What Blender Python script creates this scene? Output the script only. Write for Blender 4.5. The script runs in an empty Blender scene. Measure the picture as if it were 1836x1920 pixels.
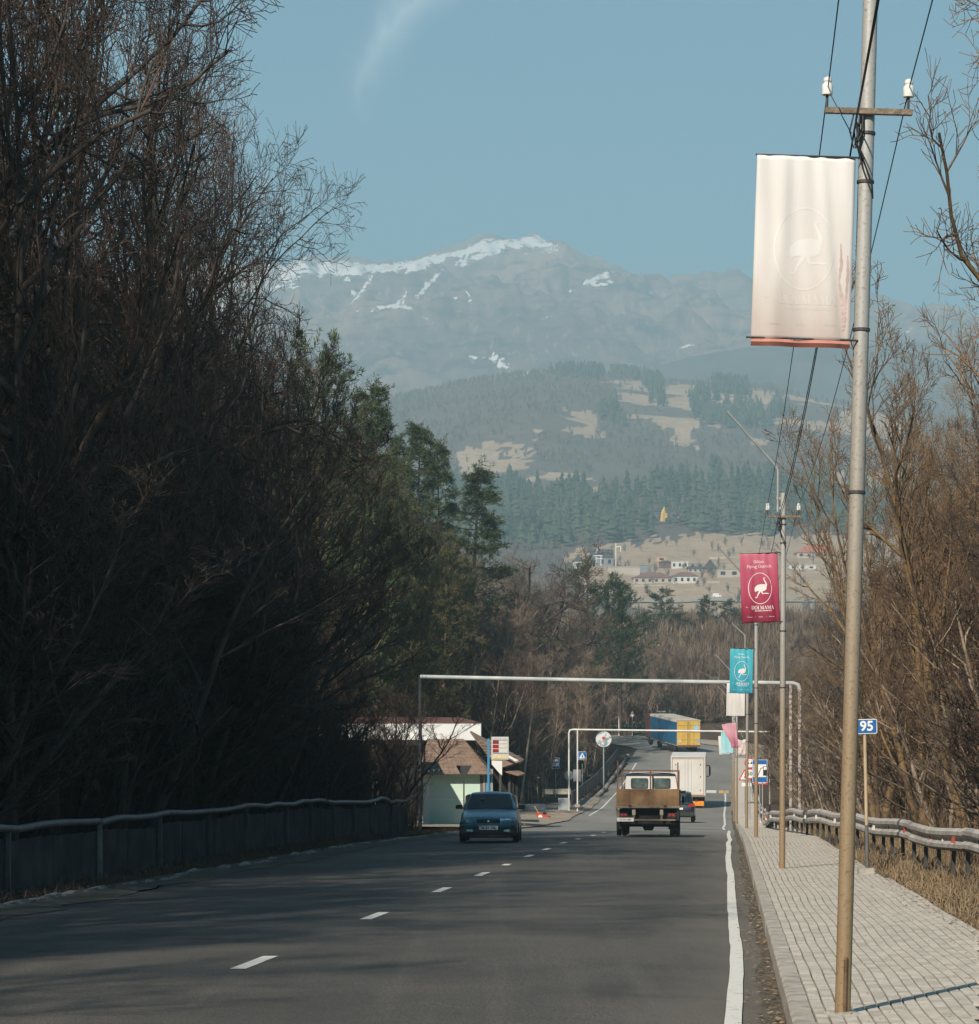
import bpy, bmesh, math, random
import numpy as np
from mathutils import Vector, Matrix
PI = math.pi
rng = np.random.default_rng(7)
random.seed(7)
scn = bpy.context.scene
COL = scn.collection

# ------------------------------------------------------------------ camera, sky, sun, exposure
FPX, HORY = 5000.0, 1311.0          # focal length of the photograph in its own pixels, row of the horizon
cam_d = bpy.data.cameras.new('camera'); cam = bpy.data.objects.new('camera', cam_d); COL.objects.link(cam)
cam.location = (0, 0, 0); cam.rotation_euler = (PI/2, 0, 0)
cam_d.sensor_fit = 'HORIZONTAL'; cam_d.sensor_width = 36; cam_d.lens = 36*FPX/1836
cam_d.shift_y = (HORY-960)/1836; cam_d.clip_start = .1; cam_d.clip_end = 30000
scn.camera = cam
SUN_EL, SUN_AZ = 38.0, 207.0        # azimuth clockwise from +Y (the view direction)
world = bpy.data.worlds.new('World'); scn.world = world; world.use_nodes = True
wn = world.node_tree; wn.nodes.clear()
w_out = wn.nodes.new('ShaderNodeOutputWorld'); w_bg = wn.nodes.new('ShaderNodeBackground')
w_sky = wn.nodes.new('ShaderNodeTexSky'); w_sky.sky_type = 'NISHITA'; w_sky.sun_disc = False
w_sky.sun_elevation = math.radians(SUN_EL); w_sky.sun_rotation = math.radians(SUN_AZ)
w_sky.altitude = 1300; w_sky.air_density = 1.0; w_sky.dust_density = 1.2; w_sky.ozone_density = 1.0
w_bg.inputs[1].default_value = .052
# teal cast of the spring sky, and one thin cirrus wisp
w_tint = wn.nodes.new('ShaderNodeMix'); w_tint.data_type = 'RGBA'; w_tint.blend_type = 'MULTIPLY'; w_tint.inputs[0].default_value = 1
w_tint.inputs[7].default_value = (.06, .74, .92, 1)
wn.links.new(w_sky.outputs[0], w_tint.inputs[6])
w_tc = wn.nodes.new('ShaderNodeTexCoord'); w_sep = wn.nodes.new('ShaderNodeSeparateXYZ'); wn.links.new(w_tc.outputs['Generated'], w_sep.inputs[0])
def wmath(op, a, b=None, c=None):
    n = wn.nodes.new('ShaderNodeMath'); n.operation = op
    for i, v in enumerate((a, b, c)):
        if v is None: continue
        if isinstance(v, (int, float)): n.inputs[i].default_value = v
        else: wn.links.new(v, n.inputs[i])
    return n.outputs[0]
az = wmath('DIVIDE', w_sep.outputs[0], w_sep.outputs[1]); el = wmath('DIVIDE', w_sep.outputs[2], w_sep.outputs[1])
# wisp runs from (az -.018, el .27) down to (az -.05, el .225); centre line bends
t = wmath('DIVIDE', wmath('SUBTRACT', el, .222), .048)
tt = wmath('MAXIMUM', t, 0.0)
cx = wmath('ADD', -.047, wmath('MULTIPLY', wmath('POWER', tt, 2.2), .030))
w_noi = wn.nodes.new('ShaderNodeTexNoise'); w_noi.inputs['Scale'].default_value = 60; w_noi.inputs['Detail'].default_value = 5
w_map = wn.nodes.new('ShaderNodeMapping'); w_map.inputs['Scale'].default_value = (1.5, 1, .7); w_map.inputs['Rotation'].default_value = (0, .6, 0)
wn.links.new(w_tc.outputs['Generated'], w_map.inputs[0]); wn.links.new(w_map.outputs[0], w_noi.inputs[0])
dx = wmath('ABSOLUTE', wmath('ADD', wmath('SUBTRACT', az, cx), wmath('MULTIPLY', wmath('SUBTRACT', w_noi.outputs[0], .5), .022)))
wid = wmath('ADD', .009, wmath('MULTIPLY', tt, .017))
m1 = wmath('SUBTRACT', 1.0, wmath('MINIMUM', wmath('DIVIDE', dx, wid), 1.0))
m2 = wmath('MULTIPLY', wmath('POWER', m1, 2.0), wmath('MINIMUM', wmath('MAXIMUM', wmath('ADD', wmath('MULTIPLY', t, 1.3), .25), 0.0), 1.0))
m3 = wmath('MULTIPLY', m2, wmath('ADD', .10, wmath('MULTIPLY', w_noi.outputs[0], .55)))
m4 = wmath('MULTIPLY', m3, wmath('GREATER_THAN', w_sep.outputs[1], 0.0))
w_mix = wn.nodes.new('ShaderNodeMix'); w_mix.data_type = 'RGBA'; w_mix.inputs[7].default_value = (13, 14, 15, 1)
wn.links.new(m4, w_mix.inputs[0]); wn.links.new(w_tint.outputs[2], w_mix.inputs[6])
wn.links.new(w_mix.outputs[2], w_bg.inputs[0]); wn.links.new(w_bg.outputs[0], w_out.inputs[0])

sun_d = bpy.data.lights.new('sun', 'SUN'); sun = bpy.data.objects.new('sun', sun_d); COL.objects.link(sun)
sun_d.energy = 5.0; sun_d.angle = math.radians(.6); sun_d.color = (1, .88, .74)
_e, _a = math.radians(SUN_EL), math.radians(SUN_AZ)
TO_SUN = Vector((math.sin(_a)*math.cos(_e), math.cos(_a)*math.cos(_e), math.sin(_e)))
sun.rotation_euler = TO_SUN.to_track_quat('Z', 'Y').to_euler()
sun.location = (-30, -60, 60)
scn.view_settings.view_transform = 'Standard'; scn.view_settings.look = 'None'
scn.view_settings.exposure = .98; scn.view_settings.gamma = 1; scn.view_settings.use_curve_mapping = False
scn.render.engine = 'CYCLES'
scn.cycles.max_bounces = 5; scn.cycles.diffuse_bounces = 2; scn.cycles.glossy_bounces = 3; scn.cycles.transmission_bounces = 4
scn.cycles.transparent_max_bounces = 8; scn.cycles.volume_bounces = 0; scn.cycles.caustics_reflective = False; scn.cycles.caustics_refractive = False
scn.cycles.sample_clamp_indirect = 4

# ------------------------------------------------------------------ helpers
def P(px, py, d):
    """point seen at photo pixel (px, py) at distance d"""
    return Vector(((px-918)/FPX*d, d, (HORY-py)/FPX*d))
def PX(px, d): return (px-918)/FPX*d
def PZ(py, d): return (HORY-py)/FPX*d

MATS = {}
def mat(name, col, rough=.8, var=.12, scale=3.0, bump=0.0, bscale=None, metal=0.0, col2=None, spec=.5, detail=5, coat=0.0, lo=.35, hi=.65):
    """principled material with noise-driven colour variation and fine relief"""
    if name in MATS: return MATS[name]
    m = bpy.data.materials.new(name); m.use_nodes = True; n = m.node_tree; b = n.nodes['Principled BSDF']
    b.inputs['Roughness'].default_value = rough; b.inputs['Metallic'].default_value = metal
    b.inputs['Specular IOR Level'].default_value = spec; b.inputs['Coat Weight'].default_value = coat
    tc = n.nodes.new('ShaderNodeTexCoord'); no = n.nodes.new('ShaderNodeTexNoise')
    no.inputs['Scale'].default_value = scale; no.inputs['Detail'].default_value = detail; n.links.new(tc.outputs['Object'], no.inputs[0])
    r = n.nodes.new('ShaderNodeValToRGB'); c = np.array(col)
    if col2 is None: a, z = c*(1-var), np.minimum(c*(1+var), 1)
    else: a, z = c, np.array(col2)
    r.color_ramp.elements[0].position = lo; r.color_ramp.elements[1].position = hi
    r.color_ramp.elements[0].color = (*a, 1); r.color_ramp.elements[1].color = (*z, 1)
    n.links.new(no.outputs[0], r.inputs[0]); n.links.new(r.outputs[0], b.inputs['Base Color'])
    if bump:
        n2 = n.nodes.new('ShaderNodeTexNoise'); n2.inputs['Scale'].default_value = bscale or scale*8; n2.inputs['Detail'].default_value = 4
        n.links.new(tc.outputs['Object'], n2.inputs[0])
        bp = n.nodes.new('ShaderNodeBump'); bp.inputs['Strength'].default_value = min(1, bump); bp.inputs['Distance'].default_value = .02
        n.links.new(n2.outputs[0], bp.inputs['Height']); n.links.new(bp.outputs[0], b.inputs['Normal'])
    MATS[name] = m; return m

def mesh_np(name, V, F, m=None, smooth=False):
    """V (n,3) array, F (k,3) or (k,4) int array, fast"""
    me = bpy.data.meshes.new(name); V = np.asarray(V, np.float32); F = np.asarray(F, np.int32); k = F.shape[1]
    me.vertices.add(len(V)); me.vertices.foreach_set('co', V.ravel())
    me.loops.add(F.size); me.loops.foreach_set('vertex_index', F.ravel())
    me.polygons.add(len(F)); me.polygons.foreach_set('loop_start', np.arange(0, F.size, k, dtype=np.int32))
    me.update(calc_edges=True); me.validate()
    if smooth: me.polygons.foreach_set('use_smooth', np.ones(len(me.polygons), bool))
    if m: me.materials.append(m)
    return me
def link(name, me, parent=None, loc=None):
    o = bpy.data.objects.new(name, me); COL.objects.link(o)
    if parent is not None: o.parent = parent
    if loc is not None: o.location = loc
    return o
def tag(o, label=None, cat=None, group=None, kind=None):
    if label: o['label'] = label
    if cat: o['category'] = cat
    if group: o['group'] = group
    if kind: o['kind'] = kind
    return o
def thing(name, label, cat, loc=(0, 0, 0), rz=0.0, group=None):
    o = bpy.data.objects.new(name, None); COL.objects.link(o); o.location = loc; o.rotation_euler = (0, 0, rz); o.empty_display_size = .2
    return tag(o, label, cat, group)
def copy_tree(o, parent=None):
    c = o.copy(); COL.objects.link(c)
    if parent is not None: c.parent = parent
    for ch in o.children: copy_tree(ch, c)
    return c

class MB:
    """collects shapes of one part; build() links them as ONE mesh object"""
    def __init__(s): s.v = []; s.f = []; s.mi = []; s.cur = 0
    def add(s, v, f):
        b = len(s.v); s.v += [tuple(p) for p in v]; s.f += [tuple(b+i for i in q) for q in f]; s.mi += [s.cur]*len(f); return s
    def box(s, x0, x1, y0, y1, z0, z1, M=None):
        v = [Vector(p) for p in ((x0,y0,z0),(x1,y0,z0),(x1,y1,z0),(x0,y1,z0),(x0,y0,z1),(x1,y0,z1),(x1,y1,z1),(x0,y1,z1))]
        if M is not None: v = [M @ p for p in v]
        return s.add(v, [(0,3,2,1),(4,5,6,7),(0,1,5,4),(1,2,6,5),(2,3,7,6),(3,0,4,7)])
    def tube(s, pts, r, k=8, cap=True):
        pts = [Vector(p) for p in pts]; n = len(pts); rs = r if isinstance(r, (list, tuple)) else [r]*n
        v = []; up = None
        for i, p in enumerate(pts):
            d = (pts[min(i+1, n-1)]-pts[max(i-1, 0)]).normalized()
            if up is None: up = d.orthogonal().normalized()
            else: up = (up - d*up.dot(d)).normalized()
            w = d.cross(up)
            for j in range(k):
                a = 2*PI*j/k; v.append(p+(up*math.cos(a)+w*math.sin(a))*rs[i])
        f = [(i*k+j, i*k+(j+1) % k, (i+1)*k+(j+1) % k, (i+1)*k+j) for i in range(n-1) for j in range(k)]
        if cap: f += [tuple(range(k-1, -1, -1)), tuple((n-1)*k+j for j in range(k))]
        return s.add(v, f)
    def lathe(s, prof, c=(0, 0, 0), k=16, axis='Z'):
        """prof: list of (radius, height)"""
        c = Vector(c); v = []
        for r, h in prof:
            for j in range(k):
                a = 2*PI*j/k; q = (r*math.cos(a), r*math.sin(a), h)
                if axis == 'X': q = (q[2], q[0], q[1])
                if axis == 'Y': q = (q[0], q[2], q[1])
                v.append(c+Vector(q))
        n = len(prof); fl = axis == 'Y'
        f = [(i*k+j, i*k+(j+1) % k, (i+1)*k+(j+1) % k, (i+1)*k+j) for i in range(n-1) for j in range(k)]
        f += [tuple(range(k-1, -1, -1)), tuple((n-1)*k+j for j in range(k))]
        if fl: f = [q[::-1] for q in f]
        return s.add(v, f)
    def prism(s, poly, y0, y1, M=None):
        """polygon in (x, z) extruded along y"""
        n = len(poly); v = [Vector((x, y0, z)) for x, z in poly]+[Vector((x, y1, z)) for x, z in poly]
        if M is not None: v = [M @ p for p in v]
        return s.add(v, [tuple(range(n)), tuple(range(2*n-1, n-1, -1))]+[(i, i+n, (i+1) % n+n, (i+1) % n) for i in range(n)])
    def prismx(s, poly, x0, x1):
        """polygon in (y, z) extruded along x"""
        n = len(poly); v = [(x0, y, z) for y, z in poly]+[(x1, y, z) for y, z in poly]
        return s.add(v, [tuple(range(n-1, -1, -1)), tuple(range(n, 2*n))]+[(i, (i+1) % n, (i+1) % n+n, i+n) for i in range(n)])
    def build(s, name, m, parent=None, loc=None, bevel=0, smooth=False, seg=2, fix=True):
        me = bpy.data.meshes.new(name); me.from_pydata(s.v, [], s.f)
        for q in (m if isinstance(m, (list, tuple)) else [m]): me.materials.append(q)
        me.polygons.foreach_set('material_index', s.mi)
        if bevel or fix:
            bm = bmesh.new(); bm.from_mesh(me)
            if fix: bmesh.ops.recalc_face_normals(bm, faces=bm.faces)
            if bevel:
                es = [e for e in bm.edges if len(e.link_faces) == 2 and e.calc_face_angle(0) > .5]
                bmesh.ops.bevel(bm, geom=es, offset=bevel, segments=seg, affect='EDGES', clamp_overlap=True)
            bm.to_mesh(me); bm.free()
        if smooth:
            me.polygons.foreach_set('use_smooth', np.ones(len(me.polygons), bool))
            me.set_sharp_from_angle(angle=math.radians(38))
        me.update(); return link(name, me, parent, loc)

def text_mesh(txt, size, depth=.002, bold=0.0):
    """letters in the x-z plane, centred, facing -y (towards the camera)"""
    cu = bpy.data.curves.new('t', 'FONT'); cu.body = txt; cu.size = size; cu.extrude = depth; cu.offset = bold
    cu.align_x = 'CENTER'; cu.align_y = 'CENTER'; cu.resolution_u = 3
    o = bpy.data.objects.new('t', cu); COL.objects.link(o); bpy.context.view_layer.update()
    me = bpy.data.meshes.new_from_object(o.evaluated_get(bpy.context.evaluated_depsgraph_get()))
    bpy.data.objects.remove(o); bpy.data.curves.remove(cu)
    me.transform(Matrix.Rotation(PI/2, 4, 'X')); me.materials.clear(); return me

# smooth value noise in numpy
_tab = np.random.default_rng(3).random((256, 256))
def vnoise(x, y, seed=0):
    x = np.asarray(x, float)+seed*17.3; y = np.asarray(y, float)+seed*9.1
    xi = np.floor(x).astype(int); yi = np.floor(y).astype(int); fx = x-xi; fy = y-yi
    fx = fx*fx*(3-2*fx); fy = fy*fy*(3-2*fy)
    g = lambda a, b: _tab[a % 256, b % 256]
    return (g(xi, yi)*(1-fx)+g(xi+1, yi)*fx)*(1-fy)+(g(xi, yi+1)*(1-fx)+g(xi+1, yi+1)*fx)*fy-.5
def fbm(x, y, o=4, seed=0):
    r = 0; a = 1
    for i in range(o): r = r+vnoise(x*2**i, y*2**i, seed+i)*a; a *= .5
    return r
def smooth01(t): t = np.clip(t, 0, 1); return t*t*(3-2*t)

# ------------------------------------------------------------------ the road line
_kd = np.array([-60,-40,0,75,89,101,130,158,185,215,245,272,300,330,400,600.]); _kz = np.array([-.2,-.7,-1.8,-4.05,-4.6,-5.05,-6.25,-7.2,-7.55,-7.3,-6.45,-5.5,-4.85,-4.0,-2.,-1.])
_gd = np.arange(-80, 700, 1.0); _gz = np.interp(_gd, _kd, _kz); _ker = np.exp(-np.linspace(-2, 2, 13)**2); _ker /= _ker.sum()
_gz = np.convolve(np.pad(_gz, 6, mode='edge'), _ker, 'valid')
def zr(d): return np.interp(d, _gd, _gz)
HEAD = math.atan(.0891)
def build_center():
    pts = [np.array([.08-4.65-.0891*60, -60.])]; h = HEAD; ds = 1.0
    while len(pts) < 520:
        x, y = pts[-1]
        if y > 278 and h > -1.35: h -= ds/47.0
        pts.append(np.array([x+math.sin(h)*ds, y+math.cos(h)*ds]))
    return np.array(pts)
CEN = build_center()
TAN = np.gradient(CEN, axis=0); TAN /= np.linalg.norm(TAN, axis=1)[:, None]; NOR = np.stack([TAN[:, 1], -TAN[:, 0]], 1)
CZ = zr(CEN[:, 1])
CS = np.arange(len(CEN))*1.0
def rail(lat, i0=0, i1=None):
    return CEN[i0:i1]+NOR[i0:i1]*np.asarray(lat).reshape(-1, 1) if np.ndim(lat) else CEN[i0:i1]+NOR[i0:i1]*lat
def at_road(d, lat, dz=0):
    """point at distance d (straight part) at lateral offset lat from the centre line"""
    x = np.interp(d, CEN[:340, 1], CEN[:340, 0])+lat*1.004
    return Vector((x, d, float(zr(d))+dz))
def road_coords(x, y):
    x = np.asarray(x, float).ravel(); y = np.asarray(y, float).ravel(); lat = np.empty(len(x)); zz = np.empty(len(x)); ss = np.empty(len(x))
    for a in range(0, len(x), 4000):
        X = x[a:a+4000, None]; Y = y[a:a+4000, None]
        D = (X-CEN[None, :, 0])**2+(Y-CEN[None, :, 1])**2; i = D.argmin(1)
        dxy = np.stack([X[:, 0]-CEN[i, 0], Y[:, 0]-CEN[i, 1]], 1); s = (dxy*NOR[i]).sum(1)
        lat[a:a+4000] = np.sign(s)*np.sqrt(D[np.arange(len(i)), i]); zz[a:a+4000] = CZ[i]; ss[a:a+4000] = i-60.
    return lat, zz, ss
def hill_toe(y):
    return np.interp(y, [0, 95, 112, 185, 205, 260, 300], [3.4, 3.6, 13, 12, 3.5, 2.5, 2.5])
def ground_z(x, y):
    sh = np.shape(x); x = np.asarray(x, float).ravel(); y = np.asarray(y, float).ravel()
    lat, zz, ss = road_coords(x, y)
    n = fbm(x*.25, y*.25, 4)*.35
    e = -lat-4.9; f = lat-7.25
    z = zz-.16+0*x
    toe = hill_toe(y); t = e-toe
    lim = 46.0
    left = np.where(t > 0, .84*np.minimum(t, lim)-.84*.0*t+.25*np.maximum(t-lim, 0), 0)*smooth01(t/4)
    # the slope eases towards the bend, so the hill comes down to the road there
    left *= np.interp(y, [0, 180, 240, 300, 340], [1, 1, .72, .42, .3])
    z = z+np.where(e > 0, .12*smooth01(e/1.2)+left+n*smooth01((e-.8)/4), 0)
    bend = smooth01((ss-268)/30)
    rd = -smooth01((f-1.9)/7)*2.6+np.clip(f-34, 0, 200)*.10
    ro = np.clip(f-4.0, 0, 300)*.13
    z = z+np.where(f > 0, .20*smooth01(f/.5)+rd*(1-bend)+ro*bend+n*smooth01((f-1)/4), 0)
    # past the crest behind the bend the land falls to the valley
    back = np.clip(y-438, 0, 400); z = z*(1-smooth01(back/60))+(-12.0)*smooth01(back/60)
    return z.reshape(sh)
def gz(x, y): return float(ground_z(np.array([x]), np.array([y]))[0])
# ------------------------------------------------------------------ ground
def land_mat(name, layers, bump=.5, bscale=6, rough=.95):
    """layers: list of (colour, noise scale, low, high) mixed over each other"""
    m = bpy.data.materials.new(name); m.use_nodes = True; n = m.node_tree; b = n.nodes['Principled BSDF']
    b.inputs['Roughness'].default_value = rough; b.inputs['Specular IOR Level'].default_value = .2
    tc = n.nodes.new('ShaderNodeTexCoord'); last = None
    for i, (c, sc, lo, hi) in enumerate(layers):
        if last is None:
            r = n.nodes.new('ShaderNodeRGB'); r.outputs[0].default_value = (*c, 1); last = r.outputs[0]; continue
        no = n.nodes.new('ShaderNodeTexNoise'); no.inputs['Scale'].default_value = sc; no.inputs['Detail'].default_value = 7; no.inputs['Roughness'].default_value = .65
        n.links.new(tc.outputs['Object'], no.inputs[0]); mr = n.nodes.new('ShaderNodeMapRange'); mr.inputs[1].default_value = lo; mr.inputs[2].default_value = hi
        n.links.new(no.outputs[0], mr.inputs[0]); mx = n.nodes.new('ShaderNodeMix'); mx.data_type = 'RGBA'
        n.links.new(mr.outputs[0], mx.inputs[0]); n.links.new(last, mx.inputs[6]); mx.inputs[7].default_value = (*c, 1); last = mx.outputs[2]
    n.links.new(last, b.inputs['Base Color'])
    no = n.nodes.new('ShaderNodeTexNoise'); no.inputs['Scale'].default_value = bscale; no.inputs['Detail'].default_value = 8; n.links.new(tc.outputs['Object'], no.inputs[0])
    bp = n.nodes.new('ShaderNodeBump'); bp.inputs['Strength'].default_value = bump; bp.inputs['Distance'].default_value = .6/bscale*2; n.links.new(no.outputs[0], bp.inputs['Height']); n.links.new(bp.outputs[0], b.inputs['Normal'])
    m['last'] = 1; return m
M_soil = land_mat('forest floor', [((.060,.042,.028),0,0,0), ((.105,.075,.048),.7,.4,.62), ((.03,.022,.016),2.3,.5,.7), ((.15,.115,.07),5,.58,.75)], 1, 5)
def grid_mesh(name, X, Y, Z, m, smooth=True):
    r, c = X.shape; V = np.stack([X.ravel(), Y.ravel(), Z.ravel()], 1); i = np.arange(r*c).reshape(r, c)
    F = np.stack([i[:-1,:-1].ravel(), i[:-1,1:].ravel(), i[1:,1:].ravel(), i[1:,:-1].ravel()], 1)
    return mesh_np(name, V, F, m, smooth)
_ys = np.arange(-58, 540, 1.6); _l = np.concatenate([np.arange(-130, -50, 5.), np.arange(-50, -14, 2.), np.arange(-14, 14, .55), np.arange(14, 40, 2), np.arange(40, 170, 6.)])
_Y, _L = np.meshgrid(_ys, _l, indexing='ij'); _X = np.interp(_Y, [-60, 700], [.08-4.65-.0891*60, .08-4.65+.0891*700])+_L
_Z = ground_z(_X, _Y)
ground = tag(link('ground', grid_mesh('ground', _X, _Y, _Z, M_soil)), kind='structure')

# road surface: strips along the line
def strip(lat0, lat1, i0, i1, dz, n=2, step=1, jit=None):
    idx = np.arange(i0, i1, step); L = np.linspace(0, 1, n); rows = []
    for q in L:
        la = lat0+(lat1-lat0)*q
        if jit is not None: la = la+jit(idx, q)
        p = CEN[idx]+NOR[idx]*np.broadcast_to(la, idx.shape)[:, None]; rows.append(np.column_stack([p, CZ[idx]+dz]))
    A = np.stack(rows, 1); return A[..., 0], A[..., 1], A[..., 2]
def asphalt_mat():
    m = bpy.data.materials.new('asphalt'); m.use_nodes = True; n = m.node_tree; b = n.nodes['Principled BSDF']
    tc = n.nodes.new('ShaderNodeTexCoord')
    def noise(sc, det=5, mp=None, rough=.6):
        no = n.nodes.new('ShaderNodeTexNoise'); no.inputs['Scale'].default_value = sc; no.inputs['Detail'].default_value = det; no.inputs['Roughness'].default_value = rough
        if mp:
            k = n.nodes.new('ShaderNodeMapping'); k.inputs['Scale'].default_value = mp; k.inputs['Rotation'].default_value = (0, 0, HEAD); n.links.new(tc.outputs['Object'], k.inputs[0]); n.links.new(k.outputs[0], no.inputs[0])
        else: n.links.new(tc.outputs['Object'], no.inputs[0])
        return no.outputs[0]
    def mixc(f, a, c, lo, hi):
        mr = n.nodes.new('ShaderNodeMapRange'); mr.inputs[1].default_value = lo; mr.inputs[2].default_value = hi; n.links.new(f, mr.inputs[0])
        mx = n.nodes.new('ShaderNodeMix'); mx.data_type = 'RGBA'; n.links.new(mr.outputs[0], mx.inputs[0])
        if isinstance(a, tuple): mx.inputs[6].default_value = (*a, 1)
        else: n.links.new(a, mx.inputs[6])
        mx.inputs[7].default_value = (*c, 1); return mx.outputs[2]
    c = mixc(noise(.35, 4), (.060,.056,.051), (.118,.107,.093), .35, .65)
    c = mixc(noise(1, 5, (1.6, .03, 1)), c, (.15,.137,.118), .52, .85); c = mixc(noise(.9, 6, (.5, .5, 1), .7), c, (.035,.034,.033), .60, .75)      # wheel tracks and drag marks along the lane
    c = mixc(noise(55, 3), c, (.028,.028,.028), .42, .60)                  # aggregate
    c = mixc(noise(130, 2, None, .8), c, (.34,.32,.29), .62, .74)
    # dust carried onto the right-hand side of the lane
    s0 = n.nodes.new('ShaderNodeSeparateXYZ'); n.links.new(tc.outputs['Object'], s0.inputs[0])
    l0 = n.nodes.new('ShaderNodeMath'); l0.operation = 'MULTIPLY_ADD'; n.links.new(s0.outputs[1], l0.inputs[0]); l0.inputs[1].default_value = -.0891; n.links.new(s0.outputs[0], l0.inputs[2])
    l1 = n.nodes.new('ShaderNodeMath'); l1.operation = 'MULTIPLY_ADD'; n.links.new(noise(.8, 6, (1, .16, 1), .7), l1.inputs[0]); l1.inputs[1].default_value = 2.6; n.links.new(l0.outputs[0], l1.inputs[2])
    mr0 = n.nodes.new('ShaderNodeMapRange'); mr0.inputs[1].default_value = .35; mr0.inputs[2].default_value = 1.6; mr0.inputs[4].default_value = .6; n.links.new(l1.outputs[0], mr0.inputs[0])
    dmx = n.nodes.new('ShaderNodeMix'); dmx.data_type = 'RGBA'; n.links.new(mr0.outputs[0], dmx.inputs[0]); n.links.new(c, dmx.inputs[6]); dmx.inputs[7].default_value = (.165,.145,.115,1); c = dmx.outputs[2]
    # paler asphalt beyond the gantry
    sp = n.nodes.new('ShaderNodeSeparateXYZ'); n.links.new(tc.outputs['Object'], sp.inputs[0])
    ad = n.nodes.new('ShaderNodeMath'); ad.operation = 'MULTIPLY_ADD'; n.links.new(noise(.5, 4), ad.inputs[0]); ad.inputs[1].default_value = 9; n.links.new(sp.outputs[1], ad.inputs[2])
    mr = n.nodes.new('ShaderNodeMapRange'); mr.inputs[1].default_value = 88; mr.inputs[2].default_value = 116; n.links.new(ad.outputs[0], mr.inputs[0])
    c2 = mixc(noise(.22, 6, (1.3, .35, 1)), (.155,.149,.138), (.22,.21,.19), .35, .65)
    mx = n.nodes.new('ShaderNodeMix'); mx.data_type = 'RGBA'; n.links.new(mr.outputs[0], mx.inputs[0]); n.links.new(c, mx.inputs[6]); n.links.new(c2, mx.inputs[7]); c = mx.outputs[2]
    n.links.new(c, b.inputs['Base Color']); b.inputs['Roughness'].default_value = .78; b.inputs['Specular IOR Level'].default_value = .35
    bp = n.nodes.new('ShaderNodeBump'); bp.inputs['Strength'].default_value = .55; bp.inputs['Distance'].default_value = .008
    n.links.new(noise(70, 4), bp.inputs['Height']); n.links.new(bp.outputs[0], b.inputs['Normal']); return m
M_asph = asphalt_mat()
def I(d): return int(np.argmin(np.abs(CEN[:345, 1]-d)))
edge_j = lambda i, q: (fbm(i*.35, i*0+3.)*.35)*(q == 0)
X, Y, Z = strip(-4.95, 5.0, 2, 500, .0, 9, 1, edge_j)
Z = Z+np.linspace(-.02, -.03, 9)[None, :]+.05*(1-np.abs(np.linspace(-1, 1, 9)))[None, :]
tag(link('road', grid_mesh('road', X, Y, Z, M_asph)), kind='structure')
def road_z_off(lat):
    q = (lat+4.95)/9.95; return -.02-.01*q+.05*(1-abs(2*q-1))
M_paint = mat('road paint', (.62,.61,.57), .7, .1, 9, col2=(.30,.29,.27), lo=.58, hi=.74)
M_paint_y = mat('yellow road paint', (.55,.36,.10), .7, .2, 6)
def paint_strip(name, lat, w, d0, d1, m, dz=.006, step=1., jit=0.0, label=None, parent=None):
    ds = np.arange(d0, d1+.01, step if d1-d0 > step else (d1-d0)); v = []; 
    for d in ds:
        la = lat(d) if callable(lat) else lat; ww = w*(1+jit*(random.random()-.5))
        for s in (-ww/2, ww/2):
            p = at_road(d, la+s); p.z += road_z_off(la+s)+dz; v.append(p)
    f = [(2*i, 2*i+1, 2*i+3, 2*i+2) for i in range(len(ds)-1)]
    me = bpy.data.meshes.new(name); me.from_pydata(v, [], f); me.materials.append(m)
    o = link(name, me, parent); return o
markings = thing('road_markings', 'white and yellow painted lines on the dark asphalt of the road', 'road marking')
markings['kind'] = 'structure'; del markings['category']
right_lat = lambda d: 4.62+float(fbm(np.array([d*.07]), np.array([.3]))[0])*.10
paint_strip('edge_line', right_lat, .13, -20, 112, M_paint, jit=.12, parent=markings)
paint_strip('edge_line', lambda d: 4.4+float(vnoise(np.array([d*.07]), np.array([.3]))[0])*.12, .12, 116, 275, M_paint, jit=.12, parent=markings)
for a, b_ in ((24.9, 26.7), (33.7, 35.6), (41.8, 43.6), (48.9, 50.7), (54.8, 56.5), (60.6, 62.4), (66.7, 68.5), (73.6, 75.4), (81.0, 82.8), (90, 91.8), (98, 99.8), (15.5, 17.3), (7, 8.8), (-2, -.2)):
    paint_strip('centre_dash', lambda d: .0+.0*d, .15, a, b_, M_paint, step=.9, parent=markings)
paint_strip('side_line', lambda d: -4.1, .12, 168, 255, M_paint, jit=.2, parent=markings)
for d in (109, 128, 138): paint_strip('stop_bar', lambda q: 2.6, 3.6 if d > 120 else 3.9, d, d+.32, M_paint, step=.3, parent=markings)
for k in range(9):                                    # yellow and white zebra crossing far down the road
    m = M_paint_y if k % 2 == 0 else M_paint
    paint_strip('crossing_stripe', lambda d: -3.9+k*.98+.35, .8, 209, 214, m, step=1, parent=markings)

# layby of packed grit on the left beyond the gantry
M_grit = land_mat('packed grit', [((.26,.215,.165),0,0,0), ((.36,.31,.25),.5,.4,.65), ((.12,.10,.08),1.7,.52,.72), ((.33,.29,.24),6,.6,.75)], .6, 9)
lay_w = lambda i: np.interp(CEN[i, 1], [108, 118, 150, 178, 200], [.3, 12, 12, 5.5, .4])
idx = np.arange(I(108), I(200)); rows = []
for q in np.linspace(0, 1, 9):
    la = -4.8-lay_w(idx)*q+fbm(idx*.3, idx*0+q*3)*.25; p = CEN[idx]+NOR[idx]*la[:, None]
    rows.append(np.column_stack([p, CZ[idx]+.035+.10*smooth01(np.full(len(idx), q*6))+fbm(p[:, 0]*.8, p[:, 1]*.8)*.02]))
A = np.stack(rows, 1); layby = tag(link('layby', grid_mesh('layby', A[..., 0], A[..., 1], A[..., 2], M_grit)), kind='structure')
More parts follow.
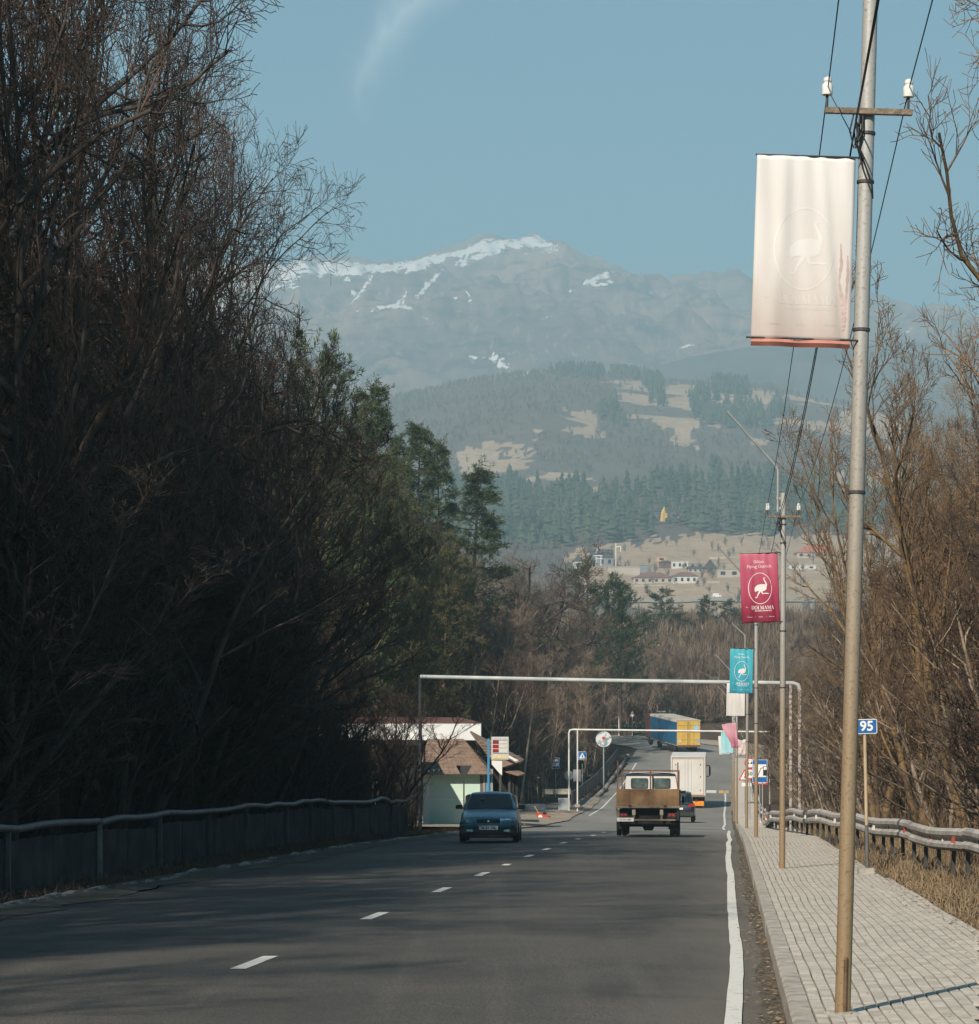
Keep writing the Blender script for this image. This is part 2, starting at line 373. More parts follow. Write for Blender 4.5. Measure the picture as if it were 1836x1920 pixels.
# dusty gutter between the edge line and the kerb, leaves and grit
M_dust = land_mat('gutter dust', [((.085,.075,.062),0,0,0), ((.13,.11,.085),1.2,.45,.65), ((.19,.16,.12),5,.58,.72)], .4, 14)
X, Y, Z = strip(4.86, 5.0, I(-20), I(180), 0, 2, 1, lambda i, q: (fbm(i*.5, i*0+8.)*.10)*(q == 0)); Z = Z+road_z_off(4.9)+.012
tag(link('gutter', grid_mesh('gutter', X, Y, Z, M_dust)), kind='structure')
X, Y, Z = strip(-5.7, -4.7, I(-20), I(108), 0, 3, 1, lambda i, q: (fbm(i*.6, i*0+18.)*.5)*(q == 1)+0*i); Z = Z+np.array([.05, .03, .012])[None, :]-.02
tag(link('left_verge', grid_mesh('left_verge', X, Y, Z, M_dust)), kind='structure')

# kerb stones, sidewalk bed and pavers
M_kerb = mat('kerb concrete', (.34,.315,.275), .9, .25, 5, .6, 40)
sidewalk = thing('sidewalk', None, None); sidewalk['kind'] = 'structure'
KH = .16
def latpt(d, lat, z): p = at_road(d, lat); p.z += z; return p
d = -14.0; kerb = thing('kerb', None, None); kerb['kind'] = 'structure'
while d < 262:
    L = 1.0; j = [random.uniform(-.004, .004) for _ in range(4)]
    a0, a1 = latpt(d+.008, 5.0+j[0], -.12), latpt(d+L-.008, 5.0+j[1], -.12)
    h = KH+j[2]
    v = []
    for dd, jj in ((d+.008, j[0]), (d+L-.008, j[1])):
        v += [latpt(dd, 5.0+jj, -.12), latpt(dd, 5.0+jj, h-.02), latpt(dd, 5.025+jj, h), latpt(dd, 5.15+jj, h), latpt(dd, 5.15+jj, -.12)]
    mb = MB(); mb.add(v, [(0, 5, 6, 1), (1, 6, 7, 2), (2, 7, 8, 3), (3, 8, 9, 4), (0, 1, 2, 3, 4), (9, 8, 7, 6, 5)])
    mb.build('kerb_stone', M_kerb, kerb, fix=False); d += L
def sw_w(d): return np.interp(d, [0, 28, 60, 88, 105, 260], [2.15, 2.15, 2.05, 2.1, 1.8, 1.75])
M_bed = mat('paver joint sand', (.10,.088,.07), .95, .3, 20)
idx = np.arange(I(-14), I(262)); rows = []
for q in (0, 1):
    p = CEN[idx]+NOR[idx]*(5.14+(sw_w(CEN[idx, 1])+.05)*q)[:, None]; rows.append(np.column_stack([p, CZ[idx]+KH-.022]))
A = np.stack(rows, 1); link('bed', grid_mesh('bed', A[..., 0], A[..., 1], A[..., 2], M_bed), sidewalk)
def paver_mats():
    return [mat('paver grey %d' % i, c, .85, .14, 14, .35, 90) for i, c in enumerate(((.44,.405,.35), (.49,.45,.39), (.38,.35,.30)))]
M_pav = paver_mats()
def paver_quad(d, lat, w=.1, l=.2, jh=0.0, mb=None):
    wv = lambda dd, la: min(1, max(0, (la-5.16)/.5))*.015*math.sin(dd*.8+la*.4)+.003*math.sin(dd*2.6+la*2.)
    g = .0062; z = KH+jh; c = []
    x0, x1, y0, y1 = lat+g, lat+w-g, d+.0012, d+l-.0012
    for (la, dd) in ((x0, y0), (x1, y0), (x1, y1), (x0, y1)): c.append((la+wv(dd, la), dd))
    v = [latpt(dd, la, z-.03) for la, dd in c]+[latpt(dd, la, z-.004) for la, dd in c]
    cx_ = sum(q[0] for q in c)/4; cy_ = sum(q[1] for q in c)/4
    v += [latpt(dd, cx_+(la-cx_)*.92, z) for la, dd in c]
    f = [(8, 9, 10, 11)]+[(i, (i+1) % 4, (i+1) % 4+4, i+4) for i in range(4)]+[(i+4, (i+1) % 4+4, (i+1) % 4+8, i+8) for i in range(4)]
    return v, f
# the nearest pavers that can be picked apart are objects, the rest one part
cells = []
d = 17.6
r = 0
while d < 110:
    n = int(sw_w(d)/.1)
    for k in range(n):
        off = .1*((k*7) % 3)/3*2; cells.append((d+off, 5.155+k*.1))
    d += .2
    if d > 62: d += 0
vis = []
for c in cells:
    p = latpt(c[0]+.1, c[1]+.05, KH); ax, ay = 918+FPX*p.x/p.y, HORY-FPX*p.z/p.y
    vis.append(0 < ax < 1836 and ay < 1920)
cnt = 0; rest = [MB(), MB(), MB()]
for c, ok in zip(cells, vis):
    if not ok: continue
    q = random.random(); mi = 0 if q < .5 else (1 if q < .8 else 2); jh = random.uniform(-.0006, .0006)
    v, f = paver_quad(c[0], c[1], jh=jh)
    if cnt < 300:
        o = MB().add(v, f).build('paver', M_pav[mi], sidewalk, fix=False)
    else: rest[0].cur = mi; rest[0].add(v, f)
    cnt += 1
o = rest[0].build('paver_field', M_pav, sidewalk, fix=False); o['kind'] = 'stuff'
# beyond, the paving is one sheet
idx = np.arange(I(110), I(262)); rows = []
for q in np.linspace(0, 1, 4):
    p = CEN[idx]+NOR[idx]*(5.155+(sw_w(CEN[idx, 1])-.02)*q)[:, None]; rows.append(np.column_stack([p, CZ[idx]+KH]))
A = np.stack(rows, 1); link('paving', grid_mesh('paving', A[..., 0], A[..., 1], A[..., 2], M_pav[1]), sidewalk)
# outer shoulder of the bend
M_should = land_mat('pale shoulder', [((.26,.22,.175),0,0,0), ((.34,.30,.25),.4,.4,.6), ((.16,.13,.10),1.5,.55,.75)], .5, 6)
X, Y, Z = strip(5.0, 9.6, I(255), 440, .03, 4); Z[:, 1:] += .12
tag(link('shoulder', grid_mesh('shoulder', X, Y, Z, M_should)), kind='structure')

# ------------------------------------------------------------------ far land: valley, wooded hills, ridge, mountain
def fan(name, px, rr, Zf, m):
    A, Rr = np.meshgrid(px, rr, indexing='ij'); A, Rr = A.T, Rr.T
    X = (A-918)/FPX*Rr; return grid_mesh(name, X, Rr.copy(), Zf(A, Rr), m)
O_hill_x = [-6000,-1500,500,700,760,850,950,1000,1100,1170,1230,1300,1350,1450,1600,1836,3000,7000]
O_hill_y = [600,700,790,752,748,728,712,706,702,708,716,722,722,732,765,800,860,800]
_RB = [440, 500, 600, 800, 950, 1100, 1250, 1400, 1500, 1750, 2000, 2150]
_YB = [1330, 1330, 1290, 1225, 1190, 1150, 1090, 1040, 1005, 935, 890, 880]
def valley_z(A, Rr):
    top = np.interp(A, O_hill_x, O_hill_y)
    yb = np.interp(Rr, _RB, _YB)
    t = np.clip((Rr-2150)/850, 0, 1)
    yy = np.where(Rr < 2150, yb, 880+(top-880)*np.sin(t*PI/2)**1.05)
    z = (HORY-yy)/FPX*Rr
    z = np.where(Rr < 600, -12+(z+12)*smooth01((Rr-440)/160), z)
    n = fbm(A*Rr/5000*.0025, Rr*.0025, 5, 4)*28*smooth01((Rr-1200)/1200)
    spur = np.exp(-((A-960-(Rr-2250)*.10)/165)**2)*np.exp(-((Rr-2330)/150)**2)*22
    back = np.clip(Rr-3000, 0, 1500)
    return z+n*np.clip((3000-Rr)/400, .12, 1)+spur-back*.9+fbm(A*.01, Rr*.01, 3, 9)*2.*smooth01((Rr-900)/400)
def valley_mat():
    m = bpy.data.materials.new('wooded hillside'); m.use_nodes = True; n = m.node_tree; b = n.nodes['Principled BSDF']; b.inputs['Roughness'].default_value = 1; b.inputs['Specular IOR Level'].default_value = .1
    at = n.nodes.new('ShaderNodeAttribute'); at.attribute_name = 'cover'
    tc = n.nodes.new('ShaderNodeTexCoord')
    def nz(sc, lo, hi):
        no = n.nodes.new('ShaderNodeTexNoise'); no.inputs['Scale'].default_value = sc; no.inputs['Detail'].default_value = 8; no.inputs['Roughness'].default_value = .7
        n.links.new(tc.outputs['Object'], no.inputs[0]); mr = n.nodes.new('ShaderNodeMapRange'); mr.inputs[1].default_value = lo; mr.inputs[2].default_value = hi; n.links.new(no.outputs[0], mr.inputs[0]); return mr.outputs[0]
    def mx(f, a, c):
        x = n.nodes.new('ShaderNodeMix'); x.data_type = 'RGBA'; n.links.new(f, x.inputs[0])
        for k, v in ((6, a), (7, c)):
            if isinstance(v, tuple): x.inputs[k].default_value = (*v, 1)
            else: n.links.new(v, x.inputs[k])
        return x.outputs[2]
    wood = mx(nz(.02, .35, .65), (.085,.07,.058), (.125,.10,.08)); wood = mx(nz(.12, .5, .7), wood, (.05,.045,.04))
    mead = mx(nz(.03, .35, .65), (.30,.215,.14), (.38,.29,.20)); mead = mx(nz(.15, .52, .68), mead, (.17,.13,.09))
    ad = n.nodes.new('ShaderNodeMath'); ad.operation = 'ADD'; n.links.new(at.outputs['Fac'], ad.inputs[0])
    k = n.nodes.new('ShaderNodeMath'); k.operation = 'MULTIPLY_ADD'; n.links.new(nz(.035, .2, .8), k.inputs[0]); k.inputs[1].default_value = 1.0; k.inputs[2].default_value = -.5
    n.links.new(k.outputs[0], ad.inputs[1]); mr = n.nodes.new('ShaderNodeMapRange'); mr.inputs[1].default_value = .34; mr.inputs[2].default_value = .72; n.links.new(ad.outputs[0], mr.inputs[0])
    n.links.new(mx(mr.outputs[0], wood, mead), b.inputs['Base Color']); return m
def inpoly(x, y, poly):
    x = np.asarray(x); y = np.asarray(y); r = np.zeros(x.shape, bool); n = len(poly)
    for i in range(n):
        x0, y0 = poly[i]; x1, y1 = poly[(i+1) % n]
        c = ((y0 > y) != (y1 > y)) & (x < (x1-x0)*(y-y0)/((y1-y0) if y1 != y0 else 1e-9)+x0); r ^= c
    return r
MEADOWS = [[(1130,712),(1230,722),(1250,765),(1300,780),(1310,850),(1250,812),(1180,770)], [(1235,720),(1350,728),(1520,745),(1700,790),(1700,850),(1500,800),(1420,850),(1400,815),(1300,790),(1250,760)],
           [(1020,790),(1060,772),(1115,780),(1125,815),(1060,830),(1010,815)], [(850,850),(900,846),(980,858),(1060,885),(1135,912),(1120,916),(1040,905),(940,892),(860,880)],
           [(860,835),(960,828),(1010,840),(980,850),(870,848)], [(1450,905),(1560,895),(1700,880),(1700,920),(1500,925)]]
VILLAGE = [(1060,1032),(1230,1005),(1700,1000),(1900,1150),(1220,1165),(1100,1110)]
px = np.concatenate([np.arange(-9000, 300, 300.), np.arange(300, 1840, 8.), np.arange(1840, 12000, 300.)]); rr = np.concatenate([np.arange(420, 2150, 18.), np.arange(2150, 3020, 9.), np.arange(3030, 3700, 60.)])
vme = fan('valley', px, rr, valley_z, valley_mat())
co = np.empty(len(vme.vertices)*3, np.float32); vme.vertices.foreach_get('co', co); co = co.reshape(-1, 3)
apx = 918+FPX*co[:, 0]/co[:, 1]; apy = HORY-FPX*co[:, 2]/co[:, 1]
cov = np.zeros(len(co))
jx = fbm(apx*.035, apy*.06, 4, 21)*46; jy = fbm(apx*.035, apy*.06, 4, 27)*26
for poly in MEADOWS+[VILLAGE]: cov = np.maximum(cov, inpoly(apx+jx, apy+jy, poly)*1.0)
cov = np.where((fbm(co[:, 0]*.012, co[:, 1]*.012, 4, 31) > .13) & (apy < 940), cov*.25, cov)
cov = np.where(co[:, 1] < 1000, 0, cov); cov = np.where((apx < 300) | (apx > 1836), .35+.5*vnoise(co[:, 0]*.006, co[:, 1]*.006), cov)
a = vme.attributes.new('cover', 'FLOAT', 'POINT'); a.data.foreach_set('value', cov.astype(np.float32))
valley = tag(link('valley_terrain', vme), kind='structure')
def valley_at(px_, r_): return float(valley_z(np.array([float(px_)]), np.array([float(r_)]))[0])
def rocky(name, snow):
    m = bpy.data.materials.new(name); m.use_nodes = True; n = m.node_tree; b = n.nodes['Principled BSDF']; b.inputs['Roughness'].default_value = 1; b.inputs['Specular IOR Level'].default_value = .1
    tc = n.nodes.new('ShaderNodeTexCoord')
    def nz(sc, lo, hi, det=8, mp=None):
        no = n.nodes.new('ShaderNodeTexNoise'); no.inputs['Scale'].default_value = sc; no.inputs['Detail'].default_value = det; no.inputs['Roughness'].default_value = .65
        if mp: k = n.nodes.new('ShaderNodeMapping'); k.inputs['Scale'].default_value = mp; n.links.new(tc.outputs['Object'], k.inputs[0]); n.links.new(k.outputs[0], no.inputs[0])
        else: n.links.new(tc.outputs['Object'], no.inputs[0])
        mr = n.nodes.new('ShaderNodeMapRange'); mr.inputs[1].default_value = lo; mr.inputs[2].default_value = hi; n.links.new(no.outputs[0], mr.inputs[0]); return mr.outputs[0]
    def mx(f, a, c):
        x = n.nodes.new('ShaderNodeMix'); x.data_type = 'RGBA'; n.links.new(f, x.inputs[0])
        for k, v in ((6, a), (7, c)):
            if isinstance(v, tuple): x.inputs[k].default_value = (*v, 1)
            else: n.links.new(v, x.inputs[k])
        return x.outputs[2]
    c = mx(nz(.0025, .4, .6), (.10,.07,.06), (.235,.155,.12)); c = mx(nz(.014, .5, .62, 8, (1, .4, 4)), c, (.035,.035,.04)); c = mx(nz(.042, .56, .66, 8, (1.6, .4, 1)), c, (.24,.165,.125))
    if snow:
        at = n.nodes.new('ShaderNodeAttribute'); at.attribute_name = 'snow'
        k = n.nodes.new('ShaderNodeMath'); k.operation = 'MULTIPLY_ADD'; n.links.new(nz(.014, .2, .8, 10, (1, .35, 1.6)), k.inputs[0]); k.inputs[1].default_value = 1.1; k.inputs[2].default_value = -.55
        k2 = n.nodes.new('ShaderNodeMath'); k2.operation = 'MULTIPLY_ADD'; n.links.new(nz(.062, .25, .75, 8, (1, .25, 2.2)), k2.inputs[0]); k2.inputs[1].default_value = .9; n.links.new(k.outputs[0], k2.inputs[2])
        ad = n.nodes.new('ShaderNodeMath'); ad.operation = 'ADD'; n.links.new(at.outputs['Fac'], ad.inputs[0]); n.links.new(k2.outputs[0], ad.inputs[1])
        mr = n.nodes.new('ShaderNodeMapRange'); mr.inputs[1].default_value = .98; mr.inputs[2].default_value = 1.04; n.links.new(ad.outputs[0], mr.inputs[0])
        c = mx(mr.outputs[0], c, (.66,.65,.66))
    n.links.new(c, b.inputs['Base Color']); return m
O_m_x = [-9000,-3000,300,500,620,700,740,780,850,900,930,960,1010,1040,1065,1085,1130,1180,1215,1260,1300,1330,1380,1420,1500,1600,1836,3000,12000]
O_m_y = [700,600,530,518,500,504,500,492,478,465,461,459,457,462,474,490,506,522,540,543,534,536,552,562,578,600,650,720,900]
def mount_z(A, Rr):
    top = np.interp(A, O_m_x, O_m_y)+fbm(A*.03, A*0+2, 4, 2)*4
    crest = 5800.0; t = np.clip((Rr-3750)/(crest-3750), 0, 1)
    # rows of the picture run from 800 at the foot to the crest
    yy = 820+(top-820)*t**.92
    z = (HORY-yy)/FPX*Rr
    X = (A-918)/FPX*Rr
    rid = (1-2*np.abs(fbm(X*.0022, Rr*.00125, 6, 5)))*105+(1-2*np.abs(fbm(X*.0085, Rr*.0042, 5, 11)))*42
    amp = np.sin(np.clip(t, 0, 1)*PI)**.7
    band = -44*smooth01((np.sin(t*19+X*.0017+fbm(X*.001, Rr*.001, 3, 6)*4)-.2)*1.4)*amp
    return z+rid*amp+fbm(X*.042, Rr*.017, 3, 14)*19*amp+band-np.clip(Rr-crest, 0, 5000)*.35
px = np.concatenate([np.arange(-9000, 450, 350.), np.arange(450, 1860, 5.), np.arange(1860, 12000, 350.)]); rr = np.concatenate([np.arange(3750, 5810, 14.), np.arange(5850, 7200, 150.)])
mme = fan('mountain', px, rr, mount_z, rocky('snowy rock', True))
co = np.empty(len(mme.vertices)*3, np.float32); mme.vertices.foreach_get('co', co); co = co.reshape(-1, 3)
apx = 918+FPX*co[:, 0]/co[:, 1]; apy = HORY-FPX*co[:, 2]/co[:, 1]; top = np.interp(apx, O_m_x, O_m_y)
dep = apy-top
lim = np.interp(apx, [450, 620, 700, 780, 850, 900, 1000, 1045, 1060, 1150, 1200, 1800], [34, 16, 8, 7, 6, 10, 13, 7, -3, -2, -4, -6])
sn = np.clip(.95-np.abs(dep)/np.maximum(lim, 1)*.5, 0, 1)*(lim > 0)
def streak(pts, w):
    s = np.zeros(len(co))
    for (x0, y0), (x1, y1) in zip(pts[:-1], pts[1:]):
        vx, vy = x1-x0, y1-y0; t = np.clip(((apx-x0)*vx+(apy-y0)*vy)/(vx*vx+vy*vy), 0, 1)
        dd = np.hypot(apx-x0-t*vx, apy-y0-t*vy); s = np.maximum(s, 1-dd/w)
    return np.clip(s, 0, 1)
for pts, w in (([(640,585),(700,580),(745,572),(760,555)], 7), ([(745,572),(770,578)], 5), ([(780,560),(830,505),(870,490)], 4), ([(1070,545),(1110,525),(1140,515)], 8), ([(1110,535),(1150,530)], 5), ([(845,545),(858,565)], 4), ([(873,545),(885,567)], 4),
               ([(660,570),(690,530),(705,510)], 6), ([(650,520),(668,555)], 6), ([(1010,598),(1040,594)], 4), ([(880,670),(940,675),(950,685)], 6), ([(925,665),(940,688)], 6), ([(985,700),(1060,690),(1120,680)], 3), ([(1215,550),(1230,546)], 4), ([(850,498),(905,478),(935,470)], 9), ([(760,510),(830,487)], 6), ([(1335,607),(1345,605)], 4), ([(1250,660),(1300,645)], 3)):
    sn = np.maximum(sn, .78*streak(pts, w)**.5)
a = mme.attributes.new('snow', 'FLOAT', 'POINT'); a.data.foreach_set('value', sn.astype(np.float32))
tag(link('mountain', mme), kind='structure')
O_r_x = [-9000,0,900,1100,1180,1260,1330,1400,1460,1836,2600,12000]; O_r_y = [800,780,790,745,705,678,662,652,648,640,600,700]
def ridge_z(A, Rr):
    top = np.interp(A, O_r_x, O_r_y)+fbm(A*.12, A*0, 3, 8)*3; t = np.clip((Rr-3150)/600, 0, 1)
    return (HORY-(900+(top-900)*t**.8))/FPX*Rr+fbm(A*.02, Rr*.004, 4, 3)*30*np.sin(t*PI)-np.clip(Rr-3750, 0, 2000)*.9
px = np.concatenate([np.arange(-9000, 700, 350.), np.arange(700, 1860, 8.), np.arange(1860, 12000, 350.)]); rr = np.concatenate([np.arange(3150, 3760, 20.), np.arange(3780, 4000, 100.)])
tag(link('distant_ridge', fan('distant_ridge', px, rr, ridge_z, mat('far wooded ridge', (.06,.055,.05), 1, .3, .01, detail=10))), kind='structure')
big = MB(); big.add([(-14000, -3000, -60), (14000, -3000, -60), (14000, 14000, -60), (-14000, 14000, -60)], [(0, 1, 2, 3)])
tag(big.build('plain', M_soil, fix=False), kind='structure')
# air
hz = MB(); hz.box(-13000, 13000, -2500, 12500, -70, 1030)
haze = hz.build('haze', mat('haze', (.8,.8,.8)), fix=True); tag(haze, kind='stuff')
hm = bpy.data.materials.new('haze air'); hm.use_nodes = True; hm.node_tree.nodes.clear()
_o = hm.node_tree.nodes.new('ShaderNodeOutputMaterial'); _v = hm.node_tree.nodes.new('ShaderNodeVolumePrincipled')
_v.inputs['Color'].default_value = (.54,.825,.97,1); _v.inputs['Density'].default_value = 3.5e-4; _v.inputs['Anisotropy'].default_value = .0
hm.node_tree.links.new(_v.outputs[0], _o.inputs['Volume']); haze.data.materials.clear(); haze.data.materials.append(hm)
# ------------------------------------------------------------------ tree growing (numpy, whole levels at once)
def _norm(v): return v/np.maximum(np.linalg.norm(v, axis=-1, keepdims=True), 1e-9)
def tubes(PL, R, k=3):
    """PL (B,n,3) polylines, R (B,n) radii -> V, F (quads)"""
    B, n, _ = PL.shape
    T = _norm(np.gradient(PL, axis=1)); ref = np.where(np.abs(T[..., 2:3]) > .9, np.array([1., 0, 0]), np.array([0, 0, 1.]))
    U = _norm(np.cross(T, ref)); W = np.cross(T, U); a = np.arange(k)*2*PI/k
    V = PL[:, :, None, :]+(U[:, :, None, :]*np.cos(a)[None, None, :, None]+W[:, :, None, :]*np.sin(a)[None, None, :, None])*R[:, :, None, None]
    i = np.arange(B*n*k).reshape(B, n, k); j = np.roll(i, -1, axis=2)
    F = np.stack([i[:, :-1], j[:, :-1], j[:, 1:], i[:, 1:]], -1).reshape(-1, 4)
    return V.reshape(-1, 3), F
def merge(parts):
    V = []; F = []; b = 0
    for v, f in parts: V.append(v); F.append(f+b); b += len(v)
    return np.concatenate(V), np.concatenate(F)
def grow(rg, par, prad, cnt, t0, t1, ang, ln, lvar, up, wob, npt, rr_, tip=.35, tl=None, side=None):
    """children of every polyline in par: cnt each, at fraction t0..t1, leaving at ang, of length ln*lvar"""
    B, n, _ = par.shape; t = np.linspace(t0, t1, cnt)[None, :]+rg.uniform(-.5, .5, (B, cnt))*(t1-t0)/cnt; t = np.clip(t, 0, .999)
    f = t*(n-1); i = f.astype(int); u = (f-i)[..., None]; b = np.arange(B)[:, None]
    p = par[b, i]*(1-u)+par[b, i+1]*u; d = _norm(par[b, i+1]-par[b, i]); r0 = prad[b, i]*(1-u[..., 0])+prad[b, i+1]*u[..., 0]
    rnd = _norm(rg.normal(size=d.shape)); perp = _norm(np.cross(d, rnd))
    if side is not None: perp = _norm(perp*np.array([1, 1, side]))
    a = ang*rg.uniform(.7, 1.3, t.shape)[..., None]; dr = _norm(d*np.cos(a)+perp*np.sin(a))
    L = ln*rg.uniform(1-lvar, 1+lvar, t.shape)*(1-.55*t if tl is None else tl(t))
    p = p.reshape(-1, 3); dr = dr.reshape(-1, 3); L = L.ravel()[:, None]; r0 = r0.ravel()
    pts = [p]; q = p
    for s in range(npt-1):
        dr = _norm(dr+rg.normal(size=dr.shape)*wob+np.array([0, 0, up])/(npt-1)*1.5); q = q+dr*L/(npt-1); pts.append(q)
    PLn = np.stack(pts, 1); Rr = np.minimum(r0*.75, rr_)[:, None]*np.linspace(1, tip, npt)[None, :]
    return PLn, Rr
def bare_tree(seed, H=1.0, style='broad', tw=.010):
    """trunk mesh data, crown mesh data of a leafless tree about 14 m high"""
    rg = np.random.default_rng(seed); h = 14.0
    n = 12; zz = np.linspace(0, h*(.9 if style != 'oak' else .55), n); lean = rg.normal(size=2)*.03
    ph = rg.uniform(0, 6, 2); amp = {'broad': .35, 'slim': .18, 'oak': .5, 'multi': .3, 'arch': .8}[style]
    P0 = np.stack([np.sin(zz*.45+ph[0])*amp*zz/h+lean[0]*zz, np.sin(zz*.38+ph[1])*amp*zz/h+lean[1]*zz, zz], 1)[None]
    r = {'broad': .19, 'slim': .09, 'oak': .34, 'multi': .13, 'arch': .16}[style]; R0 = (r*(1-.86*np.linspace(0, 1, n)**.9))[None]*(1+.5*np.exp(-zz*2.5))[None]
    if style == 'multi':                     # several stems from one stool
        k = 5; P0 = np.repeat(P0, k, 0); a = rg.uniform(0, 6.28, k); s = rg.uniform(.12, .34, k)
        P0[:, :, 0] += (np.cos(a)*s)[:, None]*zz; P0[:, :, 1] += (np.sin(a)*s)[:, None]*zz; P0[:, :, 2] *= rg.uniform(.7, 1, k)[:, None]; R0 = np.repeat(R0, k, 0)*rg.uniform(.6, 1, k)[:, None]
    tr = [tubes(P0, R0, 7)]
    if style == 'broad': a = [(17, .16, .97, .85, 4.6, .3, .16, 8), (8, .2, .97, .75, 1.9, .2, .2, 5), (6, .2, 1, .7, .95, .15, .22, 4), (5, .2, 1, .7, .5, .1, .2, 3)]
    if style == 'arch': a = [(14, .14, .97, 1.05, 5.6, -.1, .16, 9), (9, .15, .97, .75, 2.1, .15, .2, 5), (6, .2, 1, .75, 1.0, .05, .22, 4), (5, .2, 1, .7, .5, .0, .2, 3)]
    if style == 'slim': a = [(26, .22, .98, .5, 2.4, .45, .08, 6), (6, .2, .97, .55, 1.1, .35, .12, 4), (5, .2, 1, .5, .55, .3, .15, 3)]
    if style == 'multi': a = [(11, .2, .98, .55, 2.9, .4, .12, 6), (6, .2, .97, .6, 1.2, .3, .18, 4), (5, .2, 1, .6, .6, .2, .2, 3), (3, .3, 1, .6, .3, .1, .2, 3)]
    if style == 'oak': a = [(12, .35, .97, 1.0, 6.6, .25, .26, 9), (9, .25, .97, .85, 2.6, .1, .32, 6), (6, .2, 1, .8, 1.1, .1, .32, 4), (5, .2, 1, .8, .45, .1, .3, 3)]
    rmax = {'broad': .085, 'slim': .035, 'oak': .16, 'multi': .05, 'arch': .08}[style]
    cr = []; par, prad = P0, R0
    for lv, (c, t0, t1, an, ln, up, wob, npt) in enumerate(a):
        last = lv == len(a)-1
        rl = max(rmax*(.36**lv), tw*(1 if not last else .75))
        tl = (lambda t: 1.05-.75*t) if lv == 0 and style in ('slim',) else ((lambda t: 1.1-.62*np.abs(t-.35)*1.2) if lv == 0 else None)
        par, prad = grow(rg, par, prad, c, t0, t1, an, ln, .35, up, wob, npt, rl, .4 if not last else .5, tl)
        prad = np.maximum(prad, tw*.55)
        if lv == 0: tr.append(tubes(par, prad, 5))
        else: cr.append(tubes(par, prad, 3))
    V, F = merge(tr); C, G = merge(cr)
    return (V, F), (C, G)
def conifer(seed, kind='spruce'):
    """trunk, crown; crown of needle tufts on whorled boughs, about 16 m high"""
    rg = np.random.default_rng(seed); h = 16.0; n = 10; zz = np.linspace(0, h, n)
    P0 = np.stack([np.sin(zz*.3+rg.uniform(0, 6))*.12, np.sin(zz*.27+rg.uniform(0, 6))*.12, zz], 1)[None]; R0 = (.21*(1-.93*np.linspace(0, 1, n)))[None]
    if kind == 'spruce': par, pr = grow(rg, P0, R0, 95, .07, .985, 1.5, 3.6, .22, .05, .06, 6, .05, .3, lambda t: (1.10-1.06*t)**1.0)
    else: par, pr = grow(rg, P0, R0, 62, .22, .99, 1.15, 3.7, .3, .28, .12, 6, .06, .3, lambda t: 1.0-1.18*np.clip(t-.3, 0, 1)**1.25)
    tr = merge([tubes(P0, R0, 7), tubes(par, pr, 3)])
    sub, sr = grow(rg, par, pr, 9 if kind == 'spruce' else 8, .25, 1, .8, 1.05 if kind == 'spruce' else 1.0, .3, -.12 if kind == 'spruce' else .35, .12, 3, .02, .4, None, .35 if kind == 'spruce' else None)
    # tufts: three crossed slivers with a random lean at points along every shoot
    T = 10; tt = np.linspace(.1, 1, T); S = sub.shape[0]
    f = tt*(sub.shape[1]-1); i = np.minimum(f.astype(int), sub.shape[1]-2); u = (f-i)[None, :, None]
    Q = (sub[:, i]*(1-u)+sub[:, i+1]*u).reshape(-1, 3); D = _norm(sub[:, i+1]-sub[:, i]).reshape(-1, 3)
    Q = Q+rg.normal(size=Q.shape)*.05
    Vs = []; 
    for k in range(5):
        d = _norm(D*.8+rg.normal(size=D.shape)*.6+np.array([0, 0, -.05 if kind == 'spruce' else .35])); s = _norm(np.cross(d, rg.normal(size=d.shape)))
        L = rg.uniform(.13, .28, (len(Q), 1)); w = L*.085
        Vs.append(np.stack([Q-s*w, Q+d*L*.55-s*w*.8, Q+d*L, Q+d*L*.5+s*w], 1))
    Vt = np.concatenate(Vs).reshape(-1, 3); Ft = np.arange(len(Vt)).reshape(-1, 4)
    return tr, (Vt, Ft)

M_bark = mat('dark grey brown bark', (.060,.047,.037), .95, .35, 2.5, .5, 30)
M_twig = mat('dark brown twigs', (.050,.036,.028), .9, .35, .5)
M_twig_r = mat('reddish brown twigs', (.085,.052,.036), .9, .35, .4)
M_twig_g = mat('grey tan twigs', (.21,.155,.11), .9, .35, .4)
M_bark_g = mat('pale grey bark', (.24,.19,.14), .95, .35, 2.5, .5, 30)
M_bark_y = mat('lichen yellow bark', (.085,.06,.038), .95, .1, 3.5, .6, 30, col2=(.21,.135,.055), lo=.42, hi=.62)
M_twig_y = mat('ochre brown twigs', (.12,.075,.042), .9, .1, .8, col2=(.22,.14,.075))
def leafmat(name, a, b, sc=.5):
    m = mat(name, a, .75, .2, sc, col2=b, spec=.25); return m
M_need = leafmat('spruce needles', (.030,.050,.020), (.075,.095,.035))
M_need_y = leafmat('yellow green pine needles', (.046,.050,.020), (.105,.102,.042))
M_need_d = leafmat('dark pine needles', (.026,.045,.024), (.06,.085,.035))

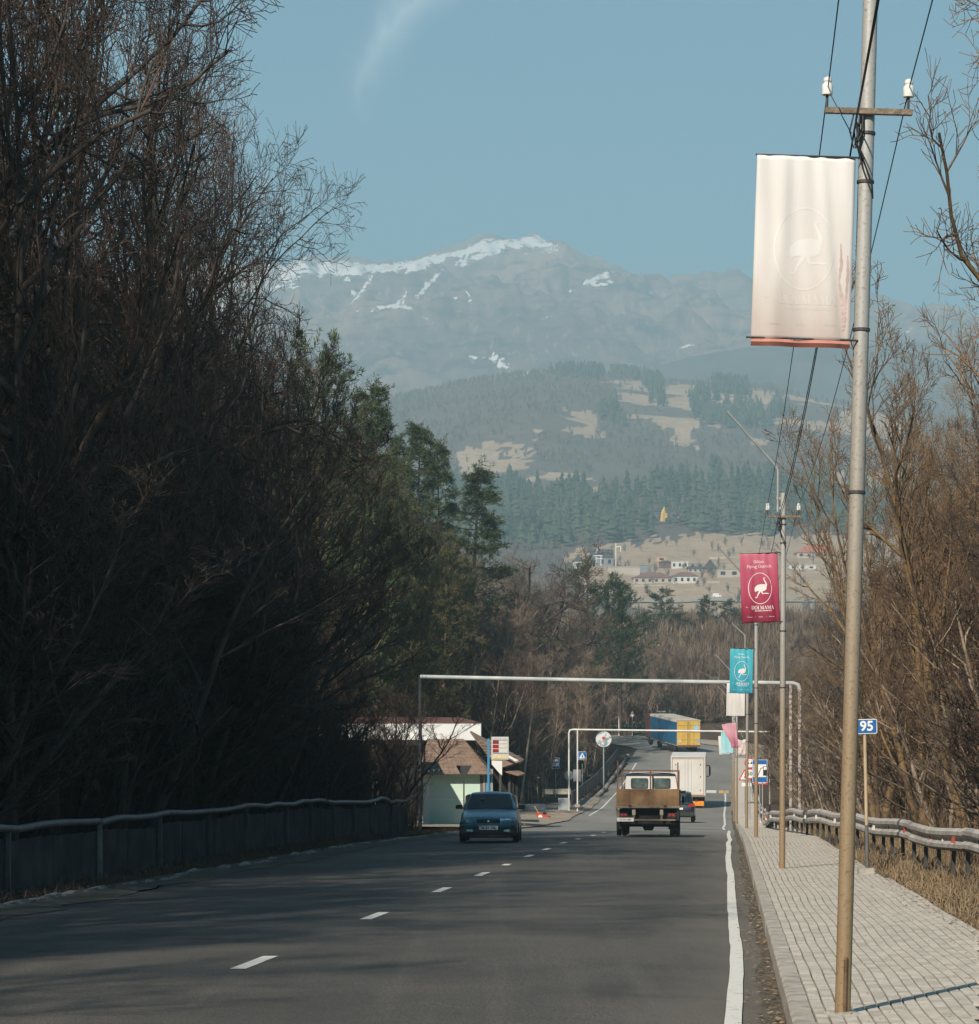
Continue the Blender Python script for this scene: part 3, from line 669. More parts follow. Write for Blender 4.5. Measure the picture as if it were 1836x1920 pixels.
def tree_proto(kind, seeds, **kw):
    out = []
    for s in seeds:
        (tv, tf), (cv, cf) = bare_tree(s, style=kind, **kw)
        out.append((mesh_np('trunk', tv, tf, M_bark, True), mesh_np('crown', cv, cf, M_twig)))
    return out
B_broad = tree_proto('broad', (1, 2, 3, 4), tw=.011)
B_arch = tree_proto('arch', (5, 6), tw=.011)
B_multi = tree_proto('multi', (7, 8, 9), tw=.012)
B_slim = tree_proto('slim', (11, 12, 13), tw=.015)
B_oak = tree_proto('oak', (21,), tw=.02)
C_spruce = []; C_pine = []
for s in (31, 32, 33):
    (tv, tf), (cv, cf) = conifer(s, 'spruce'); C_spruce.append((mesh_np('trunk', tv, tf, M_bark, True), mesh_np('crown', cv, cf, M_need)))
for s in (41, 42, 43):
    (tv, tf), (cv, cf) = conifer(s, 'pine'); C_pine.append((mesh_np('trunk', tv, tf, M_bark, True), mesh_np('crown', cv, cf, M_need)))
NTREE = {}; RECOL = {}
def put_tree(name, proto, loc, h, h0, label, cat, group, mt=None, mc=None, rz=None, wide=1.0, tilt=(0, 0)):
    """one tree: an Empty with trunk and crown"""
    s = h/h0; o = thing(name, label, cat, loc, random.uniform(0, 6.28) if rz is None else rz, group); o.scale = (s*wide, s*wide, s); o.rotation_euler[0] = tilt[0]; o.rotation_euler[1] = tilt[1]
    for nm, me, m in (('trunk', proto[0], mt), ('crown', proto[1], mc)):
        if m is not None and me.materials[0] != m:
            key = (me.name, m.name)
            if key not in RECOL: q = me.copy(); q.materials.clear(); q.materials.append(m); RECOL[key] = q
            me = RECOL[key]
        link(nm, me, o)
    NTREE[group] = NTREE.get(group, 0)+1; return o
OL_x = [-800,-300,0,200,330,380,430,470,500,560,590,615,650,680,712,745,780,830,860,900,935,950,1000,1060,1085,1110,1180,1230]
OL_y = [-900,-500,-250,-120,-10,50,150,235,270,330,360,470,530,600,720,850,940,985,1010,1030,1040,1040,1050,1060,1090,1110,1170,1200]
def out_z(x, y): px_ = 918+FPX*x/y; return (HORY-np.interp(px_, OL_x, OL_y))/FPX*y, px_

# ---- left woodland
G_L = 'bare trees of the dense left woodland'
cands = []; tries = 0
taken = []
def free(x, y, r):
    for (a, b) in taken:
        if (a-x)**2+(b-y)**2 < r*r: return False
    return True
while len(cands) < 215 and tries < 9000:
    tries += 1
    y = 34+random.random()**1.15*270; e = 3.8+random.random()**1.1*42
    x = at_road(min(y, 300), 0).x-4.9-e; px_ = 918+FPX*x/y
    if px_ < -420 or px_ > 1085: continue
    if 104 < y < 186 and e < hill_toe(y)+.8: continue
    if y > 205 and px_ > 860 and random.random() < .5: continue
    if not free(x, y, 2.6 if y < 120 else 3.4): continue
    z = gz(x, y); top, _ = out_z(x, y); h = min(random.uniform(12.5, 20), (top-z)*random.uniform(.9, 1.0))
    top2 = (HORY-np.interp(px_-30+.22*h*FPX/y, OL_x, OL_y))/FPX*y; h = min(h, (top2-z)*(1.2 if px_ < 380 else .92))
    if (84 < y < 127 and e < 24) or (126 < y < 190 and e < 27) or (150 < y < 262 and e < 11): h = min(h, random.uniform(5.5, 8.5))
    elif y < 78 and e < 14: h = min(max(h, random.uniform(16, 22)), (top2-z)*(1.02 if px_ < 380 else .9))
    if h < 4: continue
    if 600 < px_ < 930 and 150 < y < 235 and random.random() < .72: continue
    taken.append((x, y)); cands.append((x, y, z, h, px_, e))
for (x, y, z, h, px_, e) in cands:
    r = random.random()
    pr = random.choice(B_broad if r < .6 else (B_arch if r < .9 else B_multi))
    gr = y > 150 and px_ > 800
    mc = M_twig_g if gr and random.random() < .6 else (M_twig_r if random.random() < .35 else M_twig)
    put_tree('bare_tree', pr, (x, y, z-.15), h, 14.0, 'leafless dark brown tree in the dense woodland on the left slope', 'tree', G_L, M_bark_g if gr else M_bark, mc, wide=random.uniform(.85, 1.15)*(1 if h < 14 else (.84 if y > 70 else .62)), tilt=(random.uniform(-.06, .06), random.uniform(-.04, .16)))
G_U = 'bare shrubs under the left wood'
n = 0; tries = 0
while n < 290 and tries < 9000:
    tries += 1
    y = 38+random.random()**1.3*215; e = 3.4+random.random()**1.5*26; x = at_road(y, 0).x-4.9-e; px_ = 918+FPX*x/y
    if px_ < -150 or px_ > 960 or (104 < y < 188 and e < hill_toe(y)+.3): continue
    z = gz(x, y); h = min(random.uniform(5, 11) if y < 84 else random.uniform(3.5, 6.5), (out_z(x, y)[0]-z))
    if h < 2: continue
    if 600 < px_ < 930 and 150 < y < 235: h *= .6
    n += 1
    put_tree('bare_shrub', random.choice(B_multi), (x, y, z-.15), h, 14.0, 'dark leafless many-stemmed shrub filling the understory of the left slope', 'shrub', G_U, M_bark, random.choice((M_twig, M_twig)), wide=random.uniform(1.5, 2.3))
# trees of the same wood beside and behind the photographer: their shadows streak the road
for k in range(46):
    y = random.uniform(-42, 36); e = random.uniform(4.5, 24); x = at_road(y, 0).x-4.9-e
    if y > -6 and 918+FPX*x/max(y, .5) > -260: continue
    if not free(x, y, 2.4): continue
    if -32 < y < 4 and e < 17 and random.random() < .62: continue
    taken.append((x, y))
    put_tree('bare_tree', random.choice(B_broad+B_multi), (x, y, gz(x, y)-.15), random.uniform(11, 17), 14.0, 'leafless dark brown tree in the dense woodland on the left slope', 'tree', G_L, M_bark, M_twig)
for k in range(75):
    y = random.uniform(0, 66); e = random.uniform(4.2, 17); x = at_road(y, 0).x-4.9-e
    if 918+FPX*x/max(y, .5) > -120 or not free(x, y, 2.2): continue
    taken.append((x, y))
    put_tree('bare_tree', random.choice(B_broad+B_arch), (x, y, gz(x, y)-.15), random.uniform(17, 24), 14.0, 'leafless dark brown tree in the dense woodland on the left slope', 'tree', G_L, M_bark, M_twig, None, .72)
# slender saplings: sunlit brown slope above the far left kerb and round the bend
G_S = 'slender bare saplings on the brown slope'
n = 0; tries = 0
while n < 235 and tries < 9000:
    tries += 1
    px_ = random.uniform(840, 1255); y = random.uniform(188, 330)
    x = PX(px_, y); lat, zz, ss = road_coords([x], [y]); e = -lat[0]-4.9
    if e < 2.2 or (1022 < px_ < 1110 and y < 222): continue
    if px_ < 900 and random.random() < .5: continue
    if not free(x, y, 1.5): continue
    z = gz(x, y); yo = np.interp(px_, [830, 900, 960, 1010, 1060, 1120, 1180, 1260], [1080, 1050, 1060, 1085, 1110, 1140, 1195, 1240]); top = PZ(yo, y)
    h = min(random.uniform(5.5, 11), top-z)
    if h < 3: continue
    taken.append((x, y)); n += 1
    put_tree('bare_sapling', random.choice(B_slim if random.random() < .75 else B_multi), (x, y, z-.1), h, 14.0, 'slender bare sapling among many on the sunlit brown slope left of the bend', 'sapling', G_S, M_bark_g, random.choice((M_twig_g, M_twig_r, M_twig_g, M_twig_r)), wide=random.uniform(1.1, 1.6))
# outer side of the bend
G_O = 'bare thicket trees beyond the bend'
n = 0; tries = 0
while n < 260 and tries < 9000:
    tries += 1
    px_ = random.uniform(1090, 2050); y = random.uniform(322, 440) if px_ < 1480 else random.uniform(150, 440)
    x = PX(px_, y); lat, zz, ss = road_coords([x], [y])
    if lat[0] < (8.5 if ss[0] > 275 else 12): continue
    if not free(x, y, 2.2): continue
    z = gz(x, y); yo = np.interp(px_, [1090, 1180, 1240, 1300, 1400, 1480, 1560, 1700, 1900], [1150, 1190, 1215, 1225, 1225, 1210, 1150, 1100, 1050]); top = PZ(yo, y)
    h = min(random.uniform(6, 11), top-z)
    if h < 2.2: continue
    taken.append((x, y)); n += 1
    put_tree('thicket_tree', random.choice(B_multi+B_broad+B_slim), (x, y, z-.1), h, 14.0, 'small bare brown tree in the thicket behind the far bend and fence', 'tree', G_O, random.choice((M_bark, M_bark_g)), random.choice((M_twig_g, M_twig_r, M_twig)), wide=random.uniform(1.0, 1.4))
# right side trees
G_V = 'bare shrubs behind the crash barrier'
n = 0; tries = 0
while n < 280 and tries < 9000:
    tries += 1
    y = 50+random.random()*240; px_ = random.uniform(1462, 1960); x = PX(px_, y); lat, zz, ss = road_coords([x], [y])
    if lat[0] < (9.8 if y < 110 else 9.0) or lat[0] > 60: continue
    z = gz(x, y); top = PZ(np.interp(px_, [1460, 1500, 1560, 1650, 1750, 1960], [1300, 1210, 1130, 1080, 1040, 980]), y); h = min(random.uniform(3.5, 8), top-z)
    if h < 1.5: continue
    n += 1
    put_tree('thicket_shrub', random.choice(B_multi), (x, y, z-.15), h, 14.0, 'brown many-stemmed shrub in the thicket behind the crash barrier on the right', 'shrub', G_V, M_bark_g, random.choice((M_twig_y, M_twig_g, M_twig_r, M_twig)), wide=random.uniform(1.4, 2.2))
G_R = 'bare trees behind the crash barrier'
OR_x = [1440, 1480, 1500, 1530, 1570, 1610, 1640, 1680, 1720, 1760, 1800, 1836, 1950, 2400]
OR_y = [1260, 1190, 1040, 930, 850, 760, 680, 560, 480, 400, 300, 180, 40, -200]
n = 0; tries = 0
while n < 150 and tries < 9000:
    tries += 1
    y = random.uniform(44, 200); px_ = random.uniform(1470, 2150); x = PX(px_, y)
    lat, zz, ss = road_coords([x], [y])
    if lat[0] < 10.4 or lat[0] > 40: continue
    if not free(x, y, 2.1): continue
    z = gz(x, y); h = random.uniform(8, 14); top = PZ(np.interp(px_-.18*h*FPX/y, OR_x, OR_y), y); h = min(h, (top-z)*random.uniform(.86, 1.05))
    if h < 3: continue
    taken.append((x, y)); n += 1
    put_tree('roadside_tree', random.choice(B_broad+B_multi if y < 100 else B_broad+B_arch+B_multi), (x, y, z-.1), h, 14.0, 'bare tree with ochre brown branches behind the crash barrier on the right', 'tree', G_R, M_bark_y if random.random() < .6 else M_bark_g, random.choice((M_twig_y, M_twig_y, M_twig, M_twig_g)), wide=random.uniform(.6, .9))
def hero(name, proto, px_, d, ytop, h0, label, cat, mt=None, mc=None, wide=1.0, rz=None, zoff=0, group=None):
    x = PX(px_, d); z = gz(x, d)+zoff; h = PZ(ytop, d)-z
    taken.append((x, d)); return put_tree(name, proto, (x, d, z-.15), h, h0, label, cat, group, mt, mc, rz, wide)
hero('roadside_tree', B_multi[0], 1830, 58, 330, 14.0, 'tall bare tree with yellow lichen on its forked limbs, rightmost behind the barrier', 'tree', M_bark_y, M_twig_y, .9, 1.0)
hero('roadside_tree', B_multi[2], 1730, 68, 560, 14.0, 'bare yellowish tree standing just right of the nearest pole', 'tree', M_bark_y, M_twig_y, .8, 2.2)
hero('roadside_tree', B_broad[0], 2050, 44, -120, 14.0, 'bare tree whose upper branches reach in at the top right edge', 'tree', M_bark_y, M_twig_y, .8, .4)
hero('roadside_tree', B_multi[1], 1650, 88, 690, 14.0, 'bare tree with spreading twigs between the first pole and the white tower sign poles', 'tree', M_bark_y, M_twig_y, 1.0, 3.4)
for (px_, d_, yt, pr, lb) in ((20, 46, -330, 0, 'huge bare tree leaning in at the top left corner'), (95, 52, -280, 3, 'tall bare tree just right of the top left corner'), (165, 58, -220, 1, 'tall bare tree whose crown crosses the top edge on the left'), (222, 65, -90, 2, 'tall bare tree at the right end of the high left crowns, tips against the sky'), (290, 78, 90, 0, 'bare tree with pale forked limbs in front of the sky, below the highest crowns'), (385, 76, 250, 3, 'bare tree reaching right into the sky above the snowy mountain'), (405, 142, 480, 1, 'thin bare tree standing against the left end of the snowy ridge')):
    hero('bare_tree', B_broad[pr], px_, d_, yt, 14.0, lb, 'tree', M_bark, M_twig if d_ % 2 else M_twig_r, .62, None, 0, G_L)
# conifers on the left slope
G_C = 'yellow green pines half way up the left slope'
hero('spruce_tree', C_spruce[0], 785, 215, 788, 16, 'tallest dark spruce with a pointed top on the left ridge', 'tree', None, M_need, 1.0)
hero('spruce_tree', C_spruce[1], 822, 222, 826, 16, 'slightly shorter spruce just behind the tallest one', 'tree', None, M_need, .9)
hero('spruce_tree', C_spruce[2], 892, 235, 872, 16, 'dark spruce standing alone with a clean cone between tallest spruce and round oak', 'tree', None, M_need, 1.3)
hero('spruce_tree', C_spruce[1], 690, 190, 715, 16, 'spruce top poking out of the wood beneath the snowy mountain', 'tree', None, M_need, 1.0)
hero('spruce_tree', C_spruce[0], 748, 226, 810, 16, 'small spruce top left of the tallest spruce', 'tree', None, M_need, .8)
hero('pine_tree', C_pine[0], 598, 150, 665, 16, 'flat topped pine leaning out of the wood against the snowy mountain', 'tree', M_bark_y, M_need, .85)
for px_, d, yt, pr in ((790, 196, 1010, 0), (835, 190, 1050, 1), (748, 190, 945, 2), (705, 175, 880, 0), (850, 205, 1010, 1), (672, 165, 800, 2), (735, 168, 990, 1), (812, 182, 1080, 2), (868, 212, 1060, 0), (770, 170, 1040, 1), (700, 158, 940, 0), (650, 160, 880, 1)):
    hero('pine_tree', C_pine[pr], px_, d, yt, 16, 'yellow green pine among bare trees half way up the left slope', 'tree', M_bark_y, M_need_y if px_ > 690 else M_need, .95, None, 0, G_C)
hero('oak_tree', B_oak[0], 1020, 262, 985, 14*.86, 'gnarled bare oak with a round crown on the crest below the village', 'tree', M_bark, M_twig_r, 1.05, 2.0)
hero('pine_tree', C_pine[2], 1098, 292, 1062, 16, 'dark pine beside the round oak, in front of the village', 'tree', None, M_need_d, 1.2)
hero('pine_tree', C_pine[0], 1140, 305, 1090, 16, 'broad dark pine right of the round oak', 'tree', None, M_need_d, 1.3)
hero('pine_tree', C_pine[1], 1165, 318, 1105, 16, 'dark pine at the right end of the left crest', 'tree', None, M_need_d, 1.25)
hero('pine_tree', C_pine[1], 1240, 425, 1108, 16, 'tallest dark pine behind the road bend, above the lorry', 'tree', None, M_need_d, 1.9, None, -4)
hero('pine_tree', C_pine[2], 1275, 430, 1150, 16, 'low dark pine right of the tallest pine behind the bend', 'tree', None, M_need_d, 1.9, None, -4)
hero('pine_tree', C_pine[0], 1330, 428, 1122, 16, 'dark pine left of the magenta banner', 'tree', None, M_need_d, 1.7, None, -4)
hero('pine_tree', C_pine[2], 1368, 430, 1128, 16, 'dark pine mostly hidden behind the magenta banner', 'tree', None, M_need_d, 1.7, None, -4)
hero('pine_tree', C_pine[1], 1205, 420, 1150, 16, 'small dark pine at the left foot of the tallest pine behind the bend', 'tree', None, M_need_d, 1.6, None, -3)

# ---- far woods as masses
def far_conifers(name, spots, H, m, lv=6, seed=1):
    """tiered ragged cones; spots (k,3)"""
    rg = np.random.default_rng(seed); K = len(spots); V = []; F = []; b = 0
    for lvl in range(lv):
        t = lvl/lv; k = 7; a = rg.uniform(0, 6.28, (K, 1))+np.arange(k)[None]*2*PI/k
        rad = H[:, None]*rg.uniform(.13, .25, (K, 1))*(1-t)**.6*rg.uniform(.55, 1.35, (K, k)); zt = H*(.16+.84*min(1, t+1.7/lv)); zb = H[:, None]*(.14+.84*t)+rg.uniform(-.03, .03, (K, k))*H[:, None]
        ring = np.stack([spots[:, 0:1]+np.cos(a)*rad, spots[:, 1:2]+np.sin(a)*rad, spots[:, 2:3]+zb], -1)
        tip = spots+np.stack([rg.normal(size=K)*.1, rg.normal(size=K)*.1, zt], 1)
        V.append(np.concatenate([ring, tip[:, None]], 1).reshape(-1, 3)); i = np.arange(K)[:, None]*(k+1)+b
        F.append(np.stack([i+np.arange(k)[None], i+(np.arange(k)[None]+1) % k, i+k+0*np.arange(k)[None]], -1).reshape(-1, 3)); b += K*(k+1)
    return link(name, mesh_np(name, np.concatenate(V), np.concatenate(F), m))
def far_bare(name, spots, H, m, seed=1, k=24, thin=1.0):
    """upswept sprays of thin slivers, one spray for each leafless tree"""
    rg = np.random.default_rng(seed); K = len(spots)
    a = rg.uniform(0, 6.28, (K, k)); sp = rg.uniform(.03, .34, (K, k)); h = rg.uniform(.5, 1, (K, k))
    base = spots[:, None]+np.stack([rg.normal(size=(K, k))*.3, rg.normal(size=(K, k))*.3, H[:, None]*rg.uniform(0, .45, (K, k))], -1)
    tip = spots[:, None]+np.stack([np.cos(a)*sp*H[:, None], np.sin(a)*sp*H[:, None], h*H[:, None]], -1)
    w = thin*rg.uniform(.05, .15, (K, k, 1))*(H[:, None, None]/9); s = np.stack([np.cos(a+1.57), np.sin(a+1.57), 0*a], -1)
    mid = (base+tip)/2+rg.normal(size=base.shape)*.3
    V = np.stack([base, mid-s*w*2, tip, mid+s*w*2], 2).reshape(-1, 3)
    return link(name, mesh_np(name, V, np.arange(len(V)).reshape(-1, 4), m))
M_fneed = mat('distant pine needles', (.018,.036,.024), .95, .1, .03, col2=(.065,.08,.045), spec=.1)
M_fbare = mat('distant bare branches', (.10,.082,.068), .95, .1, .02, col2=(.19,.15,.12), spec=.1)
def scatter_valley(n, f_px, r0, r1, test, seed):
    rg = np.random.default_rng(seed); A = rg.uniform(f_px[0], f_px[1], n*3); R_ = np.sqrt(rg.uniform(r0**2, r1**2, n*3)); Z_ = valley_z(A, R_)
    yy = HORY-FPX*Z_/R_; ok = test(A, yy, R_); A, R_, Z_ = A[ok][:n], R_[ok][:n], Z_[ok][:n]
    return np.stack([(A-918)/FPX*R_, R_, Z_-.3], 1)
bandlow = lambda A: np.interp(A, [600, 1100, 1230, 1480, 1836], [1040, 1030, 1010, 1000, 985])
bandtop = lambda A: np.interp(A, [600, 950, 1100, 1180, 1240, 1320, 1450, 1836], [930, 922, 930, 925, 915, 898, 915, 930])
s = scatter_valley(4600, (-1800, 4200), 1350, 2160, lambda A, Y_, R_: (Y_ < bandlow(A)+vnoise(A*.02, R_*.005)*20) & (Y_ > bandtop(A)+vnoise(A*.03, A*0)*20) & ~((A > 1222) & (A < 1300) & (R_ > 1440) & (R_ < 1600)), 5)
tag(far_conifers('pine_forest', s, rng.uniform(9, 21, len(s)), M_fneed), 'dark green pine forest filling the valley side above the village', 'forest', kind='stuff')
C1 = [[(985,700),(1010,688),(1100,690),(1135,708),(1130,722),(1060,716)], [(1140,700),(1230,700),(1238,722),(1150,722)], [(1205,722),(1240,722),(1248,772),(1220,768)], [(1335,722),(1400,715),(1408,765),(1340,768)], [(1290,755),(1330,745),(1340,790),(1300,795)], [(1300,785),(1400,775),(1460,790),(1440,815),(1310,808)], [(1125,775),(1165,775),(1175,810),(1130,805)], [(1450,775),(1480,775),(1480,790),(1450,790)], [(1000,690),(1080,690),(1080,712),(1000,705)]]
def inC(A, Y_):
    r = np.zeros(len(A), bool)
    for p_ in C1: r |= inpoly(A, Y_, p_)
    return r
s = scatter_valley(900, (960, 1500), 2180, 3010, lambda A, Y_, R_: inC(A, Y_+8), 6)
tag(far_conifers('pine_clumps', s, rng.uniform(11, 17, len(s)), M_fneed, 5, 2), 'dark pine clumps on the meadow hill below the mountain', 'forest', kind='stuff')
inM = lambda A, Y_: np.any([inpoly(A, Y_, p_) for p_ in MEADOWS], 0)
s = scatter_valley(9000, (-600, 2600), 2120, 3020, lambda A, Y_, R_: ~inM(A, Y_) | (np.random.default_rng(1).random(len(A)) < .12), 8)
tag(far_bare('leafless_wood', s, rng.uniform(6, 11, len(s)), M_fbare), 'grey brown leafless wood covering the round hill in front of the mountain', 'forest', kind='stuff')
s = scatter_valley(2600, (600, 2300), 620, 1500, lambda A, Y_, R_: ((Y_ > 1150) | ~inpoly(A, Y_, VILLAGE) | (np.random.default_rng(2).random(len(A)) < .16)) & (Y_ > 1012), 9)
tag(far_bare('valley_scrub', s, rng.uniform(4, 8, len(s)), M_fbare, 3, 22), 'hazy leafless scrub round the village at the valley bottom', 'shrubs', kind='stuff')
rg_ = np.random.default_rng(77); A_ = rg_.uniform(900, 2300, 12000); Y_ = rg_.uniform(325, 446, 12000); X_ = (A_-918)/FPX*Y_; la_, _z, ss_ = road_coords(X_, Y_)
k_ = (la_ > np.where(ss_ > 268, 9.5, 22)); X_, Y_ = X_[k_][:3600], Y_[k_][:3600]; s = np.stack([X_, Y_, ground_z(X_, Y_)], 1)
tag(far_bare('thicket', s, rng.uniform(2, 6, len(s)), mat('brown thicket', (.10,.068,.045), .95, .1, .15, col2=(.20,.145,.10)), 31, 48, .55), 'brown leafless thicket covering the hillside behind the road bend', 'shrubs', kind='stuff')
# undergrowth: dry stalks and brush under the trees
def brush(name, spots, H, m, k, seed, label, cat):
    rg = np.random.default_rng(seed); K = len(spots); a = rg.uniform(0, 6.28, (K, k)); sp = rg.uniform(.05, .7, (K, k))
    b = spots[:, None]+rg.normal(size=(K, k, 3))*np.array([.18, .18, 0]); hh = H[:, None]*rg.uniform(.4, 1, (K, k))
    t = b+np.stack([np.cos(a)*sp*hh, np.sin(a)*sp*hh, hh], -1); mid = (b+t)/2+np.stack([0*a, 0*a, hh*.12], -1)+rg.normal(size=b.shape)*.06
    PL = np.stack([b, mid, t], 2).reshape(-1, 3, 3); R_ = np.tile(np.array([[.006, .005, .002]]), (len(PL), 1))*rg.uniform(.7, 1.5, (len(PL), 1))
    V, F = tubes(PL, R_, 3); return tag(link(name, mesh_np(name, V, F, m)), label, cat, kind='stuff')
M_dry = mat('dry stalks', (.20,.135,.075), .95, .1, 1.5, col2=(.33,.25,.15))
M_dry_d = mat('brown brush', (.10,.065,.04), .95, .1, 1.5, col2=(.17,.115,.07))
def road_spots(n, y0, y1, l0, l1, seed, pw=1.0):
    rg = np.random.default_rng(seed); y = y0+(y1-y0)*rg.random(n)**pw; la = l0+(l1-l0)*rg.random(n); x = np.interp(y, CEN[:345, 1], CEN[:345, 0])+la
    return np.stack([x, y, ground_z(x, y)-.03], 1)
s = road_spots(2600, 24, 110, 7.3, 11.5, 1, 1.3); brush('dry_grass', s, rng.uniform(.08, .38, len(s)), M_dry, 9, 2, 'dry tan grass and litter between the sidewalk and the crash barrier', 'grass')
s = road_spots(1500, 30, 200, 9.3, 16, 3, 1.2); brush('brown_brush', s, rng.uniform(.6, 2.3, len(s)), M_dry_d, 12, 4, 'dense brown brush behind the crash barrier', 'shrubs')
s = road_spots(1300, 30, 110, -10.5, -7.9, 5, 1.2); brush('left_brush', s, rng.uniform(.8, 2.6, len(s)), M_twig, 12, 6, 'dark leafless brush behind the corrugated fence on the left', 'shrubs')
s = road_spots(1500, 24, 108, -7.0, -5.6, 7, 1.2); brush('left_verge_grass', s, rng.uniform(.05, .25, len(s)), M_dry_d, 8, 8, 'withered dark grass at the foot of the left fence', 'grass')

# leaf litter and grit along the sidewalk edges
rg_ = np.random.default_rng(5); n_ = 2600; y = 18+rg_.random(n_)**1.6*55; side = rg_.random(n_); la = np.where(side < .45, 5.15+sw_w(y)-np.abs(rg_.normal(size=n_))*.22+.08, np.where(side < .8, 4.98-np.abs(rg_.normal(size=n_))*.13, 5.2+rg_.random(n_)*1.9))
x = np.interp(y, CEN[:345, 1], CEN[:345, 0])+la*1.004; z = zr(y)+np.where(la > 5, KH+.004, -.012)
a = rg_.uniform(0, 6.28, n_); s_ = rg_.uniform(.008, .028, n_)*np.where(side >= .8, .5, 1); c = np.stack([x, y, z], 1); V = []
for dx_, dy_, dz_ in ((-1, -.5, 0), (1, -.4, .25), (.8, .6, .5), (-.7, .5, .15)): V.append(c+np.stack([(np.cos(a)*dx_-np.sin(a)*dy_)*s_, (np.sin(a)*dx_+np.cos(a)*dy_)*s_, dz_*s_], 1))
V = np.stack(V, 1).reshape(-1, 3); tag(link('leaf_litter', mesh_np('leaf_litter', V, np.arange(len(V)).reshape(-1, 4), mat('dry leaf litter', (.14,.085,.045), .9, .1, 3, col2=(.30,.22,.14)))), 'dry leaves and grit lying along the kerb and sidewalk edges', 'litter', kind='stuff')
# ------------------------------------------------------------------ street objects
M_galv = mat('galvanised steel', (.40,.41,.41), .5, .12, 3, .15, 60, metal=.55)
M_dark = mat('dark weathered steel', (.045,.045,.045), .6, .3, 5)
M_black = mat('black rubber cable', (.012,.012,.013), .6, .2, 5)
M_porc = mat('white porcelain', (.72,.71,.68), .25, .06, 8, spec=.6)
M_wood = mat('weathered grey crossarm', (.20,.16,.12), .9, .3, 20, .5, 60)
M_conc = mat('pale concrete', (.33,.31,.27), .95, .2, 5, .6, 30)
M_conc_d = mat('stained grey concrete', (.085,.085,.085), .95, .35, 2.2, .6, 20)
def pole_mat():
    """galvanised tube, its lower part painted tan and gone brown with rust dust"""
    m = bpy.data.materials.new('painted pole'); m.use_nodes = True; n = m.node_tree; b = n.nodes['Principled BSDF']
    tc = n.nodes.new('ShaderNodeTexCoord'); sp = n.nodes.new('ShaderNodeSeparateXYZ'); n.links.new(tc.outputs['Object'], sp.inputs[0])
    no = n.nodes.new('ShaderNodeTexNoise'); no.inputs['Scale'].default_value = 2.5; no.inputs['Detail'].default_value = 6; n.links.new(tc.outputs['Object'], no.inputs[0])
    a = n.nodes.new('ShaderNodeMath'); a.operation = 'MULTIPLY_ADD'; n.links.new(no.outputs[0], a.inputs[0]); a.inputs[1].default_value = 1.6; n.links.new(sp.outputs[2], a.inputs[2])
    r = n.nodes.new('ShaderNodeValToRGB'); d = n.nodes.new('ShaderNodeMath'); d.operation = 'DIVIDE'; n.links.new(a.outputs[0], d.inputs[0]); d.inputs[1].default_value = 8
    r.color_ramp.elements[0].position = .1; r.color_ramp.elements[0].color = (.27,.19,.105,1)
    e = r.color_ramp.elements.new(.36); e.color = (.30,.23,.15,1); e = r.color_ramp.elements.new(.58); e.color = (.34,.32,.285,1)
    r.color_ramp.elements[-1].position = .75; r.color_ramp.elements[-1].color = (.40,.40,.385,1)
    n.links.new(d.outputs[0], r.inputs[0])
    n2 = n.nodes.new('ShaderNodeTexNoise'); n2.inputs['Scale'].default_value = 45; n2.inputs['Detail'].default_value = 4; n.links.new(tc.outputs['Object'], n2.inputs[0])
    mx = n.nodes.new('ShaderNodeMix'); mx.data_type = 'RGBA'; mx.blend_type = 'MULTIPLY'; mr = n.nodes.new('ShaderNodeMapRange'); mr.inputs[1].default_value = .55; mr.inputs[2].default_value = .75; n.links.new(n2.outputs[0], mr.inputs[0])
    n.links.new(mr.outputs[0], mx.inputs[0]); n.links.new(r.outputs[0], mx.inputs[6]); mx.inputs[7].default_value = (.6,.5,.42,1); n.links.new(mx.outputs[2], b.inputs['Base Color'])
    b.inputs['Roughness'].default_value = .5; b.inputs['Metallic'].default_value = .15
    bp = n.nodes.new('ShaderNodeBump'); bp.inputs['Strength'].default_value = .25; bp.inputs['Distance'].default_value = .004; n.links.new(n2.outputs[0], bp.inputs['Height']); n.links.new(bp.outputs[0], b.inputs['Normal']); return m
M_pole = pole_mat()

def lamp_arm(t, zt, s=1.0, off=-.1, head=False):
    mb = MB(); mb.tube([(off, 0, zt-.35), (off, 0, zt+.42), (off-.06*s, .0, zt+.52), (off-.94*s, .0, zt+1.5*s)], [.028, .028, .026, .022], 8)
    mb.box(off-.03, .0, -.02, .02, zt-.30, zt-.26); mb.box(off-.03, 0, -.02, .02, zt-.12, zt-.08)
    a = mb.build('lamp_arm', M_galv, t, smooth=True)
    if head:
        h = MB(); M = Matrix.Translation((off-1.0*s, 0, zt+1.56*s)) @ Matrix.Rotation(.9, 4, 'Y'); h.box(-.28, .28, -.12, .12, -.05, .05, M); h.build('lamp_head', M_dark, a, bevel=.02)
def insulator(t, x, z):
    mb = MB(); mb.lathe([(.010, -.10), (.010, .02)], (x, 0, z), 8); mb.build('insulator_pin', M_dark, t)
    mb = MB(); mb.lathe([(.024, -.01), (.038, -.005), (.040, .055), (.037, .068), (.027, .074), (.027, .084), (.031, .09), (.029, .112), (.012, .122)], (x, 0, z), 14); mb.build('insulator', M_porc, t, smooth=True)
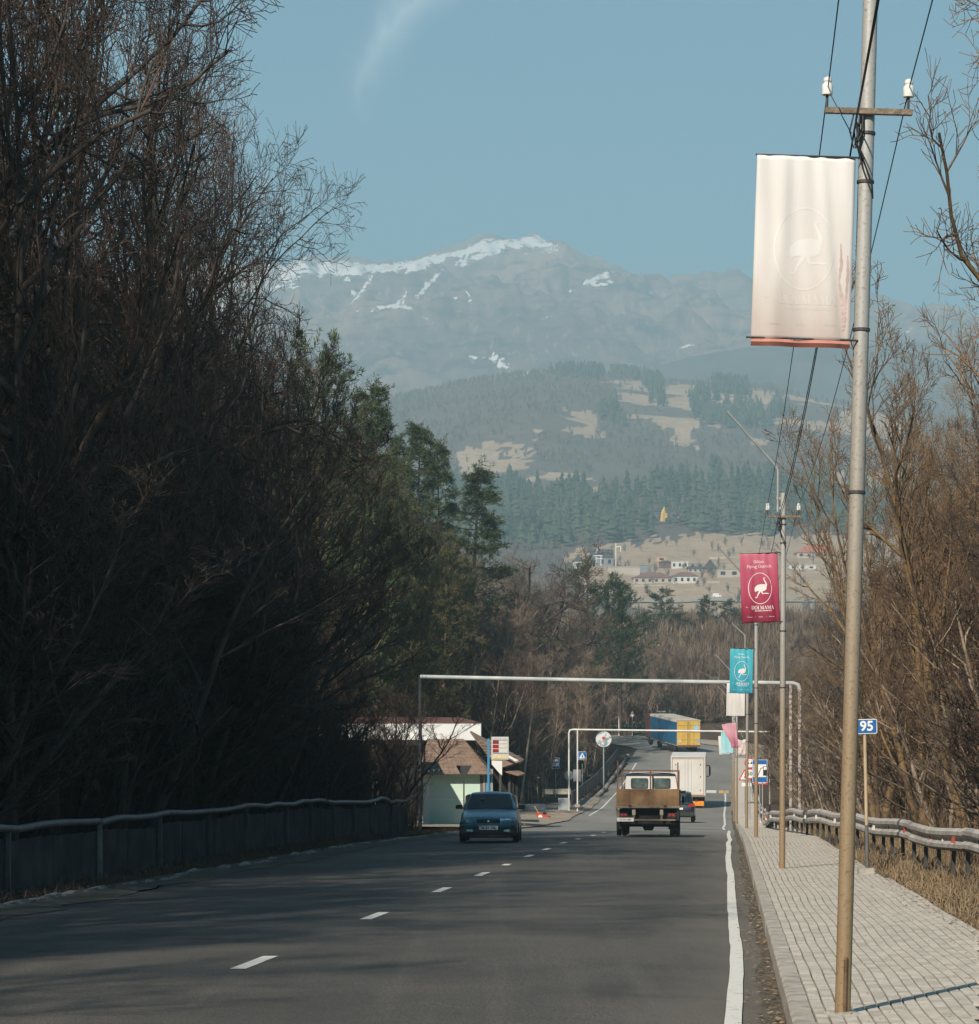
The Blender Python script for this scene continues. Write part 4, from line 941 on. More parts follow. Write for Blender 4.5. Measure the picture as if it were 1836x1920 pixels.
def street_pole(d, x, zb, H, cross, label, lean=(0, 0), arm=None, rad=.054, ins=True, loops=False):
    t = thing('street_pole', label, 'pole', (x, d, zb), 0, 'steel poles along the right sidewalk')
    t.rotation_euler = (lean[1], lean[0], 0)
    mb = MB(); mb.tube([(0, 0, -.3), (0, 0, H*.35), (0, 0, H*.7), (0, 0, H)], [rad*1.03, rad, rad*.99, rad*.95], 20); mb.build('pole', M_pole, t, smooth=True)
    if cross:
        mb = MB(); mb.box(-.305, .305, -.055-.035, -.055, cross-.022, cross+.022); mb.build('crossarm', M_wood, t, bevel=.004)
        if ins: insulator(t, -.285, cross+.13); insulator(t, .285, cross+.13)
    mb = MB()
    for z in (cross-.14, cross-.48, 1.9*H/3.0, 1.45*H/3.): mb.lathe([(rad+.001, -.012), (rad+.007, -.01), (rad+.007, .01), (rad+.001, .012)], (0, 0, z), 16)
    mb.build('clamp', M_dark, t)
    if arm: lamp_arm(t, H, *arm)
    if loops:
        mb = MB()
        for k in range(4):
            a = k*.9; mb.tube([(-.10+.02*k, -.07, cross+.0), (-.13+.03*k, -.08, cross-.14), (-.10+.02*math.sin(a), -.08, cross-.26), (-.075+.01*k, -.07, cross-.16), (-.09, -.07, cross-.06)], .006, 6)
        mb.tube([(-.09, -.07, cross-.2), (-.02, -.07, cross-.36), (.04, -.06, cross-.52), (.05, -.03, cross-.60)], .006, 6); mb.tube([(-.08, -.07, cross-.22), (-.03, -.072, cross-.40), (.03, -.065, cross-.55)], .006, 6)
        mb.tube([(-.27, -.03, cross+.13), (-.2, -.09, cross-.02), (-.12, -.09, cross-.16)], .004, 5); mb.build('cable_loops', M_black, t, smooth=True)
    return t
POLES = [(18.7, 2.476, None, 7.6, 6.33, None), (49.0, 5.38, None, 6.92, 6.48, None), (76, 7.60, None, 6.75, 6.55, None), (101, 9.74, None, 6.85, 6.4, None), (130, 12.06, None, 6.8, 6.3, None), (157, 14.4, None, 6.8, 6.3, None), (185, 16.85, None, 6.8, 6.3, None), (-10.5, -.25, None, 7.2, 6.4, None)]
PLAB = ['nearest tall steel pole carrying the faded white banner', 'second pole along the sidewalk, carrying the magenta banner and a long lamp arm', 'third pole, standing behind the magenta one and carrying the teal banner', 'fourth pole, behind the teal banner, with a blank white banner', 'fifth pole, with the torn pink banner', 'sixth pole, partly hidden behind the torn pink banner', 'seventh and farthest pole of the row, with a small white banner', 'pole behind the photographer that the overhead wires run to']
pts = []
for i, (d, x, _, H, cr, _) in enumerate(POLES):
    zb = float(zr(d))+KH-.02 if i != 0 else PZ(1905, 18.7)
    t = street_pole(d, x, zb, H, cr, PLAB[i], lean=((.0275, 0) if i == 0 else (random.uniform(-.006, .006), 0)), arm=(None if i in (0, 7) else ((1.0, -.1, False) if i != 3 else (.72, -.1, True))), loops=(i in (0, 1)))
    pts.append((t, d, x, zb, H, cr))
# steel bar leaning on the foot of the nearest pole
mb = MB()
P0x, P0z = pts[0][2], pts[0][3]
bar = MB(); bar.tube([(0, 0, -.02), (.012, .0, .42)], .011, 8)
for k in range(26): bar.lathe([(.011, -.003), (.0145, 0), (.011, .003)], (.0003*k, 0, .01+k*.0155), 8)
b_ = bar.build('rebar', mat('rusty rebar', (.16,.095,.055), .9, .3, 20), None, (P0x+.004, 18.7-.068, P0z), smooth=True); tag(b_, 'short ribbed steel bar standing against the foot of the nearest pole', 'bar')
fm = MB()
for k in range(18):
    a = k*.35; r_ = .08+.07*random.random(); fm.lathe([(r_*.5, 0), (r_*.42, .02+.02*random.random()), (.01, .035)], (P0x+math.cos(a)*.11*random.random(), 18.7-.02+math.sin(a)*.1, P0z-.003), 7)
tag(fm.build('mortar_patch', M_conc, smooth=True), 'rough mortar spill round the foot of the nearest pole', 'mortar')

# banners -----------------------------------------------------------------
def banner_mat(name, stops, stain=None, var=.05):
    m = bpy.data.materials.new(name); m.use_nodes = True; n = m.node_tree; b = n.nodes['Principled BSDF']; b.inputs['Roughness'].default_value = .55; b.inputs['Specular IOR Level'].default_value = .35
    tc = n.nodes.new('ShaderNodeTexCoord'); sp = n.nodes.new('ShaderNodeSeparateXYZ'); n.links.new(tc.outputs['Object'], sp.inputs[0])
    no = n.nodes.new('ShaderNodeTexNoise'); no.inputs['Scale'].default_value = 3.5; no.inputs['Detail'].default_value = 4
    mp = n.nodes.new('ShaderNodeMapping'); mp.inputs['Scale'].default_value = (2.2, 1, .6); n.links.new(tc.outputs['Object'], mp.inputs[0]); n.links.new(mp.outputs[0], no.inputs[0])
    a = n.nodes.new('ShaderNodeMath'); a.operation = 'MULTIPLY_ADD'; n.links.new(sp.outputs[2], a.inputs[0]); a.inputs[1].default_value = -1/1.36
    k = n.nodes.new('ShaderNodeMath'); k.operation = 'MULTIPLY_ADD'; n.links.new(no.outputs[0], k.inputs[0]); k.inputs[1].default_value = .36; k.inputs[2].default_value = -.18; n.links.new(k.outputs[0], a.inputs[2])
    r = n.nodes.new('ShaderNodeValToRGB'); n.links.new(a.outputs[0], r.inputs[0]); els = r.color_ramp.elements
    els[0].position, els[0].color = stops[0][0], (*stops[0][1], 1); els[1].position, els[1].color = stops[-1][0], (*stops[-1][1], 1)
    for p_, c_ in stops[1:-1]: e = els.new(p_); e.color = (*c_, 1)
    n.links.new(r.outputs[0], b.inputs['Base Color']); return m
def ribbon2(pts, ws):
    v = []; f = []
    for i, (x, z) in enumerate(pts):
        a = pts[max(i-1, 0)]; c = pts[min(i+1, len(pts)-1)]; dx, dz = c[0]-a[0], c[1]-a[1]; l = math.hypot(dx, dz) or 1; w = ws[i] if isinstance(ws, (list, tuple)) else ws
        v += [(x-dz/l*w/2, 0, z+dx/l*w/2), (x+dz/l*w/2, 0, z-dx/l*w/2)]
    for i in range(len(pts)-1): f.append((2*i, 2*i+1, 2*i+3, 2*i+2))
    return v, f
def serif_word(word, h, cx, cz):
    """high-contrast capitals with serifs, from strokes"""
    T, t = .17, .045; adv = 0; out = []
    W = {'D': .80, 'O': .84, 'L': .66, 'M': 1.02, 'A': .84}
    for ch in word:
        w = W[ch]; S = []
        arc = lambda x0, rx, a0, a1, th: None
        if ch == 'D':
            S += [([(.15, 0), (.15, 1)], T), ([(0, .02), (.4, .02)], t), ([(0, .98), (.4, .98)], t)]
            S.append(([(.36+.36*math.sin(a), .5+.48*math.cos(a)) for a in np.linspace(0, PI, 12)], [t+(T-t)*math.sin(a) for a in np.linspace(0, PI, 12)]))
        if ch == 'O': S.append(([(.42+.35*math.sin(a), .5+.5*math.cos(a)) for a in np.linspace(0, 2*PI, 21)], [t+(T-t)*abs(math.sin(a)) for a in np.linspace(0, 2*PI, 21)]))
        if ch == 'L': S += [([(.17, 0), (.17, 1)], T), ([(.02, .98), (.34, .98)], t), ([(0, .02), (.6, .02)], t), ([(.58, 0), (.60, .26)], t)]
        if ch == 'M': S += [([(.12, 0), (.12, 1)], t*1.2), ([(.14, 1), (.48, .03)], T*.9), ([(.48, .03), (.80, 1)], t*1.2), ([(.84, 0), (.84, 1)], T), ([(0, .02), (.25, .02)], t), ([(.70, .02), (1., .02)], t), ([(.0, .98), (.2, .98)], t), ([(.76, .98), (1., .98)], t)]
        if ch == 'A': S += [([(.12, 0), (.40, 1)], t*1.2), ([(.38, 1), (.68, 0)], T), ([(.2, .33), (.58, .33)], t), ([(0, .02), (.25, .02)], t), ([(.54, .02), (.84, .02)], t)]
        for p_, w_ in S: out.append(([(adv+x, z) for x, z in p_], w_))
        adv += w+.06
    res = []
    for p_, w_ in out: res.append(ribbon2([(cx+(x-adv/2)*h*.95, cz+(z-.5)*h) for x, z in p_], [q*h for q in w_] if isinstance(w_, list) else w_*h))
    return res
def banner_print():
    """all lettering and the bird, flat in x-z; origin at the top right corner of the cloth"""
    mb = MB(); W2 = -.35
    n = 40; ring = [(W2+.005+.213*math.sin(a), -.655+.29*math.cos(a)) for a in np.linspace(0, 2*PI, n+1)]; mb.add(*ribbon2(ring, .011))
    # bird, in thousandths of the zoomed drawing: x 470..830, y 620..1150 -> cloth units
    sx = .213*2/575.0; f = lambda x, y: (W2+.005+(x-608)*sx, -.655-(y-897)*sx*1.0)
    body = [(470,925),(478,880),(510,840),(560,805),(620,795),(680,792),(725,800),(745,812),(765,850),(770,900),(755,935),(720,960),(680,968),(640,975),(600,968),(560,962),(520,968),(490,985),(478,960)]
    v = [(f(x, y)[0], 0, f(x, y)[1]) for x, y in body]; c = f(630, 885); v.append((c[0], 0, c[1])); k = len(body); mb.add(v, [(i, (i+1) % k, k) for i in range(k)])
    for pl, w in (([(745,850),(762,805),(752,755),(725,705),(705,665),(712,640),(745,634)], [60,42,30,24,24,28,8]), ([(615,955),(580,1010),(550,1060),(530,1110),(515,1135),(476,1130)], [46,34,24,22,22,16]), ([(650,955),(652,1000),(668,1035),(730,1025),(780,1030),(828,1036)], [44,34,26,20,26,8])):
        mb.add(*ribbon2([f(x, y) for x, y in pl], [q*sx for q in w]))
    for v, fa in serif_word('DOLMAMA', .068, W2+.045, -1.015): mb.add(v, fa)
    def put(txt, size, x, z, bold=.0):
        me = text_mesh(txt, size, 0, bold); v = [(q.co.x+x, q.co.y, q.co.z+z) for q in me.vertices]; fa = [tuple(p_.vertices) for p_ in me.polygons]; mb.add(v, fa); bpy.data.meshes.remove(me)
    put('Dilijan', .075, W2-.005, -.155); put('Flying Ostrich', .080, W2-.0, -.245); put('by', .035, W2-.252, -1.0); put("Armenia's Restaurant", .036, W2+.05, -1.075, .0008)
    put('Yerevan', .030, W2-.2, -1.19); put('|', .03, W2-.105, -1.19); put('Dilijan', .030, W2, -1.19); put('|', .03, W2+.11, -1.19); put('Moscow', .030, W2+.2, -1.19)
    me = bpy.data.meshes.new('p'); me.from_pydata(mb.v, [], mb.f); bm = bmesh.new(); bm.from_mesh(me); bmesh.ops.triangulate(bm, faces=bm.faces)
    for it in range(4):
        es = [e for e in bm.edges if e.calc_length() > .03]
        if not es: break
        bmesh.ops.subdivide_edges(bm, edges=es, cuts=1); bmesh.ops.triangulate(bm, faces=bm.faces)
    bm.verts.index_update(); mb.v = [tuple(q.co) for q in bm.verts]; mb.f = [tuple(q.index for q in f_.verts) for f_ in bm.faces]; bm.free(); bpy.data.meshes.remove(me)
    return mb
PRINT = banner_print(); WARP = {}
def banner(d, xr, zt, label, m, print_m, w=.69, h=1.34, tilt=0.0, amp=.012, torn=None, hem=None, yoff=-.075, sweep=0.0, seed=0):
    """cloth hangs left of its pole from a short rod, a second rod in the hem"""
    t = thing('banner', label, 'banner', (xr, d+yoff, zt), 0, 'banners on the sidewalk poles'); t.rotation_euler = (0, tilt, sweep)
    def warp(x, z):
        y = amp*math.sin(x*16+seed)*(.3+.7*abs(z)/h)+amp*.8*math.sin(z*7+x*5+seed)+amp*1.2*math.sin((x*2+z)*9)*max(0, (-z/h)-.6)
        y += .006*math.sin(x*41+z*3+seed)*max(0, 1+z/h)+.010*math.exp(-((x+.2+z*.12)/.03)**2)-.008*math.exp(-((x+.47-z*.06)/.04)**2)
        if torn: y += .05*math.exp(-((x+.3+(-z)*.25-.3)/.04)**2)*(-z/h)
        return y
    def shape(x, z):
        if torn: return x*(1-.52*smooth01(-z/h)*1.0)-.0, z
        return x, z
    nx, nz = 28, 44; v = []; f = []
    for j in range(nz+1):
        for i in range(nx+1):
            x = -w+w*i/nx; z = -h*j/nz; X_, Z_ = shape(x, z); v.append((X_, warp(x, z), Z_+.006*math.sin(x*14+seed)*(j == nz)))
    for j in range(nz):
        for i in range(nx): a = j*(nx+1)+i; f.append((a, a+nx+1, a+nx+2, a+1))
    c = MB().add(v, f).build('cloth', m, t, smooth=True, fix=False); c.modifiers.new('thickness', 'SOLIDIFY').thickness = .0015
    if hem:
        hv = []; hf = []
        for i in range(nx+1):
            x = -w+w*i/nx
            for q, (dz, dy) in enumerate(((0, -.004), (-.022, -.022), (-.05, .0))): hv.append((x, warp(x, -h)+dy+.004*math.sin(x*30), -h+dz))
        for i in range(nx):
            for q in range(2): a = i*3+q; hf.append((a, a+1, a+4, a+3))
        MB().add(hv, hf).build('hem', hem, t, smooth=True, fix=False)
    WARP[t.name] = warp
    r = MB(); r.tube([(.06, .03, .008), (-.0, .0, .006), (-w-.01, 0, .004)], .007, 8); r.tube([(.06, .03, -h+.012), (0, .004, -h+.01), (-w-.035 if not torn else -w*.5, .004, -h+.008)], .007, 8); r.build('rod', M_dark, t, smooth=True)
    if print_m is not None:
        pv = []; skip = set(i for i, p_ in enumerate(PRINT.v) if p_[2] > -.33) if seed == 1 else set()
        for (x, y, z) in PRINT.v: xx = x*w/.70; pv.append((xx, warp(xx, z*h/1.30)-.0012, z*h/1.30))
        q = MB(); q.v = pv; q.f = [fa for fa in PRINT.f if not (set(fa) & skip)]; q.mi = [0]*len(q.f); q.build('print', print_m, t, fix=False, smooth=True)
    return t
def bl(py, d): return PZ(py, d)
M_pw = mat('faded white print', (.80,.79,.77), .6, .03, 5); M_pwm = mat('white print', (.74,.68,.68), .6, .04, 5)
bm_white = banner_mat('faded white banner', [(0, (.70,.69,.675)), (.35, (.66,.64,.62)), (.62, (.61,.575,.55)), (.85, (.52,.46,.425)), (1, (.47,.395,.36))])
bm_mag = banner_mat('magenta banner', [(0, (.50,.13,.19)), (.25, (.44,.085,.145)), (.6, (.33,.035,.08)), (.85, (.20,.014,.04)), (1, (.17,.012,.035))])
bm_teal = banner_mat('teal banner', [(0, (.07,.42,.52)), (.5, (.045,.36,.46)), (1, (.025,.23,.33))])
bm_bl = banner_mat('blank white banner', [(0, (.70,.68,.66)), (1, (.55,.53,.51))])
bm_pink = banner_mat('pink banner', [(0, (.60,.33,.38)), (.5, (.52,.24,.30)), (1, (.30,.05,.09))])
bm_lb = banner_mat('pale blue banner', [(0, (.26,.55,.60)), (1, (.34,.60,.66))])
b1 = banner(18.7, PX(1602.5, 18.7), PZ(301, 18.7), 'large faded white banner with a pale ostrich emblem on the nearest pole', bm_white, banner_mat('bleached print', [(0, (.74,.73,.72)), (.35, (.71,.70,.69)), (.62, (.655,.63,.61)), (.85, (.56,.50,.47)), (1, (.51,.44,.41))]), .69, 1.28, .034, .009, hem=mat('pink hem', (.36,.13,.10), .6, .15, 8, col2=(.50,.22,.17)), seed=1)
def fine(pl, ws, n=6):
    o = []; w = []
    for a, b, wa, wb in zip(pl[:-1], pl[1:], ws[:-1], ws[1:]):
        for i in range(n): o.append((a[0]+(b[0]-a[0])*i/n, a[1]+(b[1]-a[1])*i/n)); w.append((wa+(wb-wa)*i/n)*(1+.3*math.sin(len(o)*2.3)))
    return ribbon2(o, w)
sv_ = fine([(-.085, -.60), (-.075, -.74), (-.088, -.86), (-.060, -1.0), (-.045, -1.12), (-.05, -1.22)], [.006, .022, .010, .030, .034, .02]); sv2 = fine([(-.035, -.68), (-.028, -.8), (-.034, -.95), (-.045, -1.1)], [.008, .02, .016, .02]); mb = MB(); mb.add(*sv_); mb.add(*sv2); mb.v = [(x, WARP[b1.name](x, z)-.0017, z) for x, y, z in mb.v]; o = mb.build('stain', mat('pinkish stain', (.47,.36,.34), .6, .12, 8), b1, fix=False)
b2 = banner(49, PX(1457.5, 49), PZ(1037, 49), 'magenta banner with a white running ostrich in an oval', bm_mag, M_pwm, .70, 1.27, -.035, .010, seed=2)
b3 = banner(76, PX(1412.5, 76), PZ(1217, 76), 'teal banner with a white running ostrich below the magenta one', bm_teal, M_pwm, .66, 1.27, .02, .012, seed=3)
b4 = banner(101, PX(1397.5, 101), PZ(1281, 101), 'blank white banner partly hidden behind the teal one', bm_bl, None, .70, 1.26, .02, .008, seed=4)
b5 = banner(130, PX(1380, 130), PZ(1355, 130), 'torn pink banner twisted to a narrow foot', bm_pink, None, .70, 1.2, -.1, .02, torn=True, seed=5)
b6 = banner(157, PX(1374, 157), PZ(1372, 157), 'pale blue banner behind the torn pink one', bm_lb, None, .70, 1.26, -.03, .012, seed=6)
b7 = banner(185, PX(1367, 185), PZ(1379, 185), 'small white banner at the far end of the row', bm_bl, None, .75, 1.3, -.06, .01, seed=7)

# overhead wires ------------------------------------------------------------
def wire(name, a, b, sag, r, label, cat='cable', n=18):
    mb = MB(); a = Vector(a); b = Vector(b)
    mb.tube([a.lerp(b, i/n)-Vector((0, 0, sag*4*(i/n)*(1-i/n))) for i in range(n+1)], r, 5, False); return tag(mb.build(name, M_black, smooth=True, fix=False), label, cat, 'overhead wires along the poles')
order = [7, 0, 1, 2, 3, 4, 5, 6]
def tip(i, s):
    t, d, x, zb, H, cr = pts[i]; z = cr+.18; lean = .0275 if i == 0 else 0
    return Vector((x+s*.285+lean*z, d-.04, zb+z))
def bun(i, k):
    t, d, x, zb, H, cr = pts[i]; lean = .0275 if i == 0 else 0; z = cr-.06-.10*(k % 2); return Vector((x-.09-.012*k+lean*z, d-.09, zb+z))
seg = ['behind the photographer to the nearest pole', 'from the nearest pole to the magenta banner pole', 'from the magenta to the teal banner pole', 'from the teal to the blank white banner pole', 'from blank white to torn pink banner pole', 'between the two farthest banner poles', 'at the far end of the pole row']
for q in range(len(order)-1):
    i, j = order[q], order[q+1]
    wire('overhead_wire', tip(i, -1), tip(j, -1), .28, .0045, 'thin left wire on white insulators, '+seg[q])
    wire('overhead_wire', tip(i, 1), tip(j, 1), .34, .0045, 'thin right wire on white insulators, '+seg[q])
    if q < 4:
        for k in range(2 if q < 2 else 1): wire('power_cable', bun(i, k), bun(j, k), .30+.05*k, .009 if q < 2 else .012, 'black cable number %s hung beside the poles, ' % ('one', 'two', 'three')[k]+seg[q]) if False else wire('power_cable', bun(i, k), bun(j, k), .30+.06*k, .0055, ('upper', 'lower')[k]+' black cable left of the poles, '+seg[q])

# crash barrier ---------------------------------------------------------------
M_rail = mat('weathered barrier steel', (.30,.285,.265), .7, .15, 2.2, .3, 20, col2=(.46,.44,.41))
M_refr = mat('red reflector', (.26,.045,.032), .5, .3, 8); M_refw = mat('white reflector', (.50,.48,.45), .5, .2, 8)
bd = np.array([20, 28, 33, 43.6, 66, 88, 97, 106, 120, 140, 180, 262.]); bx = np.array([6.25, 6.95, 7.3, 8.0, 9.0, 9.9, 10.25, 10.95, 12.6, 14.5, 17.9, 25.2])
bdz = np.array([0, 0, 0, 0, 0, 0, -.12, -.34, -.30, -.1, 0, 0.])
barrier = thing('crash_barrier', 'long weathered steel crash barrier with red and white reflectors along the right sidewalk', 'crash barrier', (0, 0, 0))
def bpt(d): return Vector((float(np.interp(d, bd, bx)), d, float(zr(d))+KH-.02+float(np.interp(d, bd, bdz))+.03*math.sin(d*.6)))
prof = [(.0, .80), (-.035, .79), (-.085, .745), (-.085, .68), (-.02, .625), (-.02, .575), (-.085, .52), (-.085, .455), (-.035, .41), (0, .40), (.012, .41), (-.022, .455), (-.07, .47), (-.07, .51), (-.005, .57), (-.005, .63), (-.07, .69), (-.07, .735), (-.03, .775)]
d = 21.0; k = 0
while d < 255:
    L = 4.0; mb = MB(); n = 5; v = []; dz = random.uniform(-.012, .012); dy = -.004*(k % 2)
    for i in range(n):
        dd = d+L*1.04*i/(n-1); p = bpt(dd); q = (bpt(dd+.4)-bpt(dd-.4)).normalized(); nx_ = Vector((q.y, -q.x, 0))
        for a, z in prof: v.append(p+nx_*(a+dy)+Vector((0, 0, z+dz)))
    m_ = len(prof); f = [(i*m_+j, i*m_+(j+1) % m_, (i+1)*m_+(j+1) % m_, (i+1)*m_+j) for i in range(n-1) for j in range(m_)]
    mb.add(v, f).build('beam', M_rail, barrier, fix=False, smooth=False)
    d += L; k += 1
rot_at = lambda dd: Matrix.Translation(bpt(dd)) @ Matrix.Rotation(-math.atan2(bpt(dd+.5).x-bpt(dd-.5).x, 1), 4, 'Z')
d = 21.3; k = 0
post0 = None
while d < 200:
    if post0 is None:
        mb = MB(); mb.box(.02, .09, -.05, .05, -.6, .72); mb.box(-.02, .02, -.045, .045, .48, .72); post0 = mb.build('post', M_dark, barrier, bevel=.006); o = post0
    else: o = post0.copy(); COL.objects.link(o); o.parent = barrier
    o.matrix_local = rot_at(d) @ Matrix.Rotation(random.uniform(-.05, .05), 4, 'Y')
    d += 2.0
d = 22.0; k = 0; rf = {}
while d < 150:
    m_ = M_refr if k % 2 == 0 else M_refw
    if m_ not in rf:
        mb = MB(); mb.prism([(-.10, .555), (-.03, .545), (-.025, .655), (-.075, .66)], -.012, .012); rf[m_] = mb.build('reflector', m_, barrier); o = rf[m_]
    else: o = rf[m_].copy(); COL.objects.link(o); o.parent = barrier
    o.matrix_local = rot_at(d) @ Matrix.Rotation(random.uniform(-.25, .25), 4, 'Y'); d += 2.0 if d < 60 else 2.5; k += 1

# kilometre sign ---------------------------------------------------------------
M_blue = mat('sign blue', (.012,.115,.36), .45, .06, 6); M_signw = mat('sign white', (.76,.76,.74), .5, .05, 6); M_signr = mat('sign red', (.52,.035,.03), .5, .08, 6); M_back = mat('bare sign back', (.30,.32,.33), .55, .12, 6, metal=.4)
def rrect(w, h, r, n=5):
    p = []
    for cx_, cz_, a0 in ((w/2-r, h/2-r, 0), (-w/2+r, h/2-r, PI/2), (-w/2+r, -h/2+r, PI), (w/2-r, -h/2+r, 1.5*PI)):
        for i in range(n): a = a0+PI/2*i/(n-1); p.append((cx_+r*math.cos(a), cz_+r*math.sin(a)))
    return p
def disc(r, n=32): return [(r*math.cos(2*PI*i/n), r*math.sin(2*PI*i/n)) for i in range(n)]
def tri(s, up=True, r=.12):
    h = s*.866; pts_ = [(-s/2, -h/3), (s/2, -h/3), (0, 2*h/3)]; 
    if not up: pts_ = [(x, -z) for x, z in pts_][::-1]
    out = []
    for i in range(3):
        a, b, c = Vector(pts_[i-1]), Vector(pts_[i]), Vector(pts_[(i+1) % 3]); out += [tuple(b+(a-b)*.07), tuple(b+(c-b)*.07)]
    return out
def layer(t, name, poly, m, y, z, x=0, th=.003, parent=None):
    return MB().prism([(px_+x, pz_+z) for px_, pz_ in poly], y-th, y).build(name, m, parent or t)
def lettering(t, txt, size, m, x, y, z, bold=0.0, name='lettering', sx=1.0):
    me = text_mesh(txt, size, .001, bold); me.transform(Matrix.Diagonal((sx, 1, 1, 1))); me.materials.append(m); return link(name, me, t, (x, y, z))
def ground_or_road(x, d):
    la, z_, s_ = road_coords([x], [d])
    if la[0] > 5.1 and la[0] < 7.3 and d < 262: return float(zr(d))+KH
    return max(gz(x, d), float(zr(d))+.03 if -16 < la[0] < 5 and 108 < d < 200 else -99)
def sign_post(px_, d, label, zb=None, r=.03, h=2.5, m=None, name='road_sign', lean=0.0, cat='road sign', group=None):
    x = PX(px_, d); zb = ground_or_road(x, d) if zb is None else zb
    t = thing(name, label, cat, (x, d, zb), 0, group); t.rotation_euler = (0, lean, 0)
    MB().tube([(0, 0, -.25), (0, 0, h)], r, 10).build('post', m or M_galv, t, smooth=True); return t
M_post95 = mat('tan painted post', (.42,.33,.22), .6, .15, 3)
t = sign_post(1627, 46, 'small blue sign reading 95 on a tan post beside the barrier', r=.030, h=2.42, m=M_post95, lean=-.02)
MB().tube([(0, 0, 0), (0, 0, .85)], .0335, 10).build('post_sleeve', mat('grey paint', (.10,.10,.10), .7, .2, 5), t, smooth=True)
layer(t, 'plate', rrect(.42, .255, .03), M_signw, -.04, 2.55); layer(t, 'panel', rrect(.395, .23, .022), M_blue, -.0435, 2.55, th=.002)
lettering(t, '95', .235, M_signw, .03, -.0465, 2.55, .006)
blk = MB(); blk.box(-.14, .14, -.10, .12, -.05, .11); t2 = blk.build('concrete_block', M_conc, None, (PX(1624, 46), 46, float(zr(46))+KH), bevel=.015); tag(t2, 'small concrete footing block at the foot of the blue 95 sign', 'block')
# petrol sign
t = sign_post(1430, 118, 'tall blue sign with a black petrol pump on white', h=2.5)
z0 = PZ(1446, 118)-t.location.z
layer(t, 'plate', rrect(.66, 1.02, .03), M_signw, -.04, z0, -.12); layer(t, 'panel', rrect(.63, .99, .025), M_blue, -.0435, z0, -.12, .002); layer(t, 'field', rrect(.56, .56, .01), M_signw, -.047, z0+.02, -.12, .002)
pm = MB(); y0 = -.052
pm.prism([(.02, z0-.20), (.20, z0-.20), (.20, z0+.22), (.02, z0+.22)], y0, y0+.002); pm.build('pump', M_black, t)
layer(t, 'pump_window', [(.045, z0+.06), (.175, z0+.06), (.175, z0+.195), (.045, z0+.195)], M_signw, y0-.002, 0, 0, .002)
hz_ = MB(); hz_.add(*ribbon2([(.02, z0+.16), (-.08, z0+.12), (-.14, z0-.02), (-.20, z0-.18), (-.28, z0-.17)], .028)); o = hz_.build('hose', M_black, t, fix=False); o.location.y = y0
def red_tri(t, z, s=.9, x=0, y=-.04):
    layer(t, 'plate', tri(s), M_signr, y, z, x); layer(t, 'field', tri(s*.74), M_signw, y-.0035, z, x, .002)
def red_round(t, z, r=.33, x=0, y=-.04):
    layer(t, 'plate', disc(r), M_signr, y, z, x); layer(t, 'field', disc(r*.80), M_signw, y-.0035, z, x, .002)
t = sign_post(1425, 142, 'red edged warning triangle peeping out below the petrol sign'); z0 = PZ(1462, 142)-t.location.z; red_tri(t, z0)
layer(t, 'symbol', [(-.04, z0-.12), (.05, z0-.12), (.02, z0+.1), (-.03, z0+.1)], M_black, -.048, 0, 0, .002)
t = sign_post(1406, 150, 'post with a round no overtaking sign above a round 50 speed limit sign'); z1 = PZ(1431, 150)-t.location.z; z2 = PZ(1451, 150)-t.location.z
red_round(t, z1, .30); red_round(t, z2, .30); lettering(t, '50', .30, M_black, 0, -.048, z2, .006)
cr_ = MB(); cr_.prism([(.03, z1-.04), (.19, z1-.04), (.19, z1+.02), (.15, z1+.05), (.07, z1+.05), (.03, z1+.02)], -.05, -.048); cr_.build('symbol', M_black, t)
cr_ = MB(); cr_.prism([(-.19, z1-.04), (-.03, z1-.04), (-.03, z1+.02), (-.07, z1+.05), (-.15, z1+.05), (-.19, z1+.02)], -.05, -.048); cr_.build('symbol', M_signr, t)
layer(t, 'yellow_plate', rrect(.3, .3, .01), mat('sign amber', (.75,.36,.03), .5), -.03, (z1+z2)/2, .28)
t = sign_post(1397, 165, 'red edged warning triangle half hidden left of the speed limit sign'); z0 = PZ(1456, 165)-t.location.z; red_tri(t, z0, .85); layer(t, 'small_plate', rrect(.6, .22, .01), M_signw, -.04, z0-.5, .1)
layer(t, 'symbol', [(-.05, z0-.1), (.05, z0-.1), (0, z0+.14)], M_black, -.048, 0, 0, .002)
mb = MB(); v = []; 
for j in range(9):
    for i in range(7): a = i/6; b_ = j/8; v.append((.75*(a-.5)*(1-.35*(b_-.4)**2), .05*math.sin(i*2.1+j), 1.0*(.5-b_)+.05*math.sin(i*1.7)))
mb.add(v, [(j*7+i, (j+1)*7+i, (j+1)*7+i+1, j*7+i+1) for j in range(8) for i in range(6)])
o = mb.build('ragged_cloth', mat('dirty pink white cloth', (.55,.47,.46), .8, .2, 6), None, (PX(1391, 170), 170, PZ(1402, 170)), smooth=True, fix=False); o.modifiers.new('t', 'SOLIDIFY').thickness = .004
tag(o, 'ragged pinkish white cloth hanging behind the farther poles', 'cloth')

